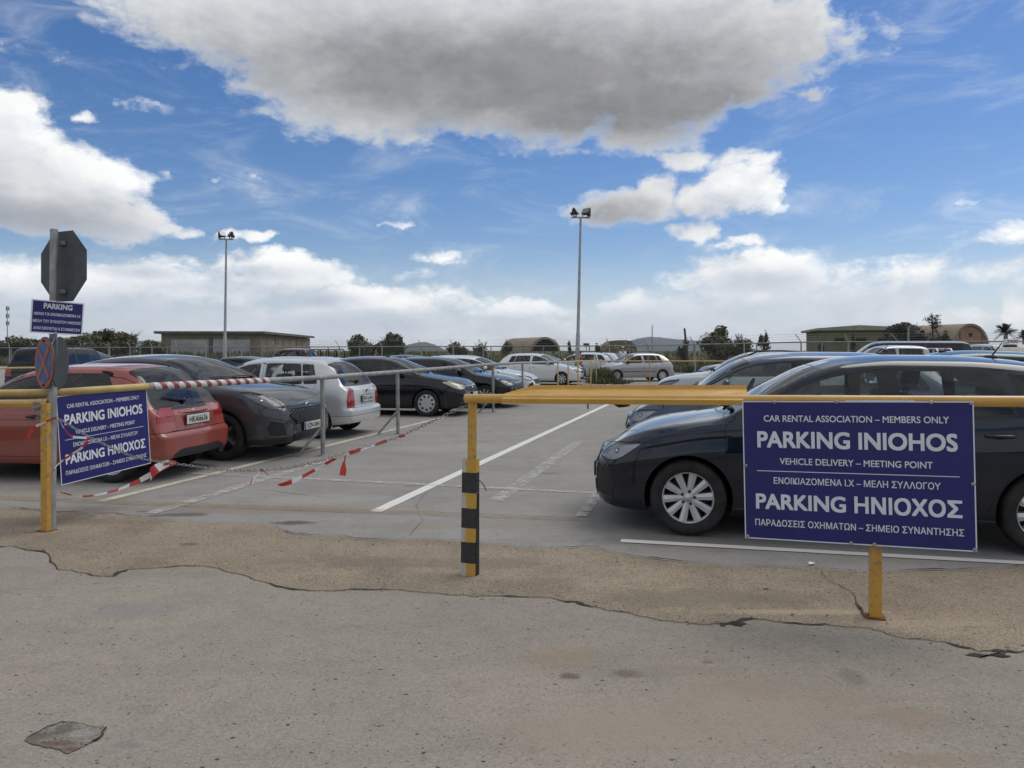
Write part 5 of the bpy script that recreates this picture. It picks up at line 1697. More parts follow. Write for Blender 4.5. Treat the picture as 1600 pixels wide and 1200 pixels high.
for z_ in (.19, -.19):
    mb = MB(); mb.lathe([(.012, 0), (.012, -.008), (.001, -.01)], 10, T=Matrix.Translation((0, -.005, z_))); mb.build('bolt', M['black'], s)
s = thing('round_sign', 'dark back of a round sign facing away, right of the grey pole', 'sign', on_pole(567, .012, .08), R(104))
mb = MB(); mb.prism(circ(.224), .0, .010); mb.build('panel', noisy('dark_sign_back', (.018, .022, .025), (.03, .036, .038), 5, .5), s)
mb = MB(); mb.prism(circ(.226), .010, .014); mb.build('face', M['white'], s)

# chain from post to post
M['chain'] = noisy('chain_steel', (.20, .20, .19), (.38, .38, .37), 30, .45, .5)
def catmull(pts, n=8):
    out = []
    for i in range(len(pts) - 1):
        p0, p1, p2, p3 = pts[max(i - 1, 0)], pts[i], pts[i + 1], pts[min(i + 2, len(pts) - 1)]
        for k in range(n):
            t_ = k / n
            out.append(.5 * ((2 * p1) + (p2 - p0) * t_ + (2 * p0 - 5 * p1 + 4 * p2 - p3) * t_ ** 2 + (-p0 + 3 * p1 - 3 * p2 + p3) * t_ ** 3))
    out.append(pts[-1]); return out
def resample(pts, step):
    out = [pts[0]]; acc_ = 0
    for a, b in zip(pts, pts[1:]):
        L_ = (b - a).length; pos = step - acc_
        while pos < L_:
            out.append(a.lerp(b, pos / L_)); pos += step
        acc_ = (acc_ + L_) % step
    return out
FRG = Vector((U.y, -U.x, 0)) * .06
chain_px = [(66, 634), (80, 641), (110, 658), (150, 682), (200, 705), (235, 716), (300, 728), (350, 734), (400, 735), (450, 731), (490, 722), (520, 714), (560, 702), (610, 687), (650, 670), (690, 651), (720, 638), (732, 632)]
cp = resample(catmull([gate(*p) + (FRG if p[0] < 260 else Vector()) for p in chain_px], 6), .031)
t = thing('chain', 'steel chain hanging slack across the gateway between two posts', 'chain', cp[0])
mb = MB()
for i, (a, b) in enumerate(zip(cp, cp[1:])):
    d_ = (b - a).normalized(); c = (a + b) / 2 - cp[0]
    s1 = d_.cross(Vector((0, 0, 1))).normalized(); s2 = s1.cross(d_)
    s_ = s1 if i % 2 else s2
    ring = []
    for k in range(10):
        an = 2 * math.pi * k / 10
        ca, sa = math.cos(an), math.sin(an)
        ring.append(c + d_ * (.014 * ca + .0068 * (1 if ca > 0 else -1)) + s_ * (.0085 * sa))
    mb.tube(ring + [ring[0]], .0027, 5, cap=False)
mb.build('links', M['chain'], t)
# knot of chain at the left post
mb = MB()
for k in range(14):
    q = gate(68 + rnd.uniform(-6, 10), 640 + rnd.uniform(-14, 14)) + FRG * rnd.uniform(.7, 1.4) - cp[0]
    d_ = Vector((rnd.uniform(-1, 1), rnd.uniform(-.4, .4), rnd.uniform(-1, 1))).normalized(); s_ = d_.cross(Vector((0, 1, .2))).normalized()
    ring = [q + d_ * .022 * math.cos(a) + s_ * .011 * math.sin(a) for a in np.linspace(0, 2 * math.pi, 11)]
    mb.tube(ring, .0036, 5, cap=False)
mb.build('knot', M['chain'], t)
# fluttering barrier tape: ribbons with alternating red and white lengths
def ribbon(name, label, px, widths, tw, period=.17, phase=0.0, fwd=None):
    pts = [gate(*p) + FRG * (1.25 if p[0] < 262 else .1) for p in px]
    cs = resample(catmull(pts, 8), .025)
    t = thing(name, label, 'tape', cs[0])
    mb = MB(); vs = []
    L_ = 0; mi = []
    for i, p in enumerate(cs):
        d_ = (cs[min(i + 1, len(cs) - 1)] - cs[max(i - 1, 0)]).normalized()
        k = i / max(1, len(cs) - 1)
        w = np.interp(k, [q[0] for q in widths], [q[1] for q in widths])
        an = tw * math.sin(k * 14 + phase) + phase
        up_ = (Vector((0, 0, 1)) - d_ * d_.z)
        if up_.length < .2: up_ = Vector((U.x, U.y, 0))
        up_.normalize(); side_ = d_.cross(up_)
        e_ = up_ * math.cos(an) + side_ * math.sin(an)
        vs += [p - cs[0] + e_ * w / 2, p - cs[0] - e_ * w / 2]
        mi.append(int(((i * .025) / period + phase) % 2))
    for i in range(len(cs) - 1):
        mb.add(vs[2 * i:2 * i + 4], [(0, 1, 3, 2)], mi[i], True)
    mb.build('ribbon', [M['red'], M['white']], t, fix=False)
    return t
ribbon('barrier_tape', 'red and white tape looping from the battered post over the left blue sign', [(56, 683), (64, 668), (80, 660), (102, 652), (110, 664), (124, 680), (150, 684), (140, 698), (118, 712), (99, 728), (92, 745), (97, 762), (120, 770), (145, 773), (185, 766), (215, 755), (240, 743), (262, 727), (270, 723)],
       [(0, .05), (.05, .022), (.2, .016), (.3, .022), (.45, .013), (.6, .018), (.7, .014), (.8, .026), (.9, .040), (1, .05)], .7, .13)
ribbon('barrier_tape', 'short red and white tape end fluttering where the chain passes the left sign', [(276, 723), (262, 724), (253, 732), (246, 746)], [(0, .03), (.4, .06), (1, .085)], .2, .09, .3)
ribbon('barrier_tape', 'white and pink tape end hanging from the lowest part of the chain', [(410, 733), (404, 741), (396, 750), (391, 754)], [(0, .015), (.4, .06), (.8, .085), (1, .08)], .1, .10, .95)
ribbon('barrier_tape', 'red and white tape trailing along the chain to the railing post', [(408, 733), (416, 738), (424, 747), (434, 757), (446, 756), (462, 750), (480, 741), (500, 730), (522, 718), (550, 707), (580, 697), (610, 687), (637, 679)], [(0, .014), (.12, .026), (.25, .036), (.45, .022), (.6, .032), (.8, .020), (1, .026)], .7, .11, .2)
ribbon('barrier_tape', 'single red tape end hanging straight down from the chain', [(541, 712), (538, 722), (537, 735), (535, 747)], [(0, .01), (.35, .02), (.6, .05), (1, .055)], .15, .22, .0)

# ---------------------------------------------------------------- yellow railings deeper in the lot
def pipe_rail(label, pts, spacing, h, mat, r=.03, name='railing', bases=None):
    t = thing(name, label, 'railing', pts[0])
    O = pts[0]
    mb = MB(); mb.tube([p + Vector((0, 0, h)) - O for p in pts], r, 10); mb.build('top_rail', mat, t)
    if bases is None:
        bases = []
        for a, b in zip(pts, pts[1:]):
            n = max(1, int((b - a).length / spacing))
            bases += [a.lerp(b, k / n) for k in range(n)]
        bases.append(pts[-1])
    for p in bases:
        mb = MB(); mb.tube([p - O, p + Vector((rnd.uniform(-.02, .02), 0, h)) - O], r * .95, 8); mb.build('post', mat, t)
    return t
pipe_rail('bent yellow railing with many posts, past the grey railing and beside the grass clump', [Vector((1.89, 30.2, 0)), Vector((4.3, 35.3, 0))], 1, 1.09, M['yellow_pale'],
          bases=[G(872, 607), G(888, 606.5), G(903, 606), G(923, 602), G(932, 599.5), G(938, 597)])
pipe_rail('yellow railing crossing in front of the silver hatchback with grey rub strips', [Vector((4.3, 35.3, 0)), Vector((6.55, 35.0, 0)), Vector((12.5, 33.5, 0)), Vector((19, 32, 0))], 3.4, 1.06, M['yellow'], bases=[Vector((6.55, 35, 0)), Vector((12.5, 33.5, 0))])
pipe_rail('yellow railing behind the first row of cars, in front of the black off-roader', [Vector((-22, 22.0, 0)), Vector((-16.3, 22.6, 0)), Vector((-10.6, 32.5, 0)), Vector((-5.6, 33.5, 0))], 3.2, 1.0, M['yellow_pale'])

# ---------------------------------------------------------------- floodlight masts
def mast(label, px, Y, top_py, spread, yaw):
    b = Vector(((px - 800) / FPX * Y, Y, 0)); h = HC - (top_py - HY) / FPX * Y
    t = thing('lamp_post', label, 'lamp post', b, 0, 'floodlight masts in the car park')
    lean = {901: .20, 350.5: .12}.get(px, 0)
    mb = MB(); mb.tube([(0, 0, 0), (lean * .35, 0, 2.4), (lean * .36, 0, 2.45), (lean, 0, h)], [.115, .105, .085, .052], 14); mb.box((0, 0, .02), (.36, .36, .04)); mb.build('pole', M['steel'], t)
    mb = MB(); mb.box((0, 0, 0), (.10, .06, .35), T=Matrix.Translation((0, -.1, .9))); mb.build('hatch', M['galv_dull'], t)
    T0 = Matrix.Translation((lean, 0, h)) @ Matrix.Rotation(R(yaw), 4, 'Z')
    mb = MB(); mb.box((0, 0, 0), (spread, .07, .07), T=T0); mb.build('crossbar', M['steel'], t)
    for sg in (-1, 1):
        T = T0 @ Matrix.Translation((sg * spread * .36, 0, .07)) @ Matrix.Rotation(R(sg * -58 + 6), 4, 'Z')
        f = MB()
        Tt = T @ Matrix.Translation((0, -.06, .22)) @ Matrix.Rotation(R(-32), 4, 'X')
        w2, h2 = .23, .17
        vs = [(-w2, -.08, -h2), (w2, -.08, -h2), (w2, -.08, h2), (-w2, -.08, h2), (-w2 * .7, .10, -h2 * .7), (w2 * .7, .10, -h2 * .7), (w2 * .7, .10, h2 * .7), (-w2 * .7, .10, h2 * .7)]
        f.add(vs, [(0, 1, 5, 4), (1, 2, 6, 5), (2, 3, 7, 6), (3, 0, 4, 7), (4, 5, 6, 7), (3, 2, 1, 0)], 0, False, Tt)
        f.box((0, .18, 0), (.16, .16, .14), 0, Tt)
        f.box((.0, -.085, 0), (.40, .01, .28), 1, Tt)
        f.box((-.24, 0, -.12), (.02, .05, .28), 0, T @ Matrix.Translation((0, -.06, .22))); f.box((.24, 0, -.12), (.02, .05, .28), 0, T @ Matrix.Translation((0, -.06, .22)))
        f.box((0, 0, -.26), (.48, .05, .02), 0, T @ Matrix.Translation((0, -.06, .22)))
        f.build('floodlight', [noisy('lamp_case', (.02, .02, .022), (.04, .04, .042), 9, .5) if 'lamp_case' not in bpy.data.materials else bpy.data.materials['lamp_case'], M['flood_glass']], t)
    return t
mast('tall floodlight mast with two lamps, right of centre behind the white cars', 901, 37, 340, .95, 8)
mast('tall floodlight mast with two lamps, left in front of the long low building', 350.5, 45, 374, .90, 0)

# ---------------------------------------------------------------- fence with barbed wire arms
def wire_mat():
    m, B, b = newmat('chain_link')
    t = m.node_tree
    tr = B.n('ShaderNodeBsdfTransparent'); mx = B.n('ShaderNodeMixShader'); mx.inputs[0].default_value = .10
    setp(b, color=(.16, .16, .15), rough=.6)
    t.links.new(tr.outputs[0], mx.inputs[1]); t.links.new(b.outputs[0], mx.inputs[2]); t.links.new(mx.outputs[0], t.nodes['Material Output'].inputs['Surface'])
    return m
M['link'] = wire_mat()
M['post_grey'] = noisy('fence_post', (.24, .235, .21), (.34, .33, .30), 3, .7)
def fence(label, dy, htop, spacing, seed, x0=-68, x1=56, arm=True):
    r = random.Random(seed)
    t = thing('fence', label, 'fence', (0, fence_y(0) + dy, 0))
    O = Vector(t.location)
    x_ = x0; tops, feet = [], []
    while x_ < x1:
        y_ = fence_y(x_) + dy
        zt = HC - (np.interp(x_ / y_ * FPX + 800, [-40, 560, 1000, 1270, 1650], [543.5, 541.5, 540, 534, 533]) - HY) / FPX * y_ + htop
        foot = Vector((x_, y_, 0)); top_ = Vector((x_, y_, zt))
        feet.append(foot); tops.append(top_)
        mb = MB(); mb.tube([foot - O, top_ - O], .05, 6)
        if arm:
            k = r.uniform(.6, 1.1)
            mb.tube([top_ - O, top_ - O + Vector((-.34 * k, .1, .52))], .03, 5)
        mb.build('post', M['post_grey'], t)
        x_ += spacing * r.uniform(.75, 1.25)
    mb = MB(); mb.tube([p - O for p in tops], .035, 5); mb.build('top_rail', M['post_grey'], t)
    n = len(tops)
    mb = MB(); mb.add([p - O for p in feet] + [p - O - Vector((0, 0, .03)) for p in tops], [(i, i + 1, n + i + 1, n + i) for i in range(n - 1)]); mb.build('wire_mesh', M['link'], t)
    if arm:
        mb = MB()
        for k in (.35, .65, .95):
            mb.tube([p - O + Vector((-.30 * k, .08, .52 * k)) for p in tops], .005, 4)
        mb.build('barbed_wire', M['galv_dull'], t)
    return t
fence('wire fence with slanting barbed wire arms along the far side of the car park', 0.0, 0.0, 3.0, 11)
fence('second wire fence a few metres beyond the first one', 7.5, -.02, 4.0, 23, arm=False)

# ---------------------------------------------------------------- buildings beyond the fence
m_wall1 = noisy('weathered_wall', (.19, .16, .12), (.25, .215, .165), .5, .9, 0, 6, .3, .02)
m_slab = noisy('concrete_slab', (.10, .10, .10), (.15, .145, .14), .6, .9)
m_gate = noisy('pale_sheet_gate', (.34, .35, .36), (.45, .46, .46), .5, .7)
m_green = noisy('green_wall', (.13, .145, .085), (.18, .19, .12), .5, .9)
m_paleslab = noisy('pale_slab', (.26, .27, .21), (.33, .33, .27), .6, .9)
m_pink = noisy('pink_brick', (.30, .17, .125), (.37, .22, .165), .9, .9, 0, 6, .3, .02)
m_tan = noisy('tan_shelter', (.24, .19, .13), (.31, .25, .18), .3, .9)
m_dark = plain('dark_opening', (.02, .018, .016), .95)
# long low building with two sliding gates
t = thing('building', 'long low tan building with two pale sliding doors and flat overhanging roof', 'building', (-61, 128, -.5), R(4))
Wd_, Dp, Hh = 17.0, 42.0, 5.0
mb = MB(); mb.add([(0, 0, 0), (Wd_, 0, 0), (Wd_ , Dp, 0), (0, Dp, 0), (0, 0, Hh), (Wd_, 0, Hh), (Wd_, Dp, Hh * .98), (0, Dp, Hh * .98)], [(0, 1, 5, 4), (1, 2, 6, 5), (2, 3, 7, 6), (3, 0, 4, 7)])
for k in range(1, 7): mb.box((Wd_ + .06, k * 6 - 2, Hh / 2 - .2), (.12, .5, Hh - .5))
mb.build('wall', m_wall1, t)
mb = MB(); mb.box((Wd_ / 2, Dp / 2, Hh + .22), (Wd_ + 1.8, Dp + 1.8, .44)); mb.build('roof', m_slab, t)
for cx in (4.9, 12.0):
    mb = MB(); mb.box((cx, -.12, 2.0), (6.4, .16, 4.0))
    for k in range(7): mb.box((cx - 3.0 + k, -.22, 2.0), (.08, .06, 3.9))
    mb.box((cx, -.22, 3.0), (6.3, .06, .12)); mb.build('sliding_door', m_gate, t)
mb = MB(); mb.box((8.45, -.2, 2.2), (.5, .3, 4.4)); mb.build('door_post', m_slab, t)
# green building
t = thing('building', 'green walled building with pale flat roof edge, behind the round dark bush', 'building', (54.6, 130, -.5), R(-14))
mb = MB(); mb.box((7, 9, 2.8), (14, 18, 5.6)); mb.build('wall', m_green, t)
mb = MB(); mb.add([(-.9, -.9, 5.6), (15, -.9, 5.6), (15, 19, 5.6), (-.9, 19, 5.6), (-.9, -.9, 6.0), (6, -.9, 6.5), (15, -.9, 6.0), (15, 19, 6.0), (6, 19, 6.5), (-.9, 19, 6.0)], [(0, 1, 6, 5, 4), (1, 2, 7, 6), (2, 3, 9, 8, 7), (3, 0, 4, 9), (4, 5, 8, 9), (5, 6, 7, 8), (0, 3, 2, 1)]); mb.build('roof', m_paleslab, t)
for cx in (3, 6.5, 10):
    mb = MB(); mb.box((cx, -.03, 3.9), (1.6, .08, .8)); mb.build('window', m_dark, t)
# barrel vaulted brick building
def vault(label, loc, rz, w, h, length, mw, mr, end_open=False, spring=.45):
    t = thing('building', label, 'building', loc, rz)
    n = 18
    arc = [(-w / 2 * math.cos(math.pi * k / n), h * spring + h * (1 - spring) * math.sin(math.pi * k / n)) for k in range(n + 1)]
    if spring > 0: arc = [(-w / 2, 0)] + arc + [(w / 2, 0)]
    n = len(arc)
    mb = MB(); mb.add([(a, y_, b) for y_ in (0, length) for a, b in arc], [(i, i + 1, n + i + 1, n + i) for i in range(n - 1)], 0, False)
    mb.build('roof', mr, t).modifiers.new('t', 'SOLIDIFY').thickness = -.35
    if end_open:
        mb = MB(); mb.prism([(a * .93, b * .93) for a, b in arc], 2.0, 2.2); mb.build('dark_interior', m_dark, t)
        mb = MB()
        k = [(a, b) for a, b in arc]; k2 = [(a * .93, b * .93) for a, b in arc]
        mb.add([(a, -.3, b) for a, b in k] + [(a, -.3, b) for a, b in k2], [(i, i + 1, n + i + 1, n + i) for i in range(n - 1)]); mb.build('arch_rim', mw, t)
    else:
        mb = MB(); mb.prism([(a * .985, b * .985) for a, b in arc], .15, .3); mb.build('end_wall', mw, t)
        mb = MB(); mb.box((0, .1, h * .78), (.5, .12, .5)); mb.build('vent', m_dark, t)
        for q in (-.32, .36):
            mb = MB(); mb.box((w * q, .12, h * .42), (.12, .12, h * .84)); mb.build('drainpipe', m_slab, t)
    return t
vault('pink brick building with barrel roof and round gable, left of the palm', (62.4, 100, -.4), R(14), 5.4, 5.3, 11, m_pink, m_tan)
vault('tan concrete aircraft shelter with dark arched opening, far behind the white hatchbacks', (10.6, 235, -.3), R(22), 10.5, 5.9, 26, m_tan, m_tan, True, 0.0)
# stone hut
m_stone, B, b = newmat('field_stone')
v = B.n('ShaderNodeTexVoronoi'); v.inputs['Scale'].default_value = 3.2; B.put(v.inputs['Vector'], objc(B))
B.put(b.inputs['Base Color'], B.mix(B.smooth(v.outputs['Distance'], .1, .5), (.50, .43, .31), (.17, .145, .10))); setp(b, rough=.95); bump(B, b, v.outputs['Distance'], .1, .8)
t = thing('stone_hut', 'rough rubble stone hut behind the fence, right of the right lamp mast', 'hut', (10.4, 72, -.2), R(3))
t.scale = (.80, .8, .95)
n = 14
arc = [(-1.95, 0), (-1.95, 1.9), (-1.75, 2.45), (-1.3, 2.78), (-.6, 2.9), (.6, 2.92), (1.3, 2.8), (1.75, 2.5), (1.95, 2.0), (1.95, 0)]
mb = MB(); mb.prism(arc, -1.6, 1.6); mb.build('wall', m_stone, t)
mb = MB(); mb.box((.9, -1.62, .9), (.7, .1, 1.6)); mb.build('doorway', m_dark, t)

# ---------------------------------------------------------------- hills, mast, poles
def hill(name, px0, px1, tops, Y, depth, c1, c2):
    """ridge with real depth; tops = (fraction, picture row)"""
    x0, x1 = (px0 - 800) / FPX * Y, (px1 - 800) / FPX * Y
    r = random.Random(int(px0) + 900)
    f = pchip(tops)
    vs, fs = [], []
    nx, ny = 60, 14
    for j in range(ny + 1):
        v_ = j / ny
        for i in range(nx + 1):
            u_ = i / nx
            ht = max(0, HC + (HY - f(u_)) / FPX * Y)
            prof = math.sin(math.pi * v_) ** .9
            vs.append((x0 + (x1 - x0) * u_ + r.uniform(-.4, .4) * (x1 - x0) / nx, Y + depth * (v_ - .5), ht * prof * (1 + r.uniform(-.03, .03)) - .5))
    for j in range(ny):
        for i in range(nx):
            a = j * (nx + 1) + i
            fs.append((a, a + 1, a + nx + 2, a + nx + 1))
    mb = MB(); mb.add(vs, fs, 0, True)
    m, B, b = newmat('hazed_hill_scrub')  # distance haze is put into the ridge colours as a bluish tint
    nn = B.noise(objc(B), 9.0 / (x1 - x0), 7, .65)
    B.put(b.inputs['Base Color'], B.mix(B.smooth(nn, .35, .65), c1, c2)); setp(b, rough=1.0, spec=0.05)
    o = mb.build(name, m); o['kind'] = 'structure'
hill('mountain', 955, 1135, [(0, 547), (.12, 540), (.25, 528.5), (.33, 526.5), (.45, 529), (.6, 531), (.75, 533.5), (.88, 539), (1, 548)], 3600, 1500, (.105, .115, .135), (.14, .145, .155))
hill('hill', 628, 690, [(0, 548), (.3, 537), (.55, 534.5), (.75, 537), (1, 548)], 2400, 700, (.10, .115, .115), (.13, .14, .13))
hill('hill', 120, 300, [(0, 548), (.3, 537), (.6, 532.5), (.8, 534), (1, 548)], 2400, 900, (.105, .12, .125), (.13, .14, .14))
def pole(label, px, Y, top, r, lean=0.0, mat=None, name='pole', cat='pole'):
    t = thing(name, label, cat, ((px - 800) / FPX * Y, Y, -.1))
    h = HC - (top - HY) / FPX * Y + .1
    mb = MB(); mb.tube([(0, 0, 0), (lean, 0, h)], [r, r * .7], 8); mb.build('shaft', mat or M['galv_dull'], t)
    return t, h
pole('thin grey pole behind the fence above the silver hatchback', 1019, 58, 508, .05)
pole('thick leaning dark stump of a pole right of the thin grey pole', 1076, 62, 513, .12, -.35, M['bark'])
pole('weathered post standing before the round dark bush', 1419, 52, 510, .09, .02, M['post_grey'])
t, h = pole('far lattice radio mast at the left edge of the sky', 11.5, 420, 478, .28, 0, M['galv_dull'], 'radio_mast', 'mast')
mb = MB()
for k in range(3):
    for a in range(3):
        an = R(120 * a + 30); mb.box((.7 * math.cos(an), .7 * math.sin(an), h - 1.5 - k * 4.2), (.4, .4, 2.2))
mb.build('antenna_panels', M['signback'], t)
t, h = pole('small blue road sign on a post beyond the fence, beside the right mast', 916, 80, 535.5, .05, 0, M['galv_dull'], 'road_sign', 'sign')
mb = MB(); mb.box((0, -.08, h - .25), (.66, .03, .36)); mb.build('panel', M['blue_disc'], t)

# ---------------------------------------------------------------- trees and shrubs
def crown_mesh(name, parent, c, rad, n, leaf, mats, seed, blobs=9, elong=1.0, core=.0):
    """leaf clumps scattered through an uneven volume"""
    r = random.Random(seed)
    bl = []
    for i in range(blobs):
        d = Vector((r.gauss(0, 1), r.gauss(0, 1), r.gauss(0, .8)))
        d = d.normalized() * r.uniform(.25, .80)
        bl.append((Vector((d.x * rad[0], d.y * rad[1], d.z * rad[2])), r.uniform(.30, .55), r.random()))
    mb = MB()
    V_, F_, Mi = [], [], []
    for i in range(n):
        b_, s_, tone = r.choice(bl)
        d = Vector((r.gauss(0, 1), r.gauss(0, 1), r.gauss(0, 1))).normalized() * (r.random() ** .45) * s_
        p = Vector(c) + b_ + Vector((d.x * rad[0], d.y * rad[1], d.z * rad[2]))
        if p.z < .05: p.z = .05 + r.random() * .3
        nrm = (d.normalized() + Vector((r.gauss(0, .6), r.gauss(0, .6), r.gauss(0, .6) + .3))).normalized()
        a = nrm.orthogonal().normalized(); q = Matrix.Rotation(r.uniform(0, 6.28), 3, nrm); a = q @ a; bb = nrm.cross(a)
        L_ = leaf * r.uniform(.6, 1.4); w = L_ * .5 * elong
        o_ = len(V_)
        V_ += [p - a * L_ * .5, p + bb * w * .5 + nrm * L_ * .08, p + a * L_ * .5, p - bb * w * .5 + nrm * L_ * .08]
        F_.append((o_, o_ + 1, o_ + 2, o_ + 3))
        k = tone * .7 + r.random() * .5
        Mi.append(0 if k < .45 else (1 if k < .85 else min(2, len(mats) - 1)))
    for b_, s_, tone in bl if core else []:        # dense inner twigs that close the crown
        o_ = len(V_)
        for i in range(6):
            for k in range(8):
                th, ph = math.pi * (i + .5) / 6, 2 * math.pi * k / 8
                q = s_ * core * r.uniform(.8, 1.1)
                p = Vector(c) + b_ + Vector((q * rad[0] * math.sin(th) * math.cos(ph), q * rad[1] * math.sin(th) * math.sin(ph), q * rad[2] * math.cos(th)))
                p.z = max(p.z, .03); V_.append(p)
        for i in range(5):
            for k in range(8):
                F_.append((o_ + i * 8 + k, o_ + i * 8 + 8 + k, o_ + i * 8 + 8 + (k + 1) % 8, o_ + i * 8 + (k + 1) % 8)); Mi.append(0)
    me = bpy.data.meshes.new(name); me.from_pydata([tuple(v) for v in V_], [], F_)
    for m in mats: me.materials.append(m)
    me.polygons.foreach_set('material_index', Mi); me.update()
    o = bpy.data.objects.new(name, me); COL.objects.link(o); o.parent = parent
    return o
def tree(label, px, Y, top, wpx, n, leaf, mats, seed, trunk=.35, name='tree', cat='tree', bare=0, blobs=10, core=.55, ground=0.0, base_frac=.28):
    x_ = (px - 800) / FPX * Y
    H = HC - (top - HY) / FPX * Y - ground
    rx = wpx / FPX * Y / 2
    t = thing(name, label, cat, (x_, Y, ground), rnd.uniform(0, 6))
    r = random.Random(seed)
    mb = MB()
    mb.tube([(0, 0, -.2), (.1, 0, H * .25), (.05, .1, H * .55)], [trunk * .22, trunk * .16, trunk * .08], 7)
    for k in range(7 + bare):
        a = r.uniform(0, 6.28); z0_ = H * r.uniform(.15, .5)
        e_ = Vector((math.cos(a) * rx * r.uniform(.5, .95), math.sin(a) * rx * r.uniform(.5, .95), H * r.uniform(.6, 1.0 if bare else .9)))
        s0 = Vector((.08, 0, z0_)); m_ = s0.lerp(e_, .5) + Vector((0, 0, H * .06))
        mb.tube([s0, m_, e_], [trunk * .09, trunk * .055, trunk * .02], 5)
        for q in range(3):
            d = Vector((r.uniform(-1, 1), r.uniform(-1, 1), r.uniform(.1, 1))) * rx * .35
            mb.tube([m_.lerp(e_, r.random()), e_ + d * .6], [trunk * .03, trunk * .012], 4)
    mb.build('trunk', M['bark'], t)
    lo = H * base_frac
    if n: crown_mesh('crown', t, (0, 0, (lo + H) / 2), (rx * 1.05, rx * 1.05, (H - lo) / 2 * 1.05), n, leaf * 1.15, mats, seed + 5, blobs, 1.0, core)
    return t
LA, LB, LC, LD, LP = M['leaf_a'], M['leaf_b'], M['leaf_c'], M['leaf_dry'], M['leaf_pine']
# hedge of scrub at the left, each bush its own
for i, (px, top, w, sd, lab) in enumerate([(-40, 520, 90, 1, 'dense green bush at the left edge of the skyline'), (30, 524, 70, 2, 'low olive bush below the far radio mast'), (72, 528, 60, 3, 'low bush just left of the round no stopping sign'),
                                           (122, 521, 60, 4, 'olive bush just right of the sign pole'), (158, 516, 62, 5, 'tallest rounded bush of the scrub left of the long building'), (196, 519, 58, 6, 'twiggy half bare bush left of the long building'), (232, 534, 50, 7, 'low bush touching the corner of the long building')]):
    tree(lab, px, 96 + (i % 3) * 4, top, w, 2600, .42, [LA, LB, LC] if i != 5 else [LC, LD, LB], 100 + sd, .8, 'bush', 'bush', bare=8 if i == 5 else 0, base_frac=.05, blobs=16, core=.6 if i != 5 else .3)
tree('small dark tree right of the long building', 566, 92, 526, 46, 1800, .36, [LA, LB, LB], 31, .8, base_frac=.1, blobs=18, core=.8)
tree('larger rounded dark tree right of the small one, left of centre', 613, 92, 521.5, 48, 2300, .36, [LA, LA, LB], 32, .9, base_frac=.05, blobs=22, core=.85)
tree('low bush behind the fence over the black hatchbacks', 712, 84, 532, 40, 1100, .3, [LA, LB, LC], 33, .5, 'bush', 'bush', base_frac=.1)
tree('thin dry bush left of the arched shelter', 752, 84, 533, 30, 500, .28, [LC, LD, LB], 34, .5, 'bush', 'bush', bare=5, base_frac=.1, core=0)
tree('small dark bush at the left foot of the arched shelter', 792, 95, 531, 16, 600, .26, [LA, LA, LB], 35, .5, 'bush', 'bush', base_frac=.1)
tree('tiny dark tree left of the right lamp mast', 890, 110, 530, 6, 240, .3, [LA, LA, LP], 36, .4, base_frac=.2)
tree('dark shrub at the left shoulder of the stone hut', 936, 76, 530, 12, 400, .25, [LA, LB, LP], 37, .5, 'bush', 'bush', base_frac=.1)
tree('olive leaved tree behind the fence, biggest right of centre', 1122, 60, 512.5, 62, 2600, .26, [LA, LC, LB], 38, .9, base_frac=.12, blobs=14)
tree('loose half bare tree just right of the olive leaved tree', 1160, 60, 519, 30, 700, .24, [LC, LB, LD], 39, .7, bare=4, base_frac=.2, core=0)
tree('thin ragged young tree leaning, right of the half bare one', 1194, 56, 515, 18, 260, .22, [LA, LP, LA], 40, .5, bare=3, base_frac=.3, blobs=6, core=0)
tree('dark shrub at the foot of the leaning stump', 1068, 64, 531, 18, 500, .22, [LA, LP, LB], 41, .5, 'bush', 'bush', base_frac=.1)
tree('small ragged shrub before the green building', 1334, 60, 517, 7, 140, .25, [LA, LP, LP], 42, .4, 'bush', 'bush', base_frac=.3, blobs=5)
tree('small dark bush left of the green building', 1283, 95, 529, 14, 350, .25, [LA, LP, LB], 45, .4, 'bush', 'bush', base_frac=.1)
tree('big round dark bush in front of the green building', 1414, 66, 500.5, 62, 9000, .27, [LP, LP, LA], 43, 1.0, 'bush', 'bush', base_frac=.30, blobs=34, core=.85)
tree('low dark shrub below the tall ragged conifer', 1478, 64, 519, 30, 900, .24, [LA, LP, LA], 46, .5, 'bush', 'bush', base_frac=.05)
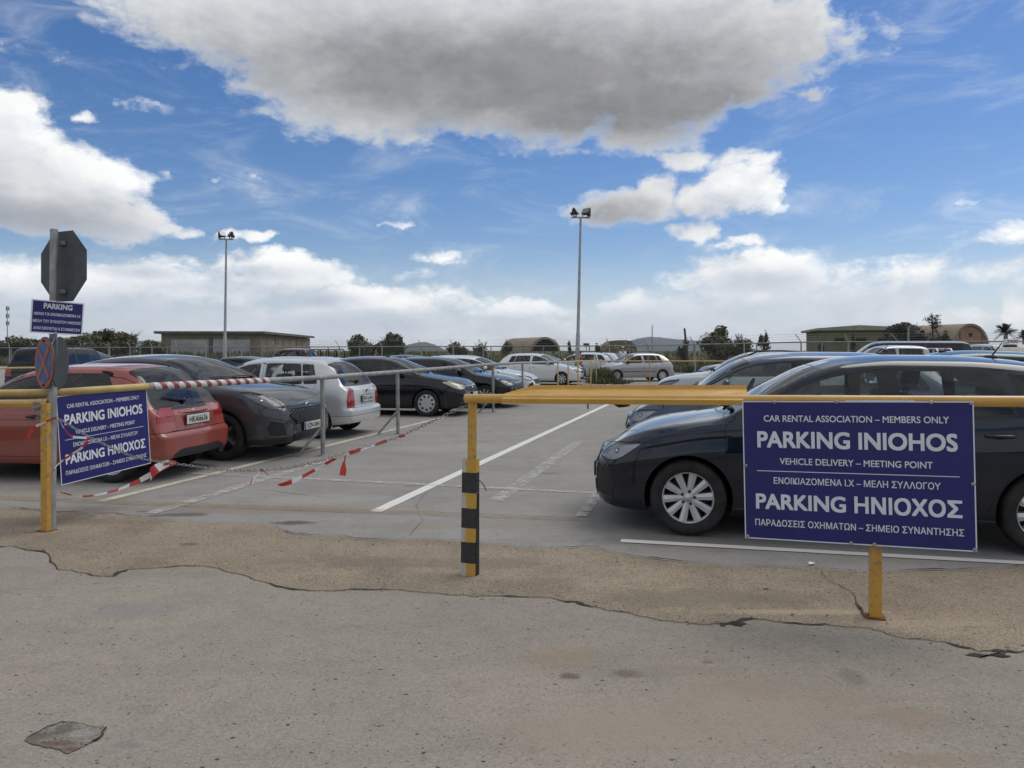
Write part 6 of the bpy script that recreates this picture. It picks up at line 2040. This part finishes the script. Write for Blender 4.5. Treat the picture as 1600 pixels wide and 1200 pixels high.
# ragged conifer
def conifer(label, px, Y, top, wpx, seed):
    r = random.Random(seed); H = HC - (top - HY) / FPX * Y; rx = wpx / FPX * Y / 2
    t = thing('conifer', label, 'tree', ((px - 800) / FPX * Y, Y, 0))
    mb = MB(); mb.tube([(0, 0, -.1), (.08, 0, H * .5), (-.1, 0, H)], [.13, .09, .025], 7)
    tips = []
    for k in range(24):
        z_ = H * r.uniform(.3, .97); a = r.uniform(0, 6.28); ln = rx * r.uniform(.45, 1.1) * (1.25 - .7 * z_ / H)
        e_ = Vector((math.cos(a) * ln, math.sin(a) * ln, z_ + r.uniform(-.05, .3)))
        mb.tube([(0, 0, z_ - .15), e_], [.035, .012], 4); tips.append((Vector((0, 0, z_ - .1)), e_))
    mb.build('trunk', M['bark'], t)
    V_, F_ = [], []
    for s0, e_ in tips:
        for q in range(55):
            p = s0.lerp(e_, r.uniform(.3, 1.05)) + Vector((r.gauss(0, .13), r.gauss(0, .13), r.gauss(0, .10)))
            d = Vector((r.gauss(0, 1), r.gauss(0, 1), r.gauss(.3, 1))).normalized(); s_ = d.orthogonal().normalized()
            L_ = r.uniform(.10, .22); o_ = len(V_)
            V_ += [p, p + d * L_ * .5 + s_ * L_ * .28, p + d * L_, p + d * L_ * .5 - s_ * L_ * .28]; F_.append((o_, o_ + 1, o_ + 2, o_ + 3))
    me = bpy.data.meshes.new('crown'); me.from_pydata([tuple(v) for v in V_], [], F_); me.materials.append(LP)
    o = bpy.data.objects.new('crown', me); COL.objects.link(o); o.parent = t
conifer('tall ragged dark conifer between the round bush and the pink building', 1457, 66, 489, 44, 5)
# palm
def palm(label, px, Y, top, wpx, seed):
    r = random.Random(seed); H = HC - (top - HY) / FPX * Y; rr_ = wpx / FPX * Y / 2
    t = thing('palm', label, 'palm', ((px - 800) / FPX * Y, Y, 0))
    hc = H - rr_ * .55
    mb = MB(); mb.tube([(0, 0, -.1), (0, 0, hc * .5), (.03, 0, hc)], [.20, .17, .16], 9); mb.build('trunk', M['bark'], t)
    for k in range(46):
        a = r.uniform(0, 6.28); el_ = r.uniform(-.45, 1.4)
        d = Vector((math.cos(a) * math.cos(el_), math.sin(a) * math.cos(el_), math.sin(el_))); L_ = rr_ * r.uniform(.9, 1.2)
        mb = MB(); V_, F_ = [], []
        sd = d.cross(Vector((0, 0, 1))).normalized()
        n = 9
        for i in range(n):
            t0 = .2 + .8 * i / n
            c = Vector((0, 0, hc)) + d * L_ * t0 + Vector((0, 0, -.32 * L_ * t0 * t0))
            for sg in (-1, 1):
                e_ = c + (sd * sg * .55 + d * .7).normalized() * L_ * .34 * (1.1 - .6 * t0)
                o_ = len(V_); w = d * .05
                V_ += [c - w, c + w, e_]; F_.append((o_, o_ + 1, o_ + 2))
        mb.add(V_, F_)
        mb.tube([Vector((0, 0, hc)), Vector((0, 0, hc)) + d * L_ * .5 + Vector((0, 0, -.08 * L_)), Vector((0, 0, hc)) + d * L_ + Vector((0, 0, -.32 * L_))], [.03, .02, .006], 4)
        mb.build('frond', LA if k % 3 else LB, t)
palm('spiky fan palm above the silver taxi at the right', 1571, 66, 509, 36, 3)
palm('second palm cut by the right edge of the picture', 1600, 72, 518, 26, 4)
# rough grass along the fence and in the field: uncountable
def grass(name, n, area, seed, h0, h1, mats, w=.05):
    r = random.Random(seed); V_, F_, Mi = [], [], []
    for i in range(n):
        x_, y_, zz_ = area(r)
        for b_ in range(5):
            a = r.uniform(0, 6.28); h_ = r.uniform(h0, h1); d = Vector((math.cos(a), math.sin(a), 0)); bx = x_ + r.gauss(0, .12); by = y_ + r.gauss(0, .12)
            sd = Vector((-d.y, d.x, 0)) * w * r.uniform(.6, 1.3); o_ = len(V_); p = Vector((bx, by, zz_))
            V_ += [p - sd, p + sd, p + d * h_ * .35 + Vector((0, 0, h_))]; F_.append((o_, o_ + 1, o_ + 2)); Mi.append(r.choice((0, 0, 1, 2)))
    me = bpy.data.meshes.new(name); me.from_pydata([tuple(v) for v in V_], [], F_)
    for m in mats: me.materials.append(m)
    me.polygons.foreach_set('material_index', Mi); o = bpy.data.objects.new(name, me); COL.objects.link(o)
    return o
def along(r):
    x_ = r.uniform(-68, 45); off = r.random() ** 2 * 55
    y_ = fence_y(x_) + 1.5 + off
    return x_ * (1 + off / 70), y_, -.05 + min(1, off / 60) * 1.2
o = grass('grass', 9000, along, 3, .25, .75, [LB, LC, LD], .09); tag(o, 'rough green and dry grass beyond the fence', 'grass', None, 'stuff')
c0 = G(952, 598)
o = grass('grass', 260, lambda r: (c0.x - .35 + r.gauss(0, .22), c0.y + r.gauss(0, .5), 0), 9, .2, .85, [LB, LC, M['leaf_dry']], .03); tag(o, 'tall green weeds round the yellow railing posts', 'weeds', None, 'stuff')
c1 = G(962, 599)
o = grass('grass', 300, lambda r: (c1.x - .3 + r.gauss(0, .35), c1.y - .2 + r.gauss(0, .4), 0), 10, .08, .32, [LB, LA, LC], .03); tag(o, 'low green weeds before the front wheel of the silver hatchback', 'weeds', None, 'stuff')
# rubble bank behind the white hatchback
m_rub = noisy('earth_bank', (.16, .115, .075), (.26, .20, .14), 1.2, .95, 0, 6, .8, .05)
mb = MB(); r = random.Random(8)
for k in range(160):
    u_ = r.random(); x_ = -4.5 + u_ * 10; y_ = fence_y(x_) - 1.6 + r.gauss(0, .5); s_ = r.uniform(.12, .45)
    mb.ell((x_, y_, s_ * .3 + r.random() * .5 * math.sin(math.pi * u_)), (s_, s_ * r.uniform(.6, 1), s_ * r.uniform(.5, .9)), 7, 5)
o = mb.build('earth_bank', m_rub); tag(o, 'brown earth and rubble bank at the foot of the fence', 'rubble', None, 'stuff')

# ---------------------------------------------------------------- people by the far cars
m_skin = plain('skin', (.36, .20, .13), .55); m_shirt = plain('white_shirt', (.66, .66, .67), .8); m_trs = plain('dark_trousers', (.03, .032, .04), .8); m_redt = plain('red_top', (.34, .05, .04), .8); m_hair = plain('dark_hair', (.02, .015, .012), .7); m_cap = plain('pale_cap', (.55, .50, .42), .7)
def skin_mesh(name, verts, edges, mat, parent, sub=1):
    me = bpy.data.meshes.new(name); me.from_pydata([v[0] for v in verts], edges, [])
    o = bpy.data.objects.new(name, me); COL.objects.link(o)
    md = o.modifiers.new('skin', 'SKIN'); md.use_smooth_shade = True
    for i, v in enumerate(verts):
        sv = me.skin_vertices[0].data[i]; sv.radius = v[1] if isinstance(v[1], tuple) else (v[1], v[1]); sv.use_root = (i == 0)
    ss = o.modifiers.new('sub', 'SUBSURF'); ss.levels = sub; ss.render_levels = sub
    dg = bpy.context.evaluated_depsgraph_get(); dg.update()
    m2 = bpy.data.meshes.new_from_object(o.evaluated_get(dg)); m2.name = name
    bpy.data.objects.remove(o)
    m2.materials.clear(); m2.materials.append(mat)
    o = bpy.data.objects.new(name, m2); COL.objects.link(o); o.parent = parent
    return o
def person(label, loc, rz, top, h=1.74, cap=None):
    t = thing('person', label, 'person', loc, rz)
    k = h / 1.74
    def P(x, y, z): return (x * k, y * k, z * k)
    V_ = [(P(0, 0, .93), .135), (P(0, 0, 1.12), .125), (P(0, 0, 1.34), .135), (P(0, .005, 1.47), .055), (P(0, -.01, 1.60), (.078, .095)), (P(0, -.005, 1.69), .06),
          (P(.19, 0, 1.41), .05), (P(.235, .01, 1.14), .040), (P(.22, -.06, .90), .030), (P(.215, -.08, .82), .028), (P(-.19, 0, 1.41), .05), (P(-.235, .01, 1.14), .040), (P(-.22, -.06, .90), .030), (P(-.215, -.08, .82), .028),
          (P(.10, 0, .84), .088), (P(.11, -.01, .48), .058), (P(.11, .01, .09), .042), (P(.12, -.12, .035), .038), (P(-.10, 0, .84), .088), (P(-.11, -.01, .48), .058), (P(-.11, .01, .09), .042), (P(-.12, -.12, .035), .038)]
    E_ = [(0, 1), (1, 2), (2, 3), (3, 4), (4, 5), (2, 6), (6, 7), (7, 8), (8, 9), (2, 10), (10, 11), (11, 12), (12, 13), (0, 14), (14, 15), (15, 16), (16, 17), (0, 18), (18, 19), (19, 20), (20, 21)]
    skin_mesh('body', V_, E_, m_skin, t)
    V_ = [(P(0, 0, .90), .15), (P(0, 0, 1.12), .142), (P(0, 0, 1.34), .152), (P(0, .005, 1.45), .07), (P(.19, 0, 1.41), .066), (P(.225, .01, 1.22), .056), (P(-.19, 0, 1.41), .066), (P(-.225, .01, 1.22), .056)]
    skin_mesh('shirt', V_, [(0, 1), (1, 2), (2, 3), (2, 4), (4, 5), (2, 6), (6, 7)], top, t)
    V_ = [(P(0, 0, .94), .142), (P(.10, 0, .82), .10), (P(.11, -.01, .48), .075), (P(.11, .01, .10), .065), (P(-.10, 0, .82), .10), (P(-.11, -.01, .48), .075), (P(-.11, .01, .10), .065)]
    skin_mesh('trousers', V_, [(0, 1), (1, 2), (2, 3), (0, 4), (4, 5), (5, 6)], m_trs, t)
    mb = MB(); mb.ell(P(0, .012, 1.665), (.088, .10, .085), 14, 8); mb.build('hair', m_hair, t)
    if cap:
        mb = MB(); mb.ell(P(0, 0, 1.705), (.095, .11, .06), 14, 8); mb.box(P(0, -.13, 1.69), (.14, .10, .015)); mb.build('cap', cap, t)
    return t
person('person in a white shirt and pale cap standing behind the far white cars', ((973 - 800) / FPX * 46, 46, 0), R(10), m_shirt, 1.80, m_cap)
person('person in a red top standing beside the foot of the right lamp mast', ((906 - 800) / FPX * 38.6, 38.6, 0), R(70), m_redt, 1.24 / 1.0 if False else 1.55)

# ---------------------------------------------------------------- parked cars
import copy
def vary(sp, kz=1.0, **kw):
    s = dict(sp)
    if kz != 1.0:
        s['top'] = [(a, b if b < .6 else .6 + (b - .6) * kz) for a, b in sp['top']]
        s['belt'] = [(a, b if b < .6 else .6 + (b - .6) * kz) for a, b in sp['belt']]
    s.update(kw)
    return s
GRP = 'cars parked in the lot'
def park(root, label, local, world, ang, cat='car'):
    tag(root, label, cat, GRP)
    place(root, local, world, ang)
    return root
def nocopy(sp, **kw):
    s = dict(sp); s['extras'] = [e for e in sp.get('extras', []) if e[0] not in ('badge', 'rub')]; s['fplate'] = None
    s.update(kw); return s
hero = build_car(HATCH_A, 'car', 1.5)
park(hero, 'dark navy hatchback with silver alloys behind the large blue sign', (4.16 / 2 - .82, .86), (1.47, 6.15), 165.8)
red = build_car(MICRO, 'car', 1.4)
park(red, 'faded red small hatchback behind the left blue sign, seen from its rear', (1.86 - 3.06, .77), (-4.70, 8.62), 172)
cross = build_car(CROSS, 'car', 1.4)
park(cross, 'dark grey crossover with net grille, right of the red hatchback', (2.10 - .90, -.87), tuple(G(346, 720))[:2], -11.5)
silv = build_car(HATCH_D, 'car', 1.3)
park(silv, 'silver white hatchback seen from its rear between the grey crossover and black hatchback', (1.985 - 3.27, .80), (-3.50, 13.0), 170)
blk = build_car(HATCH_E, 'car', 1.15)
park(blk, 'black hatchback with yellowed headlamps and plastic wheel trims', (2.17 - .92, -.89), tuple(G(666, 651))[:2], -11)
mpv = vary(HATCH_A, 1.0, paint=BLUEG, wheel=WBK, wheels=(.80, 3.47),
           L=4.16, top=[(0, .68), (.05, .74), (.2, .82), (.5, .92), (.84, 1.0), (1.2, 1.25), (1.5, 1.42), (1.8, 1.50), (2.3, 1.535), (3.0, 1.53), (3.5, 1.48), (3.8, 1.40), (3.95, 1.2), (4.16, .95)],
           roofw=[(.8, .76), (1.2, .68), (1.6, .62), (2.3, .60), (3.3, .59), (3.7, .58), (4.16, .6)], ws=(.84, 1.60), rw=(3.62, 3.97),
           wins=[(1.03, 1.03, 2.33, 2.30, 0), (2.47, 2.45, 3.24, 3.14, 1), (3.34, 3.25, 3.70, 3.54, None)],
           doors=[dict(a=.98, rear=[(2.42, 0), (2.42, .6), (2.41, 1.0)], top1=2.385, top0=1.04, first=True), HATCH_A['doors'][1]], mirror=1.40, seatx=2.0, fplate=None)
mp = build_car(mpv, 'car', 1.15)
park(mp, 'dark blue grey family car behind the navy hatchback, its bonnet over the yellow bar', (2.05, .4), (1.62, 10.25), 166.5)
sc = build_car(vary(CROSS, 1.06, paint=SILV, fplate=None, wheel=WBK, extras=[('front_wipers',), ('rails', 1.95, 3.55, M['black'])]), 'car', 1.0)
park(sc, 'silver crossover with black roof rails beyond the blue grey family car', (2.1, .6), (2.78, 15.0), 166)
b2 = build_car(vary(HATCH_A, .85, paint=BLK, wheel=dict(W10, mat=M['alloy_edge']), front=HATCH_A['front'] + [('lamp_strip', 'fc', [(.80, .30), (.83, .30), (.80, .56), (.77, .56)], True)], glass=M['tint'], fplate=(.44, None)), 'car', 1.05)
park(b2, 'black hatchback with daytime light fangs, second of the two black cars', (4.16 / 2 - .82, -.86), tuple(G(757, 638))[:2], -12)
# kinds that stand in the lot more than once are built once and copied
protoA = build_car(nocopy(vary(HATCH_A, .88, paint=WHIT)), 'car', .85)
park(protoA, 'white hatchback half hidden behind the second black car', (2.05, -.3), (.74, 23.5), -12)
protoD = build_car(nocopy(HATCH_D, paint=WHIT, wheel=WBK, handle_mat=WHIT, mirror_mat=WHIT), 'car', .9)
park(protoD, 'white hatchback seen side on behind the end of the grey railing', (1.985 - .80, -.80), tuple(G(877.5, 602))[:2], -15)
protoE = build_car(nocopy(HATCH_E, paint=DARK, head='clear'), 'car', .85)
park(protoE, 'charcoal hatchback directly behind the side on white hatchback', (2.17, 0), (3.6, 36.9), -17)
s2 = build_car(nocopy(HATCH_D, paint=SILV, extras=[('rub', .50, [(1.10, 2.20, 0), (2.33, 2.86, 1)])]), 'car', .9)
park(s2, 'silver hatchback with dark rub strips by the far yellow railing', (1.985 - .80, .80), (5.22, 36.6), 194)
def again(proto, old, new, label, local, world, ang, zs=1.0, cat='car'):
    c = copy_tree(proto)
    if new is not old: recolour(c, old, new)
    c.scale = (1, 1, zs)
    return park(c, label, local, world, ang, cat)
again(protoA, WHIT, WHIT, 'white car showing its red rear lamp left of the far silver hatchback', (-2.05, 0), (5.65, 40.2), 163, 1.04)
again(protoD, WHIT, WHIT, 'white car at the feet of the person in the white shirt', (-1.985, 0), (6.75, 43.5), 160, 1.0)
again(protoE, DARK, DARK, 'dark car with its nose showing right of the far silver hatchback', (2.17, 0), (8.2, 32.2), 178, 1.0)
again(protoD, WHIT, GREEN, 'dark green car whose roof shows over the navy hatchback', (0, 0), (7.0, 12.0), 167, 1.08)
again(protoD, WHIT, WHIT, 'white car whose roof shows at the right edge beyond the navy hatchback', (0, 0), (10.9, 15.6), 166, 1.04)
again(protoD, WHIT, WHIT, 'white car low behind the roof of the red hatchback', (0, 0), (-9.5, 17.2), 168, .93)
again(protoA, WHIT, DARK, 'charcoal car whose roof shows just right of the sign pole', (0, 0), (-18.9, 33.0), -12, 1.12)
again(protoD, WHIT, WHIT, 'white car behind the windscreen of the grey crossover', (0, 0), (-8.9, 20.0), -12, .94)
again(protoE, DARK, BLK, 'black car behind the front door of the silver white hatchback', (0, 0), (-10.2, 27.0), 168, .95)
again(protoD, WHIT, WHIT, 'white car whose roof shows between the silver white and black hatchbacks', (0, 0), (-5.8, 24.2), -12, .94)
again(protoE, DARK, DARK, 'dark car farthest back, its roof over the second black hatchback', (0, 0), (-4.1, 31.0), -12, .97)
def roll_bars(root, n=3):
    for k in range(n):
        x_ = 2.5 - 3.35 - k * .38
        mb = MB(); mb.tube([(x_, -.72, 1.0), (x_, -.68, 1.52), (x_, -.55, 1.60), (x_, .55, 1.60), (x_, .68, 1.52), (x_, .72, 1.0)], .028, 8); mb.build('roll_bar', M['black'] if n > 2 else M['alloy'], root)
    return root
pk = build_car(PICK, 'pickup_truck', .8); roll_bars(pk, 4)
park(pk, 'maroon pickup truck with black load bars before the long building', (0, 0), (-9.9, 34.0), 174, 'pickup truck')
pk2 = build_car(vary(PICK, 1.06, paint=SILV), 'pickup_truck', .8); roll_bars(pk2, 2)
park(pk2, 'silver pickup cab with roll bars in front of the dark van', (2.5 - 2.0, 0), (11.0, 22.0), 171, 'pickup truck')
vn = build_car(VAN, 'van', .8)
park(vn, 'dark van standing behind the silver pickup at the right', (2.475, 0), (11.9, 28.3), 161, 'van')
f1 = build_car(FOURX, 'car', .85); mb = MB()
for q in (-.5, .5): mb.tube([(.9, q, 1.70), (-1.6, q, 1.70)], .025, 6)
for q in np.linspace(-1.4, .8, 6): mb.tube([(q, -.55, 1.71), (q, .55, 1.71)], .018, 6)
mb.build('roof_rack', M['black'], f1)
park(f1, 'black off-roader with roof rack seen from behind at the left edge', (-2.25, 0), (-15.7, 24.0), 90)
f2 = copy_tree(f1); f2.name = 'car'
for ch in list(f2.children):
    if ch.name.startswith('roof_rack'): bpy.data.objects.remove(ch)
recolour(f2, BLK, SILV); f2.scale = (1, 1, 1.08)
mb = MB(); mb.box((.25, 0, 1.745), (.16, .46, .13), bev=.02); so = mb.build('roof_sign', M['white'], f2)
tx = text_mesh('TAXI', 'sign_lettering', M['red'], so, width=.32, height=.085, bold=.02); tx.rotation_euler = (0, 0, R(90)); tx.location = (.332, 0, 1.745)
park(f2, 'silver taxi with a white roof sign at the right edge under the palms', (2.25, 0), (17.2, 23.8), -98)
f3 = copy_tree(f1); f3.name = 'car'
recolour(f3, BLK, DARK)
for ch in list(f3.children):
    if ch.name.startswith('roof_rack'): bpy.data.objects.remove(ch)
park(f3, 'dark off-roader between the pink building and the silver taxi', (0, 0), (20.6, 33.0), 80); f3.scale = (1, 1, 1.06)
# white paper sheets on the seats of the black hatchback
for yy in (-.36,):
    mb = MB(); mb.box((-.30, 0, 0), (.004, .26, .30)); p_ = mb.build('paper', M['white'], blk); p_.location = (.05, -.36, 1.0); p_.rotation_euler = (0, R(-14), R(-70))

# ---------------------------------------------------------------- air between here and the mountain
m, B, b = newmat('air')
t_ = m.node_tree
t_.nodes.remove(b)
pv = B.n('ShaderNodeVolumePrincipled'); pv.inputs['Color'].default_value = (.80, .87, 1.0, 1); pv.inputs['Density'].default_value = .00009; pv.inputs['Anisotropy'].default_value = .2
t_.links.new(pv.outputs[0], t_.nodes['Material Output'].inputs['Volume'])
mb = MB(); mb.box((0, 2420, 46), (10200, 5360, 100)); o = mb.build('haze', m); tag(o, 'thin pale haze over the far field and mountain', 'haze', None, 'stuff')
